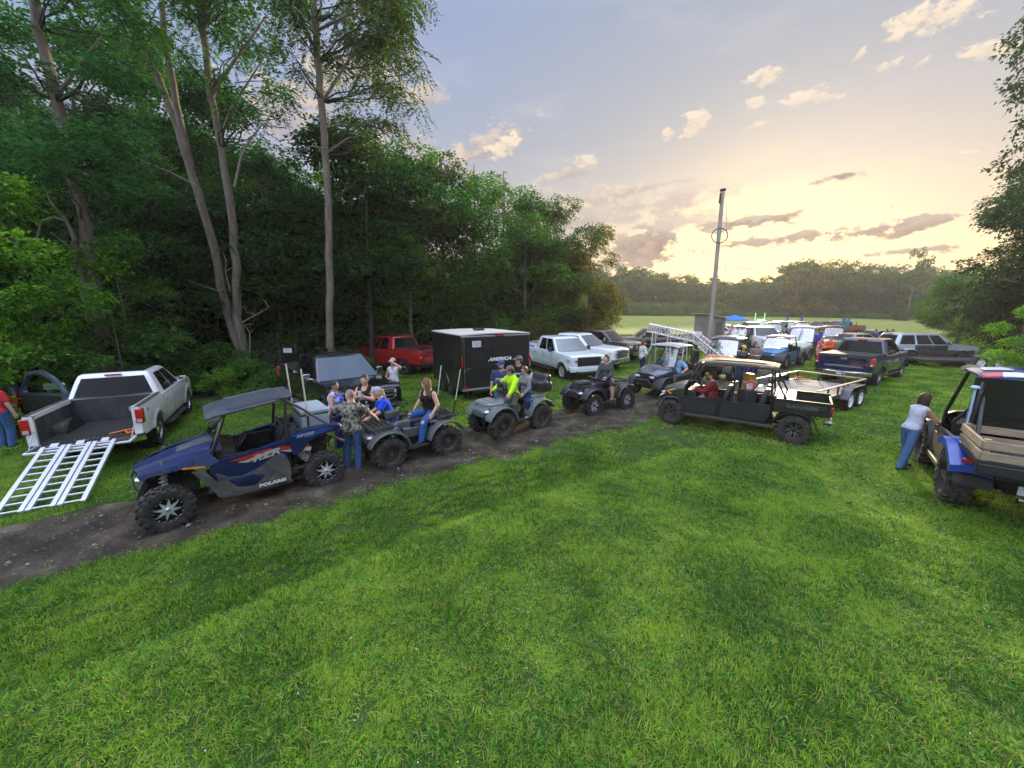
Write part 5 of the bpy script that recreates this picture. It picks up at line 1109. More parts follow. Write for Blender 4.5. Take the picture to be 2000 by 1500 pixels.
def scatter(name, PV, PF, pts, scl, mat, label, smooth=True, tilt=0):
    n0 = len(PV); N = len(pts); V = np.concatenate([PV, pts]); me = np_mesh(name, V, PF, None, mat, smooth)
    # validate() keeps loose vertices
    a = me.attributes.new('isp', 'BOOLEAN', 'POINT'); a.data.foreach_set('value', np.arange(len(V)) >= n0)
    r = np.random.default_rng(len(pts)); rot = np.zeros((len(V), 3), np.float32); rot[:, 2] = r.uniform(0, 6.28, len(V)); rot[:, :2] = r.normal(0, tilt, (len(V), 2)); a = me.attributes.new('rt', 'FLOAT_VECTOR', 'POINT'); a.data.foreach_set('vector', rot.ravel())
    sc = np.ones((len(V), 3), np.float32); sc[n0:, 2] = scl; a = me.attributes.new('sc', 'FLOAT_VECTOR', 'POINT'); a.data.foreach_set('vector', sc.ravel())
    o = put(name, me); ng = bpy.data.node_groups.new(name + '_scatter', 'GeometryNodeTree'); ng.interface.new_socket('Geometry', in_out='INPUT', socket_type='NodeSocketGeometry'); ng.interface.new_socket('Geometry', in_out='OUTPUT', socket_type='NodeSocketGeometry')
    N_ = ng.nodes.new; L = ng.links.new; gi, go = N_('NodeGroupInput'), N_('NodeGroupOutput'); sp = N_('GeometryNodeSeparateGeometry'); ip = N_('GeometryNodeInstanceOnPoints')
    def at(nm, ty):
        q = N_('GeometryNodeInputNamedAttribute'); q.data_type = ty; q.inputs[0].default_value = nm; return q.outputs[0]
    L(gi.outputs[0], sp.inputs[0]); L(at('isp', 'BOOLEAN'), sp.inputs[1]); L(sp.outputs[0], ip.inputs['Points']); L(sp.outputs[1], ip.inputs['Instance'])
    er = N_('FunctionNodeEulerToRotation'); L(at('rt', 'FLOAT_VECTOR'), er.inputs[0]); L(er.outputs[0], ip.inputs['Rotation']); L(at('sc', 'FLOAT_VECTOR'), ip.inputs['Scale']); L(ip.outputs[0], go.inputs[0])
    md = o.modifiers.new('scatter', 'NODES'); md.node_group = ng; return tag(o, label, None, kind='stuff')
CAMX, CAMY, CAMZ = 0, 0, 3.4
def in_view(x, y, mar=1.0): return (np.abs(x) < 1.42 * (y + .7 * 0) + 2.2 + mar) & (y > 1.2)
def build_grass():
    r = np.random.default_rng(3); G1 = blade_mat('grass_blades', (.036, .115, .008), (.125, .32, .016), (.29, .43, .04), .40, .9, isl=.40, cstraw=(.34, .28, .11))
    def pts(y0, y1, sp, jit=.5, keep=None, xl=-16, xr=200):
        xs, ys = np.meshgrid(np.arange(-120, 200, sp), np.arange(y0, y1, sp)); x = (xs + r.uniform(-jit, jit, xs.shape) * sp).ravel(); y = (ys + r.uniform(-jit, jit, xs.shape) * sp).ravel()
        k = in_view(x, y, sp) & (x < xr); k &= ~((x < -13.5) | ((y > 11) & (x < -13.5 + (y - 9) * .45)))
        d = track_d(x, y); k &= (d > 1.0 + r.normal(0, .10, len(x))) | (x > 17); x, y = x[k], y[k]; return x, y
    x, y = pts(1.6, 8.8, .165); PV, PF = blade_patch(.26, 260, .022, .062, .0075, 3, 1, lean=1.7, clump=.88); P = np.stack([x, y, gh(x, y)], 1)
    scatter('lawn_grass', PV, PF, P, np.clip(.8 + .45 * n2(x, y, .9) + .15 * np.exp(-((track_y(x)[0] - y) * .83 - 2.6) ** 2 / .15) + r.normal(0, .28, len(x)), .5, 1.9), G1, 'thick short bright green grass blades in the foreground lawn', tilt=.06)
    W1 = blade_mat('weed_leaves', (.02, .08, .012), (.05, .17, .02), (.09, .25, .03), .3, 2.0); N = 620; x = r.uniform(-9, 13, N); y = r.uniform(1.8, 9.5, N); k = in_view(x, y) & (track_d(x, y) > 1.15); x, y = x[k], y[k]
    PV, PF = blade_patch(.16, 26, .025, .055, .022, 3, 7, lean=1.9, clump=1.); scatter('clover_weeds', PV, PF, np.stack([x, y, gh(x, y) + .012], 1), r.uniform(.6, 1.2, len(x)), W1, 'broad-leaved weeds and clover tufts in the lawn', tilt=.1)
    fb = MB().ball((0, 0, .045), .007, 6); N = 200; x = r.uniform(-7, 11, N); y = r.uniform(1.8, 9.5, N); k = in_view(x, y) & (track_d(x, y) > 1.2); x, y = x[k], y[k]
    scatter('clover_flowers', np.array(fb.v), np.array(fb.f), np.stack([x, y, gh(x, y)], 1), r.uniform(.7, 1.2, len(x)), pm('clover_white', (.55, .55, .50), .8), 'tiny white clover flowers dotted over the lawn')
    x, y = pts(8.6, 22, .75); PV, PF = blade_patch(1.1, 1100, .025, .07, .013, 2, 2, lean=1.4, clump=.85); P = np.stack([x, y, gh(x, y)], 1)
    scatter('mown_grass', PV, PF, P, np.clip(.9 + .3 * n2(x, y, .5) + r.normal(0, .1, len(x)), .5, 1.4), G1, 'mown green grass around the parked vehicles', tilt=.03)
    x, y = pts(22, 52, 2.0); PV, PF = blade_patch(3.0, 1100, .03, .08, .028, 2, 3); P = np.stack([x, y, gz(y)], 1)
    scatter('meadow_grass', PV, PF, P, np.full(len(x), 1.), G1, 'pale green grass of the far parking meadow')
    # sparse tufts invading the track
    N = 1500; x = r.uniform(-11, 16, N); c, w = track_y(x); q = np.where(r.random(N) < .72, np.sign(r.normal(size=N)) * r.normal(.98, .12, N), r.normal(0, .22, N)); keep = (np.abs(q) > .7) | (x > -1.5); x, q, c, w = x[keep], q[keep], c[keep], w[keep]; y = c + q * w / .83
    PV, PF = blade_patch(.30, 90, .02, .06, .007, 2, 4); scatter('track_tufts', PV, PF, np.stack([x, y, np.full(len(x), .028)], 1), r.uniform(.35, .9, len(x)), G1, 'thin tufts of grass creeping into the dirt track', tilt=.1)
# ---- leaves, crowns, trunks
def leaf_cloud(blobs, n, leaf, seed, droop=.3, spray=.45, comp=False, shell=.55):
    r = np.random.default_rng(seed); vol = np.array([b[3] * b[4] * b[5] for b in blobs]) ** .75; bi = r.choice(len(blobs), n, p=vol / vol.sum()); B = np.array(blobs)
    m = 20 if comp else 14; nc = n // m; bi = bi[:nc]; d = r.normal(size=(nc, 3)); d /= np.linalg.norm(d, axis=1)[:, None]; rad = (shell + (1 - shell) * r.random(nc)) * (1 + .12 * r.normal(size=nc))
    C = B[bi, :3] + d * B[bi, 3:6] * rad[:, None]; out = d * np.array([1, 1, .35]); out[:, 2] -= droop; out /= np.linalg.norm(out, axis=1)[:, None]
    sidev = np.cross(out, [0, 0, 1.]); sidev /= np.linalg.norm(sidev, axis=1)[:, None] + 1e-6
    N = nc * m; k = np.tile(np.arange(m), nc); ci = np.repeat(np.arange(nc), m)
    if comp:
        t = (k // 2) / (m / 2); s = np.where(k % 2, 1, -1); P = C[ci] + out[ci] * (t * spray)[:, None] + sidev[ci] * (s * leaf * .55)[:, None]; P[:, 2] -= .35 * spray * t ** 2; dirv = out[ci] * .45 + sidev[ci] * s[:, None] + r.normal(0, .25, (N, 3)); asp = .34
    else:
        P = C[ci] + out[ci] * r.uniform(-.5, .5, N)[:, None] * spray + sidev[ci] * r.uniform(-.5, .5, N)[:, None] * spray + r.normal(0, spray * .13, (N, 3)); dirv = out[ci] + r.normal(0, .55, (N, 3)); asp = .62
    dirv /= np.linalg.norm(dirv, axis=1)[:, None]; nr = np.array([0, 0, 1.]) + r.normal(0, .45, (N, 3)); wv = np.cross(dirv, nr); wv /= np.linalg.norm(wv, axis=1)[:, None] + 1e-6; L_ = leaf * r.uniform(.65, 1.25, N)[:, None]; up = np.cross(wv, dirv)
    V = np.stack([P, P + dirv * L_ * .45 + wv * L_ * asp / 2 + up * L_ * .10, P + dirv * L_, P + dirv * L_ * .45 - wv * L_ * asp / 2 + up * L_ * .10], 1).reshape(-1, 3)
    return V, np.arange(4 * N).reshape(-1, 4)
def lumpy(cx, cy, cz, R_, Hh, n, seed, low=0.):
    r = random.Random(seed); out = []
    for i in range(n):
        a = r.uniform(0, 2 * PI); t = r.random(); z = lerp(-Hh * (.5 - low), Hh * .5, t); k = math.sqrt(max(.05, 1 - (2 * abs(z) / Hh) ** 2)) if z > 0 else (1 - .35 * (2 * abs(z) / Hh) ** 2)
        q = R_ * k * r.uniform(.35, .85); s = R_ * r.uniform(.24, .42); out.append((cx + q * math.cos(a), cy + q * math.sin(a), cz + z * .9, s * r.uniform(.9, 1.3), s * r.uniform(.9, 1.3), s * r.uniform(.6, .9)))
    return out
BARK = pm('bark', (.095, .075, .055), .9, var=.4, vs=7, bump=1.2, bs=18, stretch=(1, 1, .22), col2=(.22, .185, .15), detail=8)
BARK_D = pm('bark_dark', (.035, .030, .024), .9, var=.4, vs=6, bump=1, bs=15, stretch=(1, 1, .25))
DEAD = pm('dead_wood', (.25, .225, .19), .85, var=.25, vs=12, bump=.3, bs=60)
LEAF = {}
def leafm(k):
    if k not in LEAF:
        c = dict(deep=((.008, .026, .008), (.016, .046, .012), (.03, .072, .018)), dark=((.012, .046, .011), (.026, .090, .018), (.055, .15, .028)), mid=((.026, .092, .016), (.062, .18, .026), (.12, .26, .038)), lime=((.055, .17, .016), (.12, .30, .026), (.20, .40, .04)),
                 olive=((.026, .060, .014), (.055, .11, .022), (.10, .165, .032)), blue=((.020, .082, .022), (.045, .145, .034), (.08, .21, .045)), gold=((.06, .07, .012), (.12, .13, .02), (.2, .18, .03)))[k]  # gold: low evening sun put into leaf colour for the lit trees and bushes
        LEAF[k] = blade_mat('leaves_' + k, *c, tr=.48, scale=.5, isl=.5)
    return LEAF[k]
def limb(mb, p0, p1, r0, r1, r, n=6, wob=.12, seg=6):
    p0, p1 = Vector(p0), Vector(p1); L = (p1 - p0).length; pts = [p0.lerp(p1, i / seg) + Vector((r.uniform(-1, 1), r.uniform(-1, 1), r.uniform(-.4, .4))) * (wob * L * .25 if 0 < i < seg else 0) for i in range(seg + 1)]; mb.tube(pts, [lerp(r0, r1, i / seg) for i in range(seg + 1)], n); return pts
def trunk_mesh(H_, r0, blobs, seed, nl=14, lean=(0, 0), bark=None, z0=.25, vis=8):
    r = random.Random(seed); m = MB(); pts = [Vector((lean[0] * (i / 10) ** 1.2 + r.uniform(-.06, .06) * H_ * .06, lean[1] * (i / 10) ** 1.2 + r.uniform(-.06, .06) * H_ * .06, H_ * i / 10)) for i in range(11)]
    m.tube(pts, [r0 * (1.25 if i == 0 else 1) * (1 - .085 * i) for i in range(11)], 12)
    bl = sorted(blobs, key=lambda b: r.random())[:nl]
    for b in bl:
        z = max(.12 * H_, min(.9 * H_, b[2] - r.uniform(.08, .22) * H_)); i = min(9, int(z / H_ * 10)); p = pts[i].lerp(pts[i + 1], z / H_ * 10 - i); q = limb(m, p, (b[0], b[1], b[2]), r0 * .34 * (1 - z / H_ * .5), r0 * .06, r)
        for _ in range(3):
            e = Vector(b[:3]) + Vector((r.uniform(-1, 1) * b[3], r.uniform(-1, 1) * b[4], r.uniform(-.3, 1) * b[5])) * .8; limb(m, q[r.randint(2, 4)], e, r0 * .10, r0 * .03, r, 5)
    return m.mesh('trunk', bark or BARK, 60, False)
TP = {}
def tree_proto(key, H_, R_, zc, Hc, nb, n, leaf, mat, seed, low=0., comp=False, r0=.2, spray=.45, bark=None, droop=.3, extra=None, shell=.55):
    bl = lumpy(0, 0, zc, R_, Hc, nb, seed, low) + (extra or []); V, F = leaf_cloud(bl, n, leaf, seed, droop, spray, comp, shell); TP[key] = (np_mesh('crown', V, F, None, leafm(mat), False), trunk_mesh(H_, r0, bl, seed, bark=bark), (V, F)); return TP[key]
def tree(key, name, label, x, y, rz=0, s=1, group=None, mat=None, cat='tree', sz=None):
    t = thing(name, label, cat, (x, y, float(gz(y))), rz, group); t.scale = (s, s, sz or s); o = put('crown', TP[key][0], t); put('trunk', TP[key][1], t)
    if mat:
        mk = key + mat
        if mk not in TP: me = TP[key][0].copy(); me.materials[0] = leafm(mat); TP[mk] = me
        o.data = TP[mk]
    return t
def mass(name, label, items, mat, trunks=True):     # a wood that reads as one mass: [(key, x, y, rz, s)]
    Vs, Fs, o = [], [], 0; mats = [leafm(mat), BARK_D]; Ms = []; TV, TF = [], []
    for key, x, y, rz, s, sz in items:
        V, F = TP[key][2]; a = R(rz); c, q = math.cos(a) * s, math.sin(a) * s; W = np.stack([V[:, 0] * c - V[:, 1] * q + x, V[:, 0] * q + V[:, 1] * c + y, V[:, 2] * sz + float(gz(y))], 1); Vs.append(W); Fs.append(F + o); Ms.append(np.zeros(len(F), int)); o += len(V)
        if trunks:
            k = 6; hgt = V[:, 2].max() * sz * .8; an = np.arange(k) * 2 * PI / k; r0 = .16 * s; T = np.concatenate([np.stack([x + np.cos(an) * r0, y + np.sin(an) * r0, an * 0 + float(gz(y))], 1), np.stack([x + .3 + np.cos(an) * r0 * .3, y + np.sin(an) * r0 * .3, an * 0 + hgt + float(gz(y))], 1)]); Vs.append(T)
            Fs.append(np.array([(i, (i + 1) % k, (i + 1) % k + k, i + k) for i in range(k)]) + o); Ms.append(np.ones(k, int)); o += 2 * k
    return tag(put(name, np_mesh(name, np.concatenate(Vs), np.concatenate(Fs), np.concatenate(Ms), mats, False)), label, None, kind='stuff')
# ------------------------------------------------------------------ camera, sky, sun
FPX, PITCH = 751., math.atan(150 / 751.)
CP, SP = math.cos(PITCH), math.sin(PITCH)
def at(px, py, Y):                                  # the point seen at that place of the photograph, Y metres ahead
    a, b = (px - 1000) / FPX, (py - 750) / FPX; t = Y / (CP - b * SP); return Vector((a * t, Y, CAMZ - (b * CP + SP) * t))
def dirpx(px, py):
    a, b = (px - 1000) / FPX, (py - 750) / FPX; return Vector((a, CP - b * SP, -(b * CP + SP))).normalized()
def build_camera():
    c = bpy.data.cameras.new('camera'); c.sensor_width = 36; c.lens = 36 * FPX / 2000; c.clip_start = .05; c.clip_end = 5000
    o = bpy.data.objects.new('camera', c); COL.objects.link(o); o.location = (0, 0, CAMZ); o.rotation_euler = (PI / 2 - PITCH, 0, 0); scene.camera = o
SUN_AZ, SUN_EL = 33.0, 5.0
def build_sky(strength=1.0, sun=1.6, exposure=0.0):
    w = bpy.data.worlds.new('World'); scene.world = w; w.use_nodes = True; nt = w.node_tree; nt.nodes.clear(); L = nt.links.new
    out = nd(nt, 'ShaderNodeOutputWorld'); bg = nd(nt, 'ShaderNodeBackground'); L(bg.outputs[0], out.inputs[0]); bg.inputs[1].default_value = strength
    tc = nd(nt, 'ShaderNodeTexCoord'); D = tc.outputs['Generated']; sx = nd(nt, 'ShaderNodeSeparateXYZ'); L(D, sx.inputs[0])
    def M(op, a, b=None, c=None, clamp=False):
        n = nd(nt, 'ShaderNodeMath', _operation=op); n.use_clamp = clamp
        for i, v in enumerate((a, b, c)):
            if v is None: continue
            if isinstance(v, (int, float)): n.inputs[i].default_value = v
            else: L(v, n.inputs[i])
        return n.outputs[0]
    def dot(v): n = nd(nt, 'ShaderNodeVectorMath', _operation='DOT_PRODUCT'); L(D, n.inputs[0]); n.inputs[1].default_value = tuple(v); return n.outputs['Value']
    def ramp(f, st):
        r = nd(nt, 'ShaderNodeValToRGB'); L(f, r.inputs[0]); e = r.color_ramp.elements
        while len(e) < len(st): e.new(.5)
        for k, (p, c) in enumerate(st): e[k].position = p; e[k].color = (*c, 1)
        return r.outputs[0]
    def mix(f, a, b, mode='MIX'):
        n = nd(nt, 'ShaderNodeMix', _data_type='RGBA', _blend_type=mode)
        if isinstance(f, (int, float)): n.inputs[0].default_value = f
        else: L(f, n.inputs[0])
        for i, v in ((6, a), (7, b)):
            if isinstance(v, tuple): n.inputs[i].default_value = (*v, 1)
            else: L(v, n.inputs[i])
        return n.outputs[2]
    el = M('DIVIDE', M('ARCSINE', sx.outputs[2]), PI / 2)          # 0 horizon .. 1 zenith
    hs = (math.sin(R(SUN_AZ)), math.cos(R(SUN_AZ)), 0)
    hl = M('SQRT', M('ADD', M('MULTIPLY', sx.outputs[0], sx.outputs[0]), M('MULTIPLY', sx.outputs[1], sx.outputs[1])))
    ca = M('DIVIDE', dot(hs), M('MAXIMUM', hl, .001))
    # sky brightened overhead and to the east, out of view, as added foreground fill
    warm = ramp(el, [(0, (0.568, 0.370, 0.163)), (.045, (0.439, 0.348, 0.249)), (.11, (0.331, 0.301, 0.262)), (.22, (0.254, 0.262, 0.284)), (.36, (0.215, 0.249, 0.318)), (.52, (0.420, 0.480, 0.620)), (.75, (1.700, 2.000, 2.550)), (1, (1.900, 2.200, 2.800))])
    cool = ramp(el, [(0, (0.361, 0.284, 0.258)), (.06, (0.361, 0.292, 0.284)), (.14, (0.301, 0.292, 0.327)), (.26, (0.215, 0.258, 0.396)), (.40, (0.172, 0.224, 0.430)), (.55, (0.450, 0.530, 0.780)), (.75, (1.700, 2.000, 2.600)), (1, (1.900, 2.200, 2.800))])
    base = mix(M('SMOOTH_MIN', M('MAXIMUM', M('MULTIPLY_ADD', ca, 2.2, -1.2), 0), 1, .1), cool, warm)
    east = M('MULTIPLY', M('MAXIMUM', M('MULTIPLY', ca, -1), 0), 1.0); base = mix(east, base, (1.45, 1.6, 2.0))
    sky = nd(nt, 'ShaderNodeTexSky', _sky_type='NISHITA'); sky.sun_disc = False; sky.sun_elevation = R(SUN_EL); sky.sun_rotation = R(SUN_AZ); sky.dust_density = 2.0
    nk = nd(nt, 'ShaderNodeVectorMath', _operation='SCALE'); L(sky.outputs[0], nk.inputs[0]); nk.inputs['Scale'].default_value = .10
    base = mix(.18, base, nk.outputs[0])
    # glow low over the trees
    sd = dot((math.sin(R(SUN_AZ)) * math.cos(R(2.5)), math.cos(R(SUN_AZ)) * math.cos(R(2.5)), math.sin(R(2.5)))); g = M('POWER', M('MAXIMUM', sd, 0), 90.); base = mix(M('MULTIPLY', g, .34), base, (.82, .54, .20))
    # clouds: px centre, half sizes px, tilt deg, kind, softness
    CL = [(1245, 490, 62, 42, 20, 'd', .5), (1290, 470, 26, 18, 45, 'd', .5), (930, 300, 95, 26, 22, 'm', .8), (975, 295, 36, 14, 30, 'w', .9), (880, 335, 60, 26, 10, 'm', .9), (1560, 462, 170, 12, 8, 'd', .6), (1700, 450, 120, 14, 10, 'd', .6), (1790, 445, 80, 12, 15, 'd', .7),
          (1450, 435, 140, 10, 6, 'd', .7), (1150, 395, 120, 14, 8, 'm', .9), (1250, 370, 90, 8, 12, 'm', .8), (1180, 430, 140, 12, 4, 'm', .9), (1640, 345, 55, 7, 12, 'd', .8), (1090, 345, 60, 8, 15, 'm', .9), (1780, 490, 120, 9, 6, 'd', .8), (1560, 525, 260, 5, 0, 'w', .7),
          (1352, 245, 32, 24, 40, 'w', .6), (1303, 257, 14, 16, 20, 'w', .6), (1580, 190, 62, 17, 14, 'w', .6), (1500, 152, 34, 15, 12, 'w', .7), (1475, 198, 18, 10, 10, 'w', .8), (1725, 128, 40, 13, 15, 'w', .7), (1800, 120, 25, 8, 30, 'w', .9), (1680, 105, 18, 10, 40, 'w', .8), (1830, 30, 95, 38, 12, 'w', .7), (1745, 75, 30, 9, 12, 'w', .8), (1955, 92, 70, 16, 10, 'w', .8), (1475, 245, 22, 7, 20, 'w', .9), (815, 195, 50, 18, 5, 'm', 1.0), (1080, 415, 110, 34, 6, 'm', 1.1), (1260, 400, 160, 26, 8, 'm', 1.1), (1330, 435, 150, 20, 5, 'm', 1.0), (760, 300, 90, 40, 10, 'm', 1.0), (1140, 310, 30, 8, 0, 'w', 1.0), (1870, 300, 50, 5, 4, 'w', .9), (650, 150, 120, 50, 10, 'm', 1.0), (540, 220, 90, 50, 0, 'm', 1.0), (1295, 538, 16, 6, 0, 'd', .6)]
    nz = nd(nt, 'ShaderNodeTexNoise', Scale=24., Detail=9, Roughness=.68); mp = nd(nt, 'ShaderNodeMapping'); mp.inputs['Scale'].default_value = (1, 1, 1.9); L(D, mp.inputs[0]); L(mp.outputs[0], nz.inputs['Vector']); nv = M('SUBTRACT', nz.outputs[0], .5)
    nz2 = nd(nt, 'ShaderNodeTexNoise', Scale=9., Detail=5); L(mp.outputs[0], nz2.inputs['Vector']); nv2 = M('SUBTRACT', nz2.outputs[0], .5)
    COLS = dict(d=((.16, .125, .12), (.34, .25, .18)), m=((.22, .19, .20), (.46, .38, .30)), w=((.43, .36, .29), (.57, .47, .36)))
    for (px, py, a, b, tl, kd, so) in CL:
        c = dirpx(px, py); e1 = (dirpx(px + 5 * math.cos(R(tl)), py - 5 * math.sin(R(tl))) - c); k1 = e1.length / 5; e1.normalize(); e2 = c.cross(e1).normalized()
        u = M('DIVIDE', dot(e1), a * k1 * 1.15); v = M('DIVIDE', dot(e2), b * k1 * 1.25)
        dd = M('SQRT', M('ADD', M('MULTIPLY', u, u), M('MULTIPLY', v, v))); f = M('ADD', M('SUBTRACT', 1.0, dd), M('ADD', M('MULTIPLY', nv, 4.6), M('MULTIPLY', nv2, 2.2)))
        f = M('MULTIPLY', f, 1 / so * 1.5, None, True); fr = M('GREATER_THAN', dot(c), .5); f = M('MULTIPLY', M('MULTIPLY', f, fr), .95 if kd != 'm' else .75)
        lit = M('ADD', M('MULTIPLY', v, -.35), M('MULTIPLY_ADD', nv, 3.0, .45), None, True); base = mix(f, base, mix(lit, *COLS[kd]))
    # faint veil texture everywhere
    n3 = nd(nt, 'ShaderNodeTexNoise', Scale=3.2, Detail=6, Roughness=.55); m3 = nd(nt, 'ShaderNodeMapping'); m3.inputs['Scale'].default_value = (1, 1, 4); L(D, m3.inputs[0]); L(m3.outputs[0], n3.inputs['Vector'])
    f3 = M('MULTIPLY', M('SUBTRACT', n3.outputs[0], .52), 1.6, None, True); base = mix(f3, base, (.40, .37, .37))
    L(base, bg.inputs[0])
    l = bpy.data.lights.new('sun', 'SUN'); l.energy = sun; l.angle = R(4.0); l.color = (1.0, .80, .52); o = bpy.data.objects.new('sun', l); COL.objects.link(o)
    d = Vector((hs[0] * math.cos(R(SUN_EL + 4)), hs[1] * math.cos(R(SUN_EL + 4)), math.sin(R(SUN_EL + 4)))); o.rotation_euler = d.to_track_quat('Z', 'Y').to_euler()
    scene.view_settings.view_transform = 'Standard'; scene.view_settings.look = 'None'; scene.view_settings.gamma = 1; scene.view_settings.exposure = exposure
    w.cycles.sampling_method = 'MANUAL'; w.cycles.sample_map_resolution = 512
def blue_utility(loc, rz):
    BLU = pm('bright_blue_plastic', (.010, .060, .42), .3, 0, .6, var=.08, dirt=.3, dz=(.4, 1.2)); DK = pm('dark_grey_tailgate', (.05, .055, .065), .5, var=.2)
    t, g = utv('side_by_side', 'blue side-by-side at the right edge with a striped blue roof and wooden cargo box', loc, rz, pm('near_black_hood', (.015, .02, .04), .4), PLB, pm('roof_blue_metallic', (.05, .10, .30), .25, .3, 1.0, var=.08), wb=1.80, hy=.64, wr=.37, ww=.27, roofz=1.97, bed=0, glass=False, rim='cast', rimm=[STEEL, PLB, UNDER], tread='lug', rub=RUBBER_M, fz=.92, cz=1.12, fender=PLB, wide=.70, nose=.30, frontbar=False)
    bk = g['bx'] - .14; back = g['back']; RD = pm('flag_red', (.50, .03, .04), .35, 0, .6); WH = pm('flag_white', (.62, .66, .74), .35, 0, .6); W_ = .62
    def rz_(q): return 1.97 - .055 * abs(q) ** 4
    m = MB()
    for k in range(7): y0, y1 = lerp(-W_, W_, k / 7), lerp(-W_, W_, (k + 1) / 7); m.slab(lambda u, v: (bk + .005 + .09 * u, lerp(y0, y1, v), rz_(lerp(y0, y1, v) / .65) + .006 - .045 * (1 - u) ** 4), 2, 3, (0, 0, .012), mi=k % 2)
    m.build('roof_stripe', [RD, WH], t, 40)
    m = MB(); q = rounded([(bk + .30, .56), (bk + .62, .54), (bk + .66, .30), (bk + .28, .28)], .05, 2); m.add([(a, b, rz_(b / .65) + .012) for a, b in q], [tuple(range(len(q)))]); m.add([(bk + .10, .02, 1.985), (bk + .95, .02, 1.985), (bk + .95, -.08, 1.985), (bk + .10, -.08, 1.985)], [(0, 1, 2, 3)]); m.build('roof_decal', WH, t, 0)
    m = MB(); m.slab(lambda u, v: (back - .02 - .03 * math.sin(PI * u), lerp(-.68, .68, u), lerp(1.10, 1.88, v)), 8, 3, (.02, 0, 0)); m.build('rear_panel', pm('smoked_rear_panel', (.010, .012, .012), .12, 0, .6, var=.3, vs=3), t, 50)
    for s in (1, -1): m = MB(); m.tube([(back - .06, s * .64, 1.12), (back - .10, s * .62, 1.50), (back + .0, s * .60, 1.90)], .028, 8); m.tube([(back - .05, s * .66, 1.45), (back + .45, s * .70, 1.10)], .022, 8); m.build('rear_cage', CAGE, t, weld=False)
    # cargo bed: black pan, wooden slatted sides
    x1, x0 = back - .10, back - 1.02; WD = pm('weathered_plank', (.30, .23, .155), .85, var=.3, vs=4, stretch=(1, 1, 6), bump=.4, bs=30); m = MB(); m.box(((x0 + x1) / 2, 0, .93), (x1 - x0, 1.42, .08)); m.box((x0 + .02, 0, .86), (.06, 1.42, .14)); m.build('cargo_bed', PLB, t, bevel=.015)
    b = MB()
    for z in (1.03, 1.17):
        for s in (1, -1): b.box(((x0 + x1) / 2, s * .70, z), (x1 - x0, .03, .10))
        b.box((x0, 0, z), (.03, 1.40, .10)); b.box((x1, 0, z), (.03, 1.40, .10))
    for s in (1, -1): b.box((x0 + .035, s * .66, 1.10), (.06, .06, .28)); b.box((x1 - .035, s * .66, 1.10), (.06, .06, .28)); b.box((x0 - .018, s * .22, 1.10), (.02, .07, .25))
    b.build('plank_box', WD, t, bevel=.004)
    m = MB(); m.box((-.97 - .42, 0, .72), (.10, .78, .22)); m.box((-1.42, 0, .62), (.06, .8, .05)); m.build('tailgate', DK, t, bevel=.03)
    for s in (1, -1):
        m = MB(); m.slab(lambda u, v: (lerp(-.52, -1.44, u), s * lerp(.42, .82, v), lerp(.80, .98, math.sin(PI * min(1, u * .9 + .12))) - .10 * u + .03 * math.sin(PI * v)), 10, 4, (0, 0, .10)); f = m.build('rear_fender', BLU, t, 40)
        m = MB(); m.box((-1.452, s * .62, .80), (.03, .22, .07)); m.build('tail_lamp', REDL, f, bevel=.015)
    m = MB(); m.box((-1.45, -.06, .78), (.02, .30, .06)); m.build('centre_lamp', REDL, t, bevel=.01)
    m = MB(); m.tube([(-1.25, -.18, .52), (-1.50, -.18, .55)], .07, 10); m.tube([(-1.40, -.30, .40), (-1.50, .20, .40)], .03, 8); m.build('exhaust', STEEL, t, weld=False); m = MB(); m.box((-1.48, .16, .52), (.01, .10, .12)); m.build('label_plate', WHITE_L, t)
    m = MB(); m.tube([(back - .06, .66, 1.12), (back - .08, .67, 1.72)], .016, 8); m.ball((back - .08, .67, 1.74), (.05, .05, .03), 8); m.build('whip_light', pm('pale_blue_tube', (.35, .50, .62), .3), t, weld=False)
    return t, g
# ------------------------------------------------------------------ the woods
def build_protos():
    tree_proto('edge', 12, 3.6, 6.0, 11.5, 30, 30000, .19, 'mid', 1, low=.0, r0=.17, spray=.6, shell=.7)
    tree_proto('edge2', 12, 3.3, 6.2, 11.0, 28, 26000, .18, 'dark', 2, low=.0, r0=.16, spray=.62, shell=.7)
    tree_proto('airy', 13, 3.2, 8.0, 9.0, 22, 15000, .15, 'olive', 3, r0=.16, spray=.55, droop=.2)
    tree_proto('tall', 20, 3.9, 12.5, 14, 28, 22000, .22, 'dark', 4, r0=.24, spray=.75, shell=.7)
    tree_proto('shrub', 2.6, 1.5, 1.15, 2.4, 12, 9000, .105, 'mid', 5, r0=.04, spray=.28, low=.05)
    tree_proto('bush', 1.5, 1.2, .6, 1.3, 9, 5000, .085, 'mid', 6, r0=.03, spray=.22, low=.1)
    tree_proto('far', 15, 4.8, 7.6, 15, 22, 6500, .60, 'olive', 7, r0=.25, spray=1.0, low=.0)
    tree_proto('sapling', 7, 2.2, 3.7, 6.6, 16, 11000, .15, 'lime', 8, r0=.07, spray=.42, low=.0)
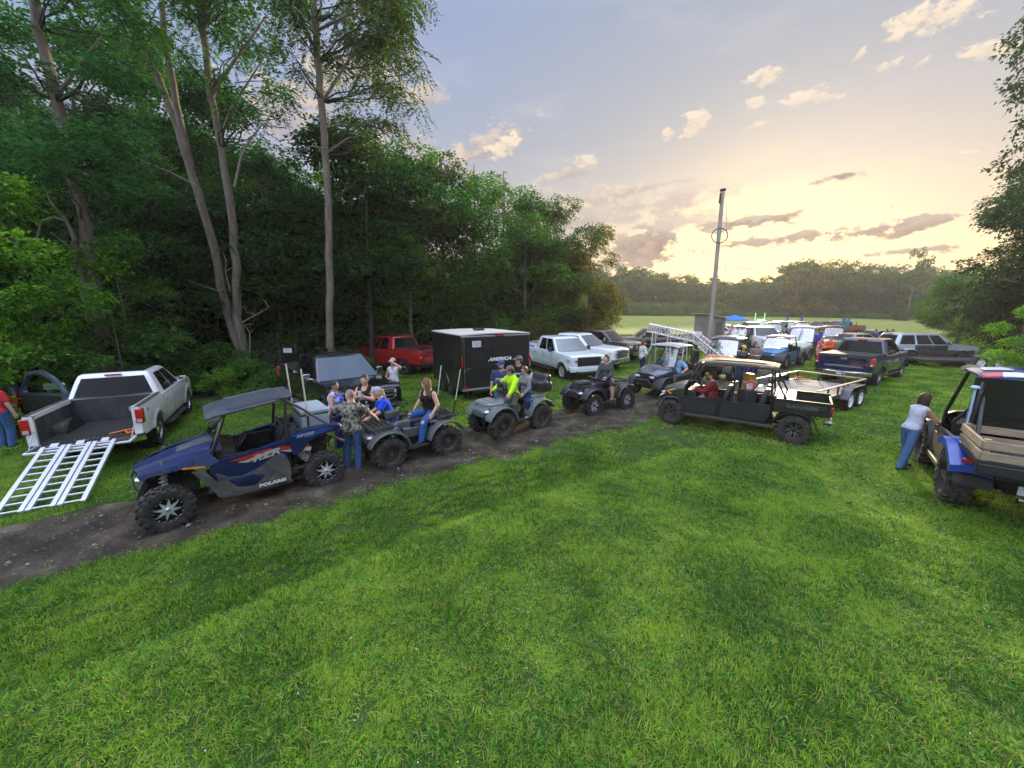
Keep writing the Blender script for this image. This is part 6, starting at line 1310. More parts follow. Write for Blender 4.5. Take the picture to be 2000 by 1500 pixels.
def big_tree(label, base, paths, blobs, n, leaf, mat, seed, comp=True, radii=None, limbs=(), dead=(), droop=.45, Y=17, spray=.5):
    t = thing('tree', label, 'tree', (base.x, base.y, 0)); off = Vector((base.x, base.y, 0)); r = random.Random(seed)
    m = MB()
    for pth, rad in paths: 
        pts = [at(*p) - off if len(p) == 3 else Vector(p[:3]) for p in pth]; q = []
        for i in range(len(pts) - 1): q += [pts[i].lerp(pts[i + 1], k / 3) + Vector((r.uniform(-1, 1), r.uniform(-1, 1), 0)) * .035 for k in range(3)]
        q.append(pts[-1]); m.tube(q, [lerp(rad[0], rad[1], i / (len(q) - 1)) * r.uniform(.96, 1.05) for i in range(len(q))], 14)
    m.build('trunk', BARK, t, 60, weld=False)
    if limbs:
        for l in limbs:
            m = MB(); P = [at(*p) - off for p in l[:-1]]; m.tube(P, [lerp(l[-1], l[-1] * .3, i / (len(P) - 1)) for i in range(len(P))], 8); m.build('limb', BARK, t, 60, weld=False)
    for l in dead:
        m = MB(); P = [at(*p) - off for p in l[:-1]]; m.tube(P, [lerp(l[-1], l[-1] * .35, i / (len(P) - 1)) for i in range(len(P))], 7)
        for _ in range(2): i = r.randint(1, len(P) - 1); m.tube([P[i], P[i] + Vector((r.uniform(-.5, .5), r.uniform(-.3, .3), r.uniform(-.1, .5)))], [.018, .006], 5)
        m.build('dead_branch', DEAD, t, 60, weld=False)
    B = []
    for (px, py, rp) in blobs:
        yy = Y + r.uniform(-1.2, 1.2); p = at(px, py, yy) - off; q = rp / 751 * yy
        for _ in range(4): B.append((p.x + r.uniform(-.6, .6) * q, p.y + r.uniform(-1, 1) * q, p.z + r.uniform(-.5, .5) * q, q * r.uniform(.45, .7), q * r.uniform(.5, .8), q * r.uniform(.3, .5)))
    V, F = leaf_cloud(B, n, leaf, seed, droop, spray, comp, .15); put('crown', np_mesh('crown', V, F, None, leafm(mat), False), t)
    # twigs joining the foliage to the trunk
    m = MB(); tp = [at(*p) - off for pth, _ in paths for p in pth if len(p) == 3]
    for b in B[::2]:
        c = Vector(b[:3]); near = min(tp, key=lambda q: (q - c).length + (2 if q.z > c.z else 0)); limb(m, near, c, .035, .008, r, 5, .25)
    m.build('twig', BARK_D, t, 60, weld=False); return t
def build_forest():
    build_protos()
    big_tree('tall rough-barked tree leaning left at the far left, bare hooked branches on its trunk', Vector((-14.2, 13.4, 0)),
             [([(-0.1, 0, -.1, 0), (200, 650, 13.3), (185, 560, 13.3), (165, 440, 13.3), (142, 330, 13.3), (112, 200, 13.3), (78, 60, 13.3), (55, -60, 13.3)], (.19, .12)), ([(190, 690, 13.1), (175, 600, 13.1), (158, 520, 13.1), (146, 470, 13.1)], (.17, .08))],
             [(140, 275, 62), (200, 330, 55), (90, 310, 45), (220, 270, 45), (40, 330, 40), (150, 350, 30), (60, 60, 70), (150, 40, 60), (10, 130, 60), (190, 120, 45), (110, -60, 90), (250, 60, 40), (215, 390, 22)], 20000, .16, 'blue', 21,
             limbs=[((150, 470, 13.1), (128, 430, 13), (100, 395, 12.9), (78, 350, 12.8), .06), ((110, 190, 13.2), (160, 120, 13), (200, 70, 13), .06)],
             dead=[((146, 470, 13), (130, 432, 12.9), (105, 424, 12.8), (80, 432, 12.7), (72, 470, 12.7), (80, 485, 12.7), .05), ((165, 560, 13.1), (130, 550, 12.9), (100, 552, 12.8), (75, 562, 12.7), .035), ((155, 510, 13), (145, 490, 12.9), (138, 483, 12.9), .03), ((60, 135, 13), (30, 122, 12.9), (0, 118, 12.8), .03)], Y=13.2, droop=.2)
    big_tree('twin-stemmed tall tree whose grey trunks split in a narrow V', Vector((-12.0, 17.3, 0)),
             [([(-.1, 0, -.1, 0), (478, 700, 17.2), (455, 650, 17.2), (440, 590, 17.2), (418, 490, 17.2), (398, 415, 17.2), (378, 350, 17.2), (348, 250, 17.2), (300, 130, 17.2), (255, 20, 17.2), (230, -60, 17.2)], (.21, .10)), ([(.25, 0, -.1, 0), (480, 700, 17.1), (464, 620, 17.1), (462, 520, 17.1), (452, 400, 17.1), (432, 290, 17.1), (412, 180, 17.1), (396, 60, 17.1), (402, -50, 17.1)], (.19, .10)),
              ([(372, 330, 17.2), (345, 200, 17.2), (322, 90, 17.2), (312, -40, 17.2)], (.14, .09))],
             [(300, 50, 55), (380, 20, 50), (450, 40, 60), (500, 100, 45), (520, 170, 40), (350, 110, 40), (230, 40, 60), (420, 120, 35), (480, 10, 50), (560, 200, 30), (280, 120, 35), (330, -60, 90), (470, -70, 90), (455, 190, 28), (500, 240, 24)], 24000, .16, 'mid', 22,
             limbs=[((415, 185, 17.1), (450, 130, 17), (500, 60, 16.9), (520, 30, 16.9), .08), ((428, 280, 17.1), (450, 215, 16.9), (520, 105, 16.8), .07), ((300, 130, 17.1), (240, 90, 17), (190, 60, 17), .08), ((395, 60, 17), (420, 10, 17), .08)],
             dead=[((458, 365, 17), (470, 310, 16.9), (480, 285, 16.9), (510, 245, 16.8), (560, 250, 16.8), .05), ((385, 362, 17), (330, 335, 16.8), (280, 315, 16.7), (240, 290, 16.6), .025), ((450, 570, 17), (440, 530, 16.9), (442, 510, 16.9), .03), ((432, 570, 17), (400, 560, 16.9), (368, 548, 16.8), .02), ((472, 630, 17), (500, 615, 16.9), (525, 600, 16.8), .03), ((488, 700, 16.9), (488, 650, 16.8), (478, 635, 16.8), .03)], Y=17.0, droop=.3)
    big_tree('tall straight narrow-trunked tree with a drooping crown against the sky, behind the black pickup', Vector((-8.1, 17.2, 0)),
             [([(0, 0, -.1, 0), (645, 690, 17.2), (645, 600, 17.2), (643, 500, 17.2), (640, 400, 17.2), (636, 300, 17.2), (628, 200, 17.2), (622, 120, 17.2), (616, 40, 17.2), (610, -60, 17.2)], (.155, .12))],
             [(690, 90, 50), (760, 60, 52), (800, 110, 30), (790, 40, 40), (740, 150, 45), (790, 185, 30), (720, 220, 38), (770, 240, 25), (680, 30, 50), (580, 60, 42), (560, 20, 40), (700, 280, 24), (745, 300, 18), (640, 130, 35), (590, 130, 26), (640, -60, 100), (740, -50, 80), (660, 210, 28), (820, 150, 14), (560, 100, 22)], 27000, .16, 'olive', 23,
             limbs=[((630, 200, 17.2), (660, 150, 17), (700, 90, 16.9), (750, 60, 16.8), .07), ((632, 250, 17.2), (680, 240, 17), (740, 250, 16.9), (780, 285, 16.8), .05), ((622, 110, 17.1), (600, 60, 17), (565, 20, 17), .06), ((636, 300, 17.2), (680, 270, 17), (720, 262, 17), .05), ((618, 60, 17), (680, 30, 17), (740, 10, 17), .06)],
             dead=[((588, 60, 16.9), (560, 25, 16.8), (535, 0, 16.8), .025), ((640, 290, 17), (610, 285, 16.8), (560, 300, 16.7), .02)], Y=17.0, droop=.5, spray=.6)
    g = 'trees along the edge of the wood'
    # (key, px, Y, scale, mat, label)
    E = [('edge', 715, 24.5, 1.0, 'lime', 'light green maple with broad drooping sprays beside the tall straight trunk'), ('edge2', 800, 24, 1.06, 'mid', 'rounded dense tree above the red pickup, with pink sky showing through its top'), ('edge2', 868, 27, 1.10, 'olive', 'loose open tree above the black enclosed trailer, its crown full of sky gaps'),
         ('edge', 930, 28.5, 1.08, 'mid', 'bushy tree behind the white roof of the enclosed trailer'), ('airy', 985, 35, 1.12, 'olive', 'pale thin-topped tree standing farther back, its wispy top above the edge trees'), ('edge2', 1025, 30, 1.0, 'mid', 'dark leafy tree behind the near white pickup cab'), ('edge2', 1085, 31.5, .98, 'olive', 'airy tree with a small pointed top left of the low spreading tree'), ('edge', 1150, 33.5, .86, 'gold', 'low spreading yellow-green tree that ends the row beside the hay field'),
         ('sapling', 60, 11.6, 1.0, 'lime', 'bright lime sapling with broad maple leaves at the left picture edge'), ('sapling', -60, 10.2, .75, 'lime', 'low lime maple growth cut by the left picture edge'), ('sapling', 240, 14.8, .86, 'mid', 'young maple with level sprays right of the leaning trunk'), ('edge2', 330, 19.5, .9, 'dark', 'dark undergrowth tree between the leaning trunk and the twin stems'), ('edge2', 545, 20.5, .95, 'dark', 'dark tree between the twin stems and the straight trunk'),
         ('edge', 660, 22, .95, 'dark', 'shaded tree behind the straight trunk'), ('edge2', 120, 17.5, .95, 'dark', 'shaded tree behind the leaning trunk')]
    for i, (k, px, Y, s, m, l) in enumerate(E): p = at(px, 600, Y); tree(k, 'edge_tree', l, p.x, p.y, i * 67 + 20, s, g, m)
    sg = 'shrubs at the foot of the wood'
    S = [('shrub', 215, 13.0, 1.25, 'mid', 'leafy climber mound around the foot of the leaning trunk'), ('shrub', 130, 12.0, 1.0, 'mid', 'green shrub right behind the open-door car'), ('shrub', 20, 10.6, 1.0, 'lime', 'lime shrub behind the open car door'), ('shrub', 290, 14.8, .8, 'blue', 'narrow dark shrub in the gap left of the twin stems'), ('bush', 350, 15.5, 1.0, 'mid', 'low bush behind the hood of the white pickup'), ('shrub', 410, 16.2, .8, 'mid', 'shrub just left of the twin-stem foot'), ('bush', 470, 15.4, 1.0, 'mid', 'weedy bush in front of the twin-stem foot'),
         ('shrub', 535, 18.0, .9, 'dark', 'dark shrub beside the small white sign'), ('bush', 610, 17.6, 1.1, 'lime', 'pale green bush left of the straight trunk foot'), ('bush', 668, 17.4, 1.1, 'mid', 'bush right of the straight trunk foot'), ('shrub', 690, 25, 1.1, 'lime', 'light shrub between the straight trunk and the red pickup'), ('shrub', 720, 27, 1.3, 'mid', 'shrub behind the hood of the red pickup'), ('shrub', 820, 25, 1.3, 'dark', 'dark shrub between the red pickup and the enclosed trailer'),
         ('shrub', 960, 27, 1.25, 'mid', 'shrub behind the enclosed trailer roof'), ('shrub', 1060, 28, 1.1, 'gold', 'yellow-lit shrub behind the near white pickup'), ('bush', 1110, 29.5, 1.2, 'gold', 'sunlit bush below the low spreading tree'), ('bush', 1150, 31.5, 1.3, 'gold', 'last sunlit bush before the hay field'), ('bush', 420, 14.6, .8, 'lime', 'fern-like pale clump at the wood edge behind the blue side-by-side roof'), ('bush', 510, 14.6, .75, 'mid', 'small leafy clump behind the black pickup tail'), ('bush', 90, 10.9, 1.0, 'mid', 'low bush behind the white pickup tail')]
    for i, (k, px, Y, s, m, l) in enumerate(S): p = at(px, 600, Y); tree(k, 'shrub', l, p.x, p.y, i * 101, s, sg, m, 'shrub')
    r = random.Random(4); it = []
    for i in range(46):
        px = r.uniform(-260, 760); Y = r.uniform(20, 34); p = at(px, 600, Y); it.append((r.choice(['edge2', 'tall', 'tall', 'edge']), p.x, p.y, r.uniform(0, 360), r.uniform(.85, 1.15), r.uniform(.62, .95) * (1.0 if px < 560 else .72)))
    for px, Y, s in ((-160, 13, .9), (-60, 15.5, .9), (30, 16, .9), (300, 17.5, .75), (420, 20, .8), (600, 21, .75), (520, 23, .8)): p = at(px, 600, Y); it.append(('edge2', p.x, p.y, px, s, s))
    mass('woodland', 'dense dark deciduous wood behind the edge trees on the left', it, 'dark')
    it = []
    for i in range(26):
        px = r.uniform(700, 1120); Y = r.uniform(31, 46); p = at(px, 600, Y); it.append((r.choice(['edge2', 'edge']), p.x, p.y, r.uniform(0, 360), r.uniform(.75, .95), r.uniform(.55, .8) * (1.1 - (px - 700) / 1400)))
    mass('rear_woodland', 'lower dark wood behind the row of edge trees', it, 'dark')
    # right side
    g = 'trees at the right edge'
    for k, px, Y, s, m, l, z in (('edge2', 2065, 22, 1.15, 'deep', 'big dark dense tree at the right edge, in front of the tall sparse one', 1.0), ('edge', 1995, 25, .95, 'deep', 'dark bushy tree beside the silver vehicle', 1.0), ('tall', 2035, 27, 1.1, 'deep', 'tall sparse tree rising out of the picture at the upper right', 1.4), ('edge2', 2020, 30, 1.1, 'deep', 'loose tree with reaching branches below the tall right one', 1.25), ('edge', 1885, 36, .75, 'mid', 'light green tree with level branches at the field corner', .60), ('sapling', 2010, 17.5, .5, 'lime', 'small bright bush above the blue flag roof', .5)):
        p = at(px, 600, Y); t = tree(k, 'edge_tree', l, p.x, p.y, px % 360, s, g, m, sz=z)
    # far wood
    it = []
    for i in range(170):
        u = i / 169; px = lerp(1120, 2050, u) + r.uniform(-8, 8); Y = float(np.interp(px, [1100, 1200, 1500, 1850, 2060], [167, 163, 153, 128, 110])) + r.uniform(0, 14) + (2 if i % 2 else 0); p = at(px, 600, Y); hh = float(np.interp(px, [1100, 1230, 1330, 1420, 1480, 1530, 1600, 1700, 1800, 1900], [.96, .96, .76, .72, .76, 1.05, 1.12, 1.02, 1.0, .95])) * Y / 130
        it.append(('far', p.x, p.y, r.uniform(0, 360), r.uniform(.9, 1.15) * max(.75, Y / 130), r.uniform(.76, 1.12) * hh))
    mass('far_woodland', 'distant hazy line of trees beyond the hay field', it, 'olive')
    it = []
    for i in range(60):
        px = lerp(1160, 1860, i / 59) + r.uniform(-6, 6); Y = float(np.interp(px, [1100, 1200, 1500, 1850], [160, 158, 149, 124])); p = at(px, 600, Y); s = r.uniform(1.6, 2.6) * Y / 130; it.append(('bush', p.x, p.y, r.uniform(0, 360), s * 1.4, s * (1.4 if px < 1420 else .6)))
    mass('far_hedge', 'low scrub along the foot of the distant trees', it, 'mid', False)
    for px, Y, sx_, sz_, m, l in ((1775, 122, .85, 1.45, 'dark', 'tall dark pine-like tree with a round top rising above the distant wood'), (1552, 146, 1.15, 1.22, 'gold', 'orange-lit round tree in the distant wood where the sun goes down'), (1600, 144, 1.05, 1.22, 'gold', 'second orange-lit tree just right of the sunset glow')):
        p = at(px, 600, Y); t = tree('far', 'distant_tree', l, p.x, p.y, px, sx_, 'trees standing out of the distant wood', m, sz=sz_)

def build_rear():
    r = random.Random(9); it = []
    for i in range(34): x = lerp(-60, 60, i / 33); y = -17 - r.uniform(0, 8) - 4 * math.cos(x / 20); it.append(('far', x, y, r.uniform(0, 360), r.uniform(.8, 1.0), r.uniform(.6, .95)))
    mass('garden_trees', 'trees standing behind the camera position', it, 'dark')
def build_haze(den=.0006):
    m = bpy.data.materials.new('haze'); m.use_nodes = True; nt = m.node_tree; nt.nodes.clear(); o = nd(nt, 'ShaderNodeOutputMaterial'); v = nd(nt, 'ShaderNodeVolumePrincipled'); v.inputs['Color'].default_value = (.93, .88, .82, 1); v.inputs['Density'].default_value = den; v.inputs['Anisotropy'].default_value = .3; nt.links.new(v.outputs[0], o.inputs['Volume'])
    b = MB(); b.box((0, 60, 12), (640, 460, 29)); tag(b.build('haze', m, None, 0), 'thin evening haze over the meadow', None, kind='stuff')
# ------------------------------------------------------------------ the place
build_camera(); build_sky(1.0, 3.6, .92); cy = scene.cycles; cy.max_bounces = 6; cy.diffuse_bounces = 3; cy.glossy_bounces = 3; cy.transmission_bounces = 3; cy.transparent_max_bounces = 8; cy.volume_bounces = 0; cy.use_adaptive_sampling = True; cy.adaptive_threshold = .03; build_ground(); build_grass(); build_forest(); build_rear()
build_haze()
def G0(px, Y, z=0): p = at(px, 600, Y); return (p.x, Y, z)
WP = pm('white_paint', (.76, .77, .79), .3, 0, 1., var=.02, dirt=.15, dz=(.3, .9)); WP2 = pm('pale_white_paint', (.66, .71, .78), .28, 0, 1., var=.02, dirt=.25, dz=(.3, .9)); BKP = pm('black_paint', (.008, .008, .009), .22, 0, 1., var=.02)
RP = pm('red_paint', (.30, .010, .012), .25, 0, 1., var=.03); NV = pm('navy_paint', (.006, .014, .055), .22, .2, 1., var=.02); DG = pm('dark_grey_paint', (.03, .032, .038), .25, .3, 1.); SV = pm('silver_paint', (.38, .42, .48), .28, .5, 1., var=.02)
BRN = pm('dark_bronze_paint', (.035, .028, .028), .25, .3, 1.)
six = [STEEL, STEEL, UNDER]
# white pickup with the ramp
t, g = truck('pickup_truck', 'white pickup seen from behind, tailgate down over the ramp, empty grey bed', 'pickup', (-10.44, 10.21, 0), 120, WP, bed='open', gate='open', ww=.30, wr=.43, sc=.92)
m = MB(); m.slab(lambda u, v: (lerp(-.68, .50, u), lerp(-.60, .60, v), 1.955 + .012 * math.sin(PI * v)), 3, 6, (0, 0, .02)); m.build('roof_panel', pm('roof_black', (.01, .01, .012), .15, 0, .5), t, 40)
text_mesh('Z71', .085, pm('red_letter', (.45, .03, .02), .4), 'lettering', g['body'], shear=.2, bold=.002, M=frame_M((-2.45, -g['hw'](-2.45, 1.16) - .004, 1.16), (1, 0, 0), (0, 0, 1)))
rr = ramp((0, 0, 0), 0, 1.78, .60, 'silver three-panel folding ramp leaning from the tailgate of the white pickup to the grass')
a = R(120); tail = Vector((-10.44 + -3.15 * math.cos(a), 10.21 + -3.15 * math.sin(a), 0)); rr.location = (tail.x - 1.74 * math.cos(a), tail.y - 1.74 * math.sin(a), .03); rr.rotation_euler = (0, 0, a)
st = MB(); st.tube([(-.25, -.1, .0), (-.1, .1, .02), (.1, -.05, .01), (.22, .1, .02), (.05, .2, .03), (-.1, .02, .03)], .022, 6); o = st.build('strap', pm('orange_strap', (.62, .16, .04), .6), None); o.location = tail + Vector((.55 * math.cos(a) + .55 * math.sin(a), .55 * math.sin(a) - .55 * math.cos(a), .645)); tag(o, 'orange ratchet strap lying in the bed of the white pickup', 'strap')
# car with its door open at the left edge
BG = pm('blue_grey_paint', (.10, .13, .19), .3, .5, 1.)
t, g = truck('car', 'blue-grey car at the left picture edge with its door swung wide open', 'car', (-15.1, 11.6, 0), 118, BG, suv=True, xf=2.35, xr=-2.35, fa=1.42, ra=-1.42, W=1.88, cab=(1.0, .35, -1.9, -2.3), roof=1.76, belt=1.12, nose=1.02, sides=[(.09, .32), (.34, .6), (.64, .92)], wr=.36, doors=[(-.42, -1.2)], boards=False, rimm=six, rim='six')
p0 = at(-6, 600, 10.0); p1 = at(92, 600, 9.9); inv = t.matrix_basis.inverted(); m = MB(); ex = (p1 - p0); ex.z = 0; W_ = ex.length; ex.normalize(); ny = Vector((ex.y, -ex.x, 0))
def dp(u, z, d): return inv @ (Vector((p0.x, p0.y, 0)) + ex * u + Vector((0, 0, z)) + ny * d)
outl = rounded([(0, .38), (W_ * .93, .38), (W_, 1.05), (W_ * .80, 1.55), (W_ * .52, 1.80), (W_ * .22, 1.72), (.02, 1.2)], .15, 4); win = rounded([(.12, 1.16), (W_ * .88, 1.16), (W_ * .86, 1.28), (W_ * .72, 1.52), (W_ * .50, 1.70), (W_ * .26, 1.64), (.14, 1.3)], .08, 4)
nn = len(outl); vs = []
for d_ in (.0, -.09):
    for q in (outl, win): vs += [dp(u, z, d_) for u, z in q]
fs = [(i, (i + 1) % nn, nn + (i + 1) % len(win), nn + i) for i in range(nn)] + [(2 * nn + i, 3 * nn + i, 3 * nn + (i + 1) % nn, 2 * nn + (i + 1) % nn) for i in range(nn)] + [(i, 2 * nn + i, 2 * nn + (i + 1) % nn, (i + 1) % nn) for i in range(nn)] + [(nn + i, nn + (i + 1) % nn, 3 * nn + (i + 1) % nn, 3 * nn + i) for i in range(nn)]
m.add(vs, fs); d_o = m.build('open_door', BG, t, 30)
m = MB(); q = rounded([(.06, .44), (W_ * .86, .44), (W_ * .86, 1.10), (.06, 1.12)], .06, 3); k_ = len(q); m.add([dp(u, z, .035) for u, z in q] + [dp(u, z, .001) for u, z in q], [tuple(range(k_))] + [(i, (i + 1) % k_, k_ + (i + 1) % k_, k_ + i) for i in range(k_)]); m.build('door_lining', PLB, d_o, 30)
m = MB(); q = rounded([(W_ * .38, 1.22), (W_ * .80, 1.25), (W_ * .78, 1.42), (W_ * .40, 1.40)], .04, 3); k_ = len(q); m.add([dp(u, z, -.14) for u, z in q] + [dp(u, z, -.22) for u, z in q], [tuple(range(k_)), tuple(range(2 * k_ - 1, k_ - 1, -1))] + [(i, (i + 1) % k_, k_ + (i + 1) % k_, k_ + i) for i in range(k_)]); m.build('mirror', pm('mirror_face', (.45, .60, .52), .08, .8), d_o, 30)
m = MB(); v_ = dp(W_ * .30, .80, .05); m.tube([dp(W_ * .24, .80, .06), dp(W_ * .42, .82, .06)], .02, 6); m.build('handle', CHROME, d_o)
# blue side-by-side and its cooler
sport_blue((-4.93, 6.75, 0), 220)
a = R(219.5); cooler((-4.93 - 1.13 * math.cos(a), 6.75 - 1.13 * math.sin(a), 1.045), 220)
# black pickup facing the viewer
t, g = truck('pickup_truck', 'glossy black pickup facing the viewer, blue sky reflection tinted into its windshield, its bed covered', 'pickup', (-5.9, 12.55, 0), 313.5, BKP, bed='cover', wr=.42, rim='six', rimm=six, roof=1.95, glass=pm('sky_tinted_windshield', (.02, .045, .085), .02, 0, 0, var=.02, spec=.42))  # windshield base tinted blue to stand for reflected sky
m = MB(); m.box((-.3, 0, 1.99), (1.3, 1.0, .03)); m.build('sunroof', DGLASS, t, bevel=.01)
truck('pickup_truck', 'red pickup seen from its rear corner at the edge of the wood', 'pickup', (-6.45, 21.0, 0), 148, RP, rim='six', rimm=[CHROME, CHROME, UNDER], sides=[(.10, .50), (.56, .82)], trim=PLB)
box_trailer((-.57, 14.28, 0), 120, W=2.85, L=3.1, H=1.98)
truck('pickup_truck', 'white pickup right beside the enclosed trailer, dark headlamps and black side mirrors', 'pickup', (2.50, 20.2, 0), 293, WP2, xf=2.72, glass=pm('bright_windshield', (.07, .085, .10), .02, 0, .6, var=.02, spec=.9), trim=PLB, bumper=WP2, wr=.40, rim='cast', rimm=[ALU, ALU, UNDER])  # windshield base lightened to stand for the bright sky's reflection
truck('pickup_truck', 'chrome-grilled second white pickup in the row, between the first white one and the bronze one', 'pickup', (3.75, 22.6, 0), 318, WP2, glass=MATS['bright_windshield'], wr=.42, rim='six', rimm=six)
truck('pickup_truck', 'dark bronze pickup, third in the row after the two white ones', 'pickup', (5.9, 26.0, 0), 318, BRN, wr=.41, rim='six', rimm=six, bed='cover')
truck('pickup_truck', 'black pickup standing side-on behind the metal lattice mast', 'pickup', (10.6, 28.8, 0), 176, BKP, wr=.41, rim='six', rimm=six)
# quads
Q1 = pm('grey_green_plastic', (.075, .085, .088), .38, 0, .3, var=.12, dirt=.45, dz=(.3, .9)); Q2 = pm('slate_plastic', (.105, .125, .130), .4, 0, .2, var=.1, dirt=.4, dz=(.3, .9)); Q3 = pm('black_purple_plastic', (.022, .022, .032), .3, 0, .5, var=.1)
q1 = atv('quad_bike', 'dark grey quad bike right behind the blue side-by-side, with moulded racks', (-2.34, 8.5, 0), 218, Q1, rackm=PLB_D, style=0, rub=RUBBER_M, wb=1.36, hy=.45, wr=.34, ww=.26, steer_a=8)
for s, x in ((1, -.93), (-1, -.85)): m = MB(); m.tube([(x, s * .36, .93), (x - .06, s * .37, 1.25)], .014, 8); m.build('whip_base', PLB, q1); m = MB(); m.tube([(x - .06, s * .37, 1.25), (x - .20, s * .40, 1.98)], .012, 8); m.build('whip', MATS['whip_wrap'], q1)
q2 = atv('quad_bike', 'slate grey quad bike ridden by two people, wire front rack and big black rear box', (-.02, 10.4, 0), 220, Q2, rackm=pm('silver_rack', (.45, .44, .44), .4, .6), style=1, rub=RUBBER_M, wb=1.30, hy=.43, wr=.33, ww=.25, sc=1.08)
S = [rbox((-.98, 0, 1.06), (.22, .34, .14), r=.10, k=.06), rbox((-1.06, 0, 1.22), (.11, .30, .18), rot=(0, -12, 0), r=.09, k=.05), rbox((-.82, .30, 1.12), (.16, .07, .12), r=.05, k=.05), rbox((-.82, -.30, 1.12), (.16, .07, .12), r=.05, k=.05)]
sdf_obj('rear_box', S, .014, pm('box_black', (.025, .026, .03), .35, 0, .4, var=.1), q2)
q3 = atv('quad_bike', 'black quad bike with an orange side marker and a bag tied on its front rack', (2.93, 12.6, 0), 214, Q3, rackm=PLB, style=2, wb=1.46, hy=.45, wr=.34, ww=.24, rim='cast', rimm=[ALU, PLB, UNDER], sc=1.06)
o = sdf_obj('bag', [rbox((0, 0, .06), (.26, .17, .055), r=.05, k=.03), ell((.05, .03, .10), (.16, .12, .05), k=.04)], .012, pm('bag_green_black', (.03, .04, .035), .7, var=.3)); a = R(214); o.location = (2.93 + .80 * math.cos(a), 12.6 + .80 * math.sin(a), .955); o.rotation_euler = (0, 0, a); tag(o, 'dark duffel bag strapped on the front rack of the black quad', 'bag')
o = sdf_obj('tank_bag', [rbox((0, 0, .08), (.15, .10, .075), r=.03, k=.01)], .01, pm('bag_mesh_green', (.05, .06, .045), .7, var=.4, vs=12)); a = R(218); o.location = (-2.34 + .40 * math.cos(a), 8.5 + .40 * math.sin(a), 1.0); o.rotation_euler = (0, .1, a); tag(o, 'small soft bag before the handlebar of the dark grey quad', 'bag')
# side-by-sides
HP = pm('metallic_purple_grey', (.050, .050, .085), .25, .5, 1., var=.06)
ty, gy_ = utv('side_by_side', 'purple-grey side-by-side with a silver roof and two people aboard', (6.2, 15.3, 0), 217, HP, pm('grey_door_plastic', (.10, .095, .10), .5), pm('silver_roof', (.36, .36, .38), .4, .2, .4), wb=2.1, hy=.66, wr=.36, roofz=1.98, wide=.72, tread='at', fz=.90)
tr_, gr_ = utv('side_by_side', 'long black-green four-door side-by-side crossing the lawn, tan-lit roof, toolbox in its bed', (6.35, 10.75, 0), 143, pm('dark_green_hood', (.03, .038, .028), .35, 0, .5), pm('black_green_body', (.006, .009, .008), .6, 0, 0, var=.15), pm('tan_black_roof', (.045, .037, .030), .7, spec=.15), wb=2.95, hy=.66, wr=.36, ww=.27, roofz=1.93, rows=2, bed=1.15, glass=False, wide=.74, bedm=pm('olive_black_bed', (.010, .013, .011), .45, var=.2, vs=14), rub=RUBBER_M, tread='lug', rim='cast', rimm=[STEEL, PLB, UNDER], steer_a=-14, nose=.36, fz=.94, cz=1.14, driver_y=.3, cf=.26)
m = MB(); m.tube([(1.52, .74, .90), (1.62, .76, .98), (1.40, .76, 1.06)], .022, 6); m.build('side_marker', AMB, tr_)
text_mesh('RANGER', .11, pm('faded_letter', (.085, .09, .08), .5), 'lettering', tr_, bold=.003, sx=1.5, M=frame_M((gr_['back'] - .62, .755, .96), (-1, 0, 0), (0, 0, 1)))
a = R(143); tb = MB(); tb.box((0, 0, .14), (.42, 1.1, .26)); tb.box((0, 0, .285), (.44, 1.14, .035)); o = tb.build('toolbox', pm('toolbox_grey', (.075, .075, .085), .4, .3, .3), None, bevel=.012); o.location = (6.35 + (gr_['back'] - .26) * math.cos(a), 10.75 + (gr_['back'] - .26) * math.sin(a), .83); o.rotation_euler = (0, 0, a); tag(o, 'grey toolbox across the bed of the four-door side-by-side', 'toolbox')
text_mesh('II', .09, WHITE_L, 'lettering', o, M=frame_M((0, .552, .16), (-1, 0, 0), (0, 0, 1)))
tg_, gg_ = utv('side_by_side', 'side-by-side with an orange hood, grey roof and a light bar, behind the four-door one', (10.55, 18.9, 0), 222, pm('orange_hood', (.55, .17, .03), .3, 0, .8), PLB, pm('grey_roof', (.20, .20, .22), .4, 0, .4), wb=2.1, hy=.68, roofz=1.98, wide=.74, bar=True, glasstint=clear_glass('sky_pane', (.70, .70, .78), .35))
tb_, gb_ = utv('side_by_side', 'turquoise-blue sport side-by-side with big tyres and a wide curved windshield', (15.7, 22.6, 0), 216, pm('turquoise_hood', (.015, .13, .32), .3, 0, .8), pm('teal_door', (.02, .12, .17), .35, 0, .5), pm('tan_roof', (.20, .17, .13), .45), wb=2.4, hy=.78, wr=.39, ww=.3, roofz=1.78, wide=.72, bed=.4, sport=True, glasstint=clear_glass('sky_pane'), tread='lug')
tq_, gq_ = utv('side_by_side', 'tall boxy grey cab side-by-side with full glass, behind the turquoise one', (19.6, 26.0, 0), 217, pm('green_white_hood', (.30, .36, .28), .3, 0, .8), DG, pm('cream_roof', (.40, .36, .28), .5), wb=2.1, hy=.70, roofz=2.15, wide=.80, bed=.6, glasstint=clear_glass('sky_pane'))
hb_, hg_ = blue_utility((9.12, 6.72, 0), 51); hb_.scale = (1.2, 1.2, 1.2)
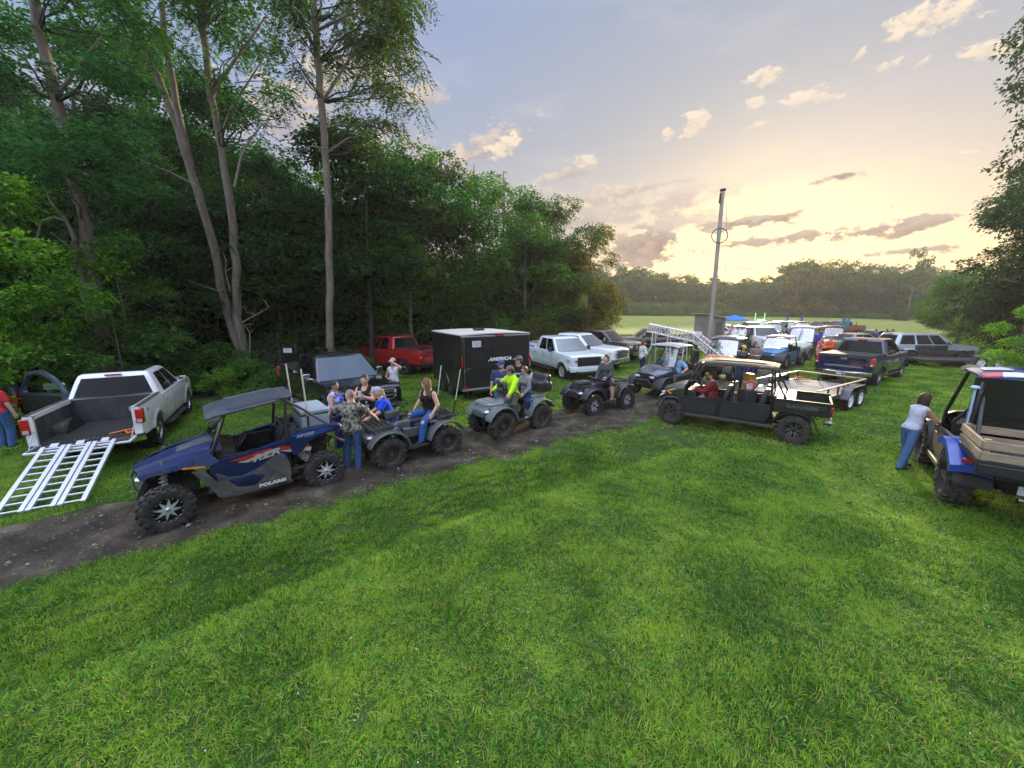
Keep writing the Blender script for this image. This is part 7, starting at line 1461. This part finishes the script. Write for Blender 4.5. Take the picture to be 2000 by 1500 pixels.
# utility trailer and navy pickup
flat_trailer('utility_trailer', 'empty wooden-decked utility trailer with tan rails and white wheels, behind the navy pickup', (10.95, 13.75, 0), 32, L1=1.5, L0=-2.5, W=2.1, tongue=1.5, railh=.31)
for (lx, ly, nm, cl, lb) in ((1.1, .8, 'orange_strap', (.62, .10, .03), 'orange strap heap on the far corner of the trailer deck'), (.9, -.75, 'orange_strap', (.62, .10, .03), 'orange strap heap near the front right corner of the trailer deck')):
    a = R(32); m = MB(); r_ = random.Random(int(ly * 10)); m.tube([(r_.uniform(-.25, .25), r_.uniform(-.2, .2), .02 + .01 * i) for i in range(12)], .020, 6); o = m.build('strap', pm(nm, cl, .6), None); o.location = (10.95 + lx * math.cos(a) - ly * math.sin(a), 13.75 + lx * math.sin(a) + ly * math.cos(a), .57); tag(o, lb, 'strap')
t, g = truck('pickup_truck', 'navy blue pickup with a covered bed and red lamps, in front of the utility trailer', 'pickup', (17.0, 18.4, 0), 34, NV, bed='cover', W=2.05, roof=1.96, rim='six', rimm=six, wr=.42)
text_mesh('TUNDRA', .12, pm('red_badge', (.35, .05, .03), .4), 'lettering', t, shear=.1, bold=.002, sx=1.2, M=frame_M((-2.975, -.52, .98), (0, -1, 0), (0, 0, 1)))
text_mesh('754-M867', .085, pm('plate_ink', (.03, .05, .12), .5), 'lettering', t, bold=.001, M=frame_M((-3.112, 0, .59), (0, -1, 0), (0, 0, 1)))
truck('sport_utility_vehicle', 'silver and dark grey estate off-roader standing side-on beside the dark right-hand trees', 'car', (25.9, 24.2, 0), 353, SV, suv=True, xf=2.35, xr=-2.35, fa=1.40, ra=-1.40, W=1.86, cab=(.95, .30, -1.95, -2.3), roof=1.80, belt=1.15, nose=1.05, sides=[(.10, .34), (.36, .62), (.66, .93)], wr=.38, doors=[(.55, -.42), (-.44, -1.2)], rim='six', rimm=six, twot=DG)
flat_trailer('car_hauler', 'low empty dark trailer in front of the silver off-roader', (26.8, 22.4, 0), 352, L0=-3.0, L1=3.0, W=2.0, dz=.42, rails=False, wheels=(-.5, .4), deckm=pm('dark_deck', (.05, .045, .045), .8))
o = sdf_obj('boulder', [ell((0, 0, .15), (.75, .55, .42), k=.1), ell((.5, .1, .1), (.5, .4, .3), k=.1), ell((-.4, -.1, .1), (.5, .4, .28), k=.1)], .05, pm('boulder_stone', (.20, .16, .13), .9, var=.3, vs=4, bump=.6, bs=12)); o.scale = (.62, .62, .62); o.location = G0(1925, 20.6); tag(o, 'brown boulder at the foot of the right-hand trees behind the flag roof', 'boulder')
# utility pole with a hanging cable loop
pole_m = pm('pole_wood', (.30, .265, .225), .85, var=.25, vs=5, stretch=(1, 1, .15), bump=.4, bs=25); b0, b1 = at(1382, 705, 24.0), at(1412, 372, 24.0); b0.z = 0; t = thing('utility_pole', 'leaning wooden utility pole with a hanging cable loop and no wires', 'pole', (b0.x, b0.y, 0)); d = b1 - Vector((b0.x, b0.y, 0))
m = MB(); m.tube([Vector((0, 0, -.2)), d * .5, d], [.135, .12, .10], 16); m.build('post', pole_m, t); m = MB(); m.tube([d * .985 + Vector((-.14, -.05, 0)), d * .93 + Vector((-.17, -.06, 0))], .05, 8); m.box(tuple(d + Vector((0, 0, .02))), (.24, .24, .12)); m.build('top_bracket', PLB, t, weld=False)
c_ = at(1404, 461, 23.8) - Vector((b0.x, b0.y, 0)); m = MB(); m.tube([c_ + Vector((.47 * math.cos(q), -.1, .40 * math.sin(q))) for q in np.linspace(0, 2 * PI, 33)], .028, 6, caps=False); m.build('cable_loop', PLB, t, weld=False)
m = MB(); e_ = at(1418, 520, 23.6) - Vector((b0.x, b0.y, 0)); m.tube([d * .93 + Vector((.2, -.1, 0)), Vector((e_.x, -.3, e_.z + 1)), Vector((e_.x + .1, -.4, 2.5))], .010, 4); m.build('hanging_wire', PLB, t, weld=False)
# shed
s0 = at(1389, 600, 41.5); t = thing('shed', 'small grey wooden shed with a slanting roof at the hay field edge behind the pole', 'shed', (s0.x, 41.5, 0), 12); SW = pm('shed_wood', (.20, .18, .165), .9, var=.2, vs=3, stretch=(4, 4, .3), bump=.3, bs=20)
m = MB(); m.prism([(-1.1, 0), (1.1, 0), (1.1, 2.25), (-1.1, 2.65)], -1.0, 1.0); m.build('wall', SW, t); m = MB(); m.slab(lambda u, v: (lerp(-1.4, 1.4, u), lerp(-1.25, 1.25, v), lerp(2.78, 2.27, u)), 1, 1, (0, 0, .09)); m.build('roof', pm('shed_roof', (.30, .29, .28), .7), t); m = MB(); m.box((.35, -1.01, .95), (.8, .03, 1.9)); m.build('door', pm('shed_door', (.10, .09, .085), .9), t); m = MB(); m.box((1.11, 0, 1.4), (.03, .9, .9)); m.build('hatch', pm('shed_door', (.1, .1, .1)), t)
# lattice mast on its stands
t = thing('lattice_mast', 'white metal lattice mast lying bent on stands between the parked vehicles', 'mast', (0, 0, 0)); LM = pm('galvanised_lattice', (.60, .58, .58), .45, .4, var=.1)
def lattice(a, b, w, n, nm):
    a, b = Vector(a), Vector(b); z = (b - a).normalized(); x = z.cross(Vector((0, 0, 1))).normalized() * w; y = z.cross(x).normalized() * w; m = MB(); C4 = [(-x - y) / 2, (x - y) / 2, (x + y) / 2, (-x + y) / 2]
    for c in C4: m.tube([a + c, b + c], .030, 5)
    for i in range(n):
        p, q = a.lerp(b, i / n), a.lerp(b, (i + 1) / n)
        for k in range(4): m.tube([p + C4[k], q + C4[(k + 1) % 4]], .017, 4); m.tube([p + C4[k], p + C4[(k + 1) % 4]], .015, 4)
    m.build(nm, LM, t, weld=False)
A_, B_, C_ = at(1268, 640, 22), at(1360, 660, 20.5), at(1412, 702, 18.3); lattice(A_, B_, .42, 12, 'mast_section'); lattice(B_, C_, .40, 8, 'mast_section')
m = MB()
for f_ in (.12, .45, .80):
    p = A_.lerp(B_, f_)
    for s in (-.3, .3): m.tube([p + Vector((s * .6, s, 0)), (p.x + s, p.y + s, 0)], .035, 5)
m.tube([A_.lerp(B_, .25), (A_.x + .1, A_.y + .3, .8)], .03, 5); m.build('stand', LM, t, weld=False)
# wire gate with a white sign by the woods
p = G0(540, 17.2); t = thing('wire_gate', 'dark wire-mesh gate with a small white sign at the wood edge', 'gate', (p[0], p[1], 0), 6); m = MB()
for x in (-.95, 0, .62): m.tube([(x, 0, 0), (x, 0, 1.75)], .03, 6)
for z in (.2, 1.0, 1.7): m.tube([(-.95, 0, z), (.62, 0, z)], .018, 5)
for i in range(22): x = lerp(-.95, .62, i / 21); m.tube([(x, 0, .2), (x, 0, 1.7)], .005, 4)
for i in range(16): z = lerp(.2, 1.7, i / 15); m.tube([(-.95, 0, z), (.62, 0, z)], .005, 4)
m.build('frame', DG, t, weld=False); m = MB(); m.box((.28, -.05, 1.50), (.36, .015, .20)); m.build('sign', pm('sign_white', (.6, .62, .64), .5), t)
# ------------------------------------------------------------------ the people
def PL(px, Y): p = at(px, 600 + 1400 / Y, Y); return (p.x, Y, 0)
CAMO = cloth('camouflage_cloth', (.035, .035, .03), (.26, .24, .20), 16, (.42, .56)); TIE = cloth('tie_dye_cloth', (.045, .06, .42), (.45, .55, .75), 7, (.44, .54)); LIL = cloth('lilac_cap', (.36, .34, .46))
g_ = 'people chatting around the dark grey quad'
person('heavy-set person in a blue tie-dye sleeveless top behind the grey cool box', PL(651, 9.0), 5, g=1.32, belly=.05, fem=True, shirt=TIE, sleeve='none', trous=DENIM_D, shoe=SHOE_B, hair=H_DARK, hstyle='short', lh=(.30, .25, .98), rh=(.25, -.30, 1.0), sc=.97, head=(-5, 5), skin=SKIN2, group=g_)
person('balding man in a camouflage T-shirt seen from behind, one hand near the cool box', (-3.38, 7.72, 0), 98, g=1.16, belly=.03, lean=9, shirt=CAMO, trous=JEANS, shoe=SHOE_B, hair=H_GREY, hstyle='buzz', head=(58, 4), lh=(.30, .52, 1.05), rh=(.36, -.46, 1.02), le=(-.3, 1, -.6), re=(-.3, -1, -.6), hem=.17, lf=(.05, .15, .06), rf=(-.05, -.10, .06), sc=.99, group=g_, hk='flat')
_, J = person('woman in a black lettered tank top holding a cup before the black hood', PL(713, 9.5), 266, g=1.30, belly=.04, fem=True, shirt=BLACKC, sleeve='none', trous=pm('charcoal_cloth', (.03, .03, .032), .9), shoe=SHOE_B, hair=H_DARK, hstyle='pony', rh=(.26, -.04, 1.26), lh=(.28, .05, 1.24), re=(-.3, -1, -.8), le=(-.3, 1, -.8), hk='grip', logo=[("CAN'T", .235, .085, WHITE_L), ('STOP', .14, .10, WHITE_L), ("WON'T", .045, .085, WHITE_L)], sc=1.0, group=g_)
m = MB(); m.tube([(0, 0, -.07), (0, 0, .08)], [.034, .046], 14, caps=False); m.tube([(0, 0, -.066), (0, 0, .03)], [.030, .038], 12); o = m.build('cup', pm('frosted_cup', (.62, .64, .62), .3, var=.03), None); a = R(266); l = PL(713, 9.5); o.location = (l[0] + .33 * math.cos(a), l[1] + .33 * math.sin(a), 1.31); tag(o, 'frosted cup in the hands of the woman in the black tank top', 'cup')
person('woman in a royal blue T-shirt and lilac cap leaning on the dark grey quad', PL(757, 8.75), 205, g=1.12, fem=True, lean=24, shirt=cloth('royal_blue_cloth', (.012, .06, .50)), trous=DENIM_D, shoe=SHOE_B, hair=H_FAIR, hstyle='pony', capm=LIL, rh=(.50, -.10, .98), lh=(.50, .26, .98), head=(-30, 8), pel=(-.05, 0, .90), sc=.97, group=g_, hk='flat')
person('man in a white sleeveless top shading his eyes beside the black pickup mirror', PL(768, 12.7), 255, g=1.0, shirt=cloth('white_cloth', (.55, .56, .64)), sleeve='none', trous=pm('charcoal_cloth', (.03, .03, .032)), shoe=SHOE_B, hair=H_BROWN, capm=cloth('pale_cap', (.40, .36, .34)), shades=True, lh=(.20, .17, 1.60), le=(.2, 1, -.3), rh=(.22, -.15, 1.10), hk='flat', sc=1.0)
a = R(218)
person('woman with long light brown hair and ripped jeans sitting sideways on the dark grey quad', (-2.34 - .50 * math.cos(a), 8.5 - .50 * math.sin(a), 0), 242, pel=(0, 0, 1.02), lean=6, g=1.15, fem=True, shirt=BLACKC, sleeve='none', trous=cloth('bright_denim', (.03, .085, .27)), shoe=SHOE_B, hair=H_BLOND, hstyle='long', head=(-72, 0), lh=(.22, .26, 1.02), rh=(.10, -.36, 1.08), lf=(.50, .14, .44), rf=(.42, -.22, .56), lp=(1, .2, .8), rp=(1, -.4, .8), knees=True, sc=.98, hem=.05)
g_ = 'people behind the slate quad'
LOGO = pm('shirt_print', (.55, .60, .65), .6)
person('big man in a navy T-shirt and blue cap standing before the enclosed trailer', PL(979, 11.6), 262, g=1.34, belly=.07, shirt=cloth('navy_cloth', (.035, .045, .10)), trous=JEANS, shoe=SHOE_B, hair=H_BROWN, capm=cloth('blue_cap', (.03, .06, .20)), beard=H_BROWN, head=(-35, 4), logo=[('CARHARTT', .30, .055, LOGO)], sc=1.04, group=g_)
person('man in a black T-shirt and camouflage cap behind the navy-shirted man', PL(1013, 12.3), 258, g=1.22, belly=.05, shirt=BLACKC, trous=DENIM_D, shoe=SHOE_B, hair=H_BROWN, capm=CAMO, shades=True, head=(-55, 0), logo=[('HARLEY', .30, .06, LOGO)], lh=(.25, .36, 1.05), le=(-.4, 1, -.2), sc=1.07, group=g_)
a = R(220)
def onq(x, y, q0, sc=1.08): return (q0[0] + (x * math.cos(a) - y * math.sin(a)) * sc, q0[1] + (x * math.sin(a) + y * math.cos(a)) * sc, 0)
person('rider in a neon yellow hooded sweatshirt steering the slate quad, grey cap and sunglasses', onq(-.08, 0, (-.02, 10.4)), 220, pel=(0, 0, 1.03), lean=10, g=1.08, shirt=cloth('neon_yellow_cloth', (.42, .72, .02)), sleeve='long', hoodie=True, trous=OLIVE, shoe=SHOE_B, hair=H_DARK, capm=cloth('grey_cap', (.14, .13, .13)), shades=True, head=(-20, 4), lh=(.46, .36, 1.13), rh=(.46, -.36, 1.13), lf=(.22, .36, .44), rf=(.22, -.36, .44), lp=(1, .8, .5), rp=(1, -.8, .5), hk='grip', hem=.1)
person('passenger in a grey hooded jacket and jeans behind the neon rider, white shoes', onq(-.50, 0, (-.02, 10.4)), 222, pel=(0, 0, 1.06), lean=4, g=1.0, fem=True, shirt=cloth('grey_fleece', (.18, .19, .22)), sleeve='long', hoodie=True, trous=DENIM_D, shoe=SHOE_W, hair=H_RED, hstyle='bun', head=(10, 6), lh=(.30, .22, 1.10), rh=(.30, -.22, 1.10), lf=(.20, .38, .46), rf=(.20, -.38, .46), lp=(1, .8, .5), rp=(1, -.8, .5), sc=.95, shades=True)
def helmet(loc, rz, mats, label):
    t = thing('helmet', label, 'helmet', loc, rz); sdf_obj('shell', [ell((0, 0, .14), (.15, .12, .14), k=.02), rbox((.10, 0, .06), (.07, .06, .04), r=.03, k=.03), cap((.12, .0, .23), (.18, 0, .24), .02, .015, k=.04), rbox((.13, 0, .13), (.07, .09, .045), r=.02, k=.01, op=-1)], .009, mats[0], t); m = MB(); m.slab(lambda u, v: (-.10 + .18 * u, .035 * (2 * v - 1), .285 - .9 * (u - .5) ** 2 * .16), 6, 2, (0, 0, .01)); m.build('stripe', mats[1], t); return t
helmet(onq(.34, .02, (-.02, 10.4))[:2] + (1.19,), 260, [pm('helmet_black', (.02, .02, .02), .25, 0, 1.), pm('helmet_yellow', (.6, .5, .04), .3)], 'black and yellow helmet resting on the handlebar of the slate quad')
a = R(214)
person('woman in a grey cardigan and dark shorts riding the black quad, mauve shoes', onq(-.28, 0, (2.93, 12.6), 1.06), 232, pel=(0, 0, 1.04), lean=2, g=1.18, fem=True, shirt=cloth('dark_cardigan', (.06, .06, .07)), sleeve='long', trous=pm('dark_short_cloth', (.02, .02, .03), .9), leg='short', shoe=pm('mauve_shoe', (.13, .06, .16), .6), hair=H_BROWN, hstyle='bun', head=(-10, 0), lh=(.30, .14, 1.12), rh=(.34, -.20, 1.10), lf=(.26, .36, .45), rf=(.24, -.36, .45), lp=(1, .8, .4), rp=(1, -.8, .4), sc=1.0)
def seated(veh, rz, sx, y, label, **kw):
    a = R(rz); z = .80; k = dict(pel=(0, 0, z), lean=-10, lf=(.70, .12, .48), rf=(.70, -.12, .48), lh=(.45, .18, 1.10), rh=(.45, -.18, 1.10), hk='grip'); k.update(kw)
    return person(label, (veh[0] + sx * math.cos(a) - y * math.sin(a), veh[1] + sx * math.sin(a) + y * math.cos(a), 0), rz, **k)
seated((6.2, 15.3), 217, gy_['seat'][0], -.33, 'passenger in a dark blue shirt inside the purple-grey side-by-side', shirt=cloth('dark_blue_cloth', (.03, .06, .16)), trous=DENIM_D, hair=H_BROWN, g=1.1, lh=(.25, .2, .9), rh=(.25, -.2, .9))
seated((6.2, 15.3), 217, gy_['seat'][0], .33, 'driver in a light blue T-shirt in the purple-grey side-by-side', shirt=cloth('light_blue_cloth', (.22, .36, .60)), trous=DENIM_D, hair=H_GREY, beard=H_GREY, g=1.2, lh=(.18, .40, .95), rh=(.42, -.05, 1.12), capm=cloth('charcoal_cap', (.05, .05, .06)))
seated((6.35, 10.75), 143, gr_['seat'][0] + .02, .33, 'driver in a dark red sweatshirt steering the four-door side-by-side', shirt=cloth('dark_red_cloth', (.17, .018, .025)), sleeve='long', trous=DENIM_D, hair=H_BROWN, beard=H_BROWN, capm=cloth('maroon_cap', (.06, .02, .025)), g=1.25, belly=.04, shades=True, lean=2, lh=(.42, .12, 1.06), rh=(.42, -.16, 1.08))
a = R(143)
def onr(x, y): return (6.35 + x * math.cos(a) - y * math.sin(a), 10.75 + x * math.sin(a) + y * math.cos(a))
HR = [pm('helmet_red_white', (.45, .05, .06), .25, 0, 1., col2=(.6, .58, .58), vs=6, thr=(.48, .52)), pm('helmet_white', (.6, .6, .58), .3)]
sx = gr_['seat'][1]; helmet(onr(sx - .02, .36) + (1.17,), 150, HR, 'red and white helmet on top of the rear left seat of the four-door side-by-side'); helmet(onr(sx - .0, -.32) + (1.18,), 120, [HR[1], HR[0]], 'white helmet on the rear right seat of the four-door side-by-side')
sdf_obj('bag', [rbox((0, 0, .20), (.17, .20, .20), r=.06, k=.03)], .014, pm('black_bag', (.015, .015, .017), .8), None).location = (*onr(sx + .02, .36), .80); tag(bpy.data.objects['bag.001'], 'tall black bag standing on the rear left seat of the four-door side-by-side', 'bag')
sdf_obj('bag', [rbox((0, 0, .14), (.15, .20, .13), r=.06, k=.03)], .014, cloth('plaid_cloth', (.18, .10, .10), (.42, .36, .34), 14, (.45, .55)), None).location = (*onr(sx + .40, -.05), .74); tag(bpy.data.objects['bag.002'], 'pinkish plaid bag between the seats of the four-door side-by-side', 'bag')
sdf_obj('dry_bag', [rbox((0, 0, .2), (.10, .16, .20), r=.05, k=.02)], .014, pm('yellow_bag', (.62, .36, .02), .5), None).location = (*onr(sx + .05, -.10), 1.18); tag(bpy.data.objects['dry_bag'], 'yellow dry bag hanging in the rear of the four-door side-by-side', 'bag')
# woman at the right-hand vehicle, and its driver
person('young woman in a white top leaning into the blue side-by-side at right', (8.42, 7.75, 0), 5, pel=(-.02, 0, .93), lean=15, g=.92, fem=True, shirt=cloth('white_top', (.48, .50, .60)), sleeve='none', trous=cloth('light_denim', (.05, .12, .27), (.09, .18, .36), 12), shoe=SHOE_B, hair=H_BROWN, hstyle='long', head=(0, -8), lh=(.50, .20, 1.12), rh=(.48, -.16, 1.08), lf=(.12, .12, .06), rf=(-.22, -.08, .06), hem=.02, sc=.97, hk='flat')
seated((9.12, 6.72), 51, hg_['seat'][0] * 1.2, .40, 'driver in dark clothes inside the blue side-by-side at the right edge', shirt=BLACKC, trous=BLACKC, hair=H_DARK, g=1.1, shoe=SHOE_W)
person('person in a red top and jeans at the left edge beside the open car door', (-12.45, 9.0, 0), 95, g=1.05, fem=True, shirt=cloth('red_cloth', (.50, .03, .04)), trous=JEANS, shoe=SHOE_B, hair=H_BLOND, hstyle='short', skin=SKIN)
g_ = 'people standing among the far vehicles'
K = dict(group=g_)
person('man in a long white shirt walking right, before the black side-on pickup', PL(1256, 19.6), 15, shirt=cloth('white_shirt', (.55, .55, .55)), sleeve='long', trous=DENIM_D, shoe=SHOE_B, hair=H_RED, g=1.05, hem=.2, lh=(.25, .2, 1.0), rh=(.25, -.2, 1.0), **K)
person('person in black clothes standing behind the purple-grey side-by-side', PL(1361, 17.6), 130, shirt=BLACKC, sleeve='long', trous=BLACKC, shoe=SHOE_B, hair=H_DARK, g=1.2, lean=6, sc=1.0, **K)
person('dark-haired woman with a yellow cap beside the orange-hooded side-by-side', PL(1452, 17.2), 262, fem=True, shirt=pm('black_vest', (.015, .015, .018)), trous=DENIM_D, shoe=SHOE_B, hair=H_DARK, hstyle='long', capm=cloth('yellow_cap', (.45, .40, .05)), **K)
person('man in grey-pink looking down between the orange-hooded and turquoise side-by-sides', PL(1477, 18.8), 250, shirt=cloth('grey_pink_cloth', (.22, .16, .17)), trous=DENIM_D, shoe=SHOE_B, hair=H_GREY, hstyle='buzz', lean=14, head=(0, 20), lh=(.3, .05, 1.1), rh=(.3, -.05, 1.1), g=1.2, **K)
person('man in an orange sweatshirt behind the left tail lamp of the navy pickup', PL(1624, 22.5), 185, shirt=cloth('orange_cloth', (.55, .09, .025)), sleeve='long', trous=DENIM_D, shoe=SHOE_B, hair=H_GREY, capm=cloth('grey_cap', (.14, .13, .13)), g=1.25, belly=.05, lh=(.35, .1, 1.1), rh=(.35, -.1, 1.1), **K)
person('woman in a red and white top beside the man in orange', PL(1602, 22.2), 300, fem=True, shirt=cloth('red_white_cloth', (.45, .04, .05), (.55, .5, .5), 8, (.5, .6)), trous=BLACKC, shoe=SHOE_B, hair=H_DARK, **K)
person('person in a bright blue jacket beside the tall boxy cab', PL(1599, 27.5), 250, shirt=cloth('bright_blue_cloth', (.02, .06, .55)), sleeve='long', trous=DENIM_D, shoe=SHOE_B, hair=H_BROWN, sc=1.05, **K)
person('woman in a pink patterned top walking near the white cars', PL(1430, 38), 270, fem=True, shirt=cloth('pink_cloth', (.50, .30, .36)), trous=JEANS, shoe=SHOE_B, hair=H_BROWN, **K)
person('child in a red vest far left of the pink-topped woman', PL(1382, 30), 250, shirt=cloth('red_cloth', (.5, .03, .04)), trous=DENIM_D, shoe=SHOE_B, hair=H_BROWN, sc=.75, **K)
for px, c, l in ((1711, (.04, .05, .12), 'person in dark blue, leftmost of three heads over the navy pickup roof'), (1731, (.5, .08, .12), 'person in pink-red, middle one of three heads over the navy pickup roof'), (1743, (.05, .05, .06), 'person in grey, rightmost of three heads over the navy pickup roof')):
    person(l, PL(px, 29.5), 200, shirt=cloth('far_cloth%d' % px, c), trous=DENIM_D, shoe=SHOE_B, hair=H_BROWN, sc=1.02, group='people beyond the navy pickup')
# ------------------------------------------------------------------ vehicles parked far off in the meadow
SUVK = dict(suv=True, xf=2.35, xr=-2.35, fa=1.40, ra=-1.40, W=1.86, cab=(.95, .30, -1.9, -2.3), roof=1.75, belt=1.12, nose=1.02, sides=[(.10, .34), (.36, .62), (.66, .93)], wr=.37, doors=[(.55, -.42), (-.44, -1.2)], boards=False, rim='six', rimm=six)
SEDK = dict(SUVK, roof=1.45, belt=.95, nose=.80, cab=(.85, .10, -1.0, -1.75), wr=.33, sill=.36, sides=[(.12, .46), (.50, .88)])
g_ = 'cars parked in the far meadow'
def far(px, Y): p = at(px, 600, Y); return (p.x, Y, float(gz(Y)))
sd, _ = truck('car', 'white saloon nearest the shed, side-on, behind the pole', 'car', far(1395, 42), 185, WP, group=g_, **SEDK)
dup(sd, far(1432, 44), 200, 'white saloon right of the pole, below the blue canopy')
dup(sd, far(1412, 54), 170, 'small white saloon behind the two nearer white ones')
sp, _ = truck('car', 'dark estate car left of the white front-facing truck', 'car', far(1474, 50), 250, DG, group=g_, **SUVK)
dup(sp, far(1604, 66), 200, 'dark estate car alone in the meadow above the cream cab roof')
su, _ = truck('car', 'tan-roofed car whose roof shows behind the navy pickup', 'car', far(1668, 29.5), 185, pm('tan_paint', (.28, .22, .15), .3, .3, 1.), group=g_, **SEDK)
dup(su, far(1715, 34), 175, 'low tan car behind the three people')
truck('pickup_truck', 'white pickup facing the viewer in the middle distance, blue sky on its windshield', 'pickup', far(1490, 30.5), 262, WP, wr=.41, rim='six', rimm=six, trim=PLB)
truck('pickup_truck', 'dark pickup with pale rails beside the blue feather flags', 'pickup', far(1530, 46), 262, DG, wr=.41, rim='six', rimm=six)
truck('pickup_truck', 'dull red-brown pickup left of the navy pickup roof, far off', 'pickup', far(1648, 50), 195, pm('red_brown_paint', (.16, .04, .03), .4), wr=.41, rim='six', rimm=six)
tw, _ = utv('side_by_side', 'far side-by-side with two glowing green whips', far(1492, 58), 255, pm('pink_lit_hood', (.45, .22, .16), .3, 0, .6), PLB, pm('grey_roof', (.2, .2, .22)), bed=.6, group='far side-by-sides')
for s in (1, -1):
    m = MB(); m.tube([(-1.1, s * .6, 1.1), (-1.15, s * .62, 3.0)], .045, 6); m.build('glowing_whip', emit_mat('green_glow', (.15, .9, .30), 1.2), tw)
tf, _ = utv('side_by_side', 'far side-by-side flying two blue flags', far(1556, 44), 235, pm('blue_hood', (.03, .08, .4), .3, 0, .6), PLB, pm('grey_roof', (.2, .2, .22)), bed=.6, group='far side-by-sides')
for s in (1, -1):
    m = MB(); m.tube([(-1.1, s * .6, 1.1), (-1.12, s * .65, 2.7)], .025, 5); k = m.build('flag_pole', STEEL, tf); m = MB(); m.slab(lambda u, v: (-1.12 - .75 * u, s * .65 + .08 * math.sin(5 * u), lerp(1.9, 2.7, v) - .25 * u), 6, 3, (0, .01, 0)); m.build('flag', cloth('blue_flag', (.02, .06, .62)), k)
utv('side_by_side', 'far open side-by-side beside a pair of teal flags, right of the cream roof', far(1660, 50), 200, PLB, PLB, pm('grey_roof', (.2, .2, .22)), bed=.6, group='far side-by-sides')
fl = thing('flag_pair', 'pair of teal flags standing in the meadow', 'flag', far(1645, 42)); m = MB(); [m.tube([(s, 0, 0), (s + .25, 0, 2.3)], .03, 5) for s in (0, .5)]; k = m.build('flag_pole', STEEL, fl, weld=False); m = MB(); [m.slab(lambda u, v: (s + .2 + .3 * u + .1 * v, 0, lerp(1.3, 2.3, v)), 3, 3, (0, .02, 0)) for s in (0, .5)]; m.build('flag', cloth('teal_flag', (.03, .30, .38)), k)
du, _ = utv('side_by_side', 'dark far side-by-side left of the orange sweatshirt', far(1636, 31), 230, pm('black_hood', (.02, .02, .022), .35), PLB, PLB, bed=.5, group='far side-by-sides')
dup(du, far(1452, 30), 215, 'dark far side-by-side right of the utility pole'); dup(du, far(1572, 40), 240, 'dark far side-by-side behind the tall boxy cab'); dup(du, far(1516, 38), 250, 'dark far side-by-side right of the front-facing white pickup'); dup(sp, far(1548, 62), 185, 'dark estate car beyond the blue-flag side-by-side')
qf = atv('quad_bike', 'far dark quad bike right of the blue-flag side-by-side, first of a row', far(1622, 62), 250, PLB, style=0, group='far quad bikes'); dup(qf, far(1634, 63), 240, 'far dark quad bike in the meadow, last of the row')
t = thing('canopy_tent', 'blue pop-up canopy tent far off in the meadow', 'tent', far(1437, 74)); m = MB(); m.add([(-1.6, -1.6, 2.1), (1.6, -1.6, 2.1), (1.6, 1.6, 2.1), (-1.6, 1.6, 2.1), (0, 0, 3.0), (-1.6, -1.6, 1.85), (1.6, -1.6, 1.85), (1.6, 1.6, 1.85), (-1.6, 1.6, 1.85)], [(0, 1, 4), (1, 2, 4), (2, 3, 4), (3, 0, 4), (0, 5, 6, 1), (1, 6, 7, 2), (2, 7, 8, 3), (3, 8, 5, 0)]); m.build('canopy', cloth('canopy_blue', (.03, .16, .60)), t, 20)
for x in (-1.55, 1.55):
    for y in (-1.55, 1.55): m = MB(); m.tube([(x, y, 0), (x, y, 1.9)], .03, 6); m.build('leg', STEEL, t)
for o in list(bpy.data.meshes):
    if o.users == 0: bpy.data.meshes.remove(o)
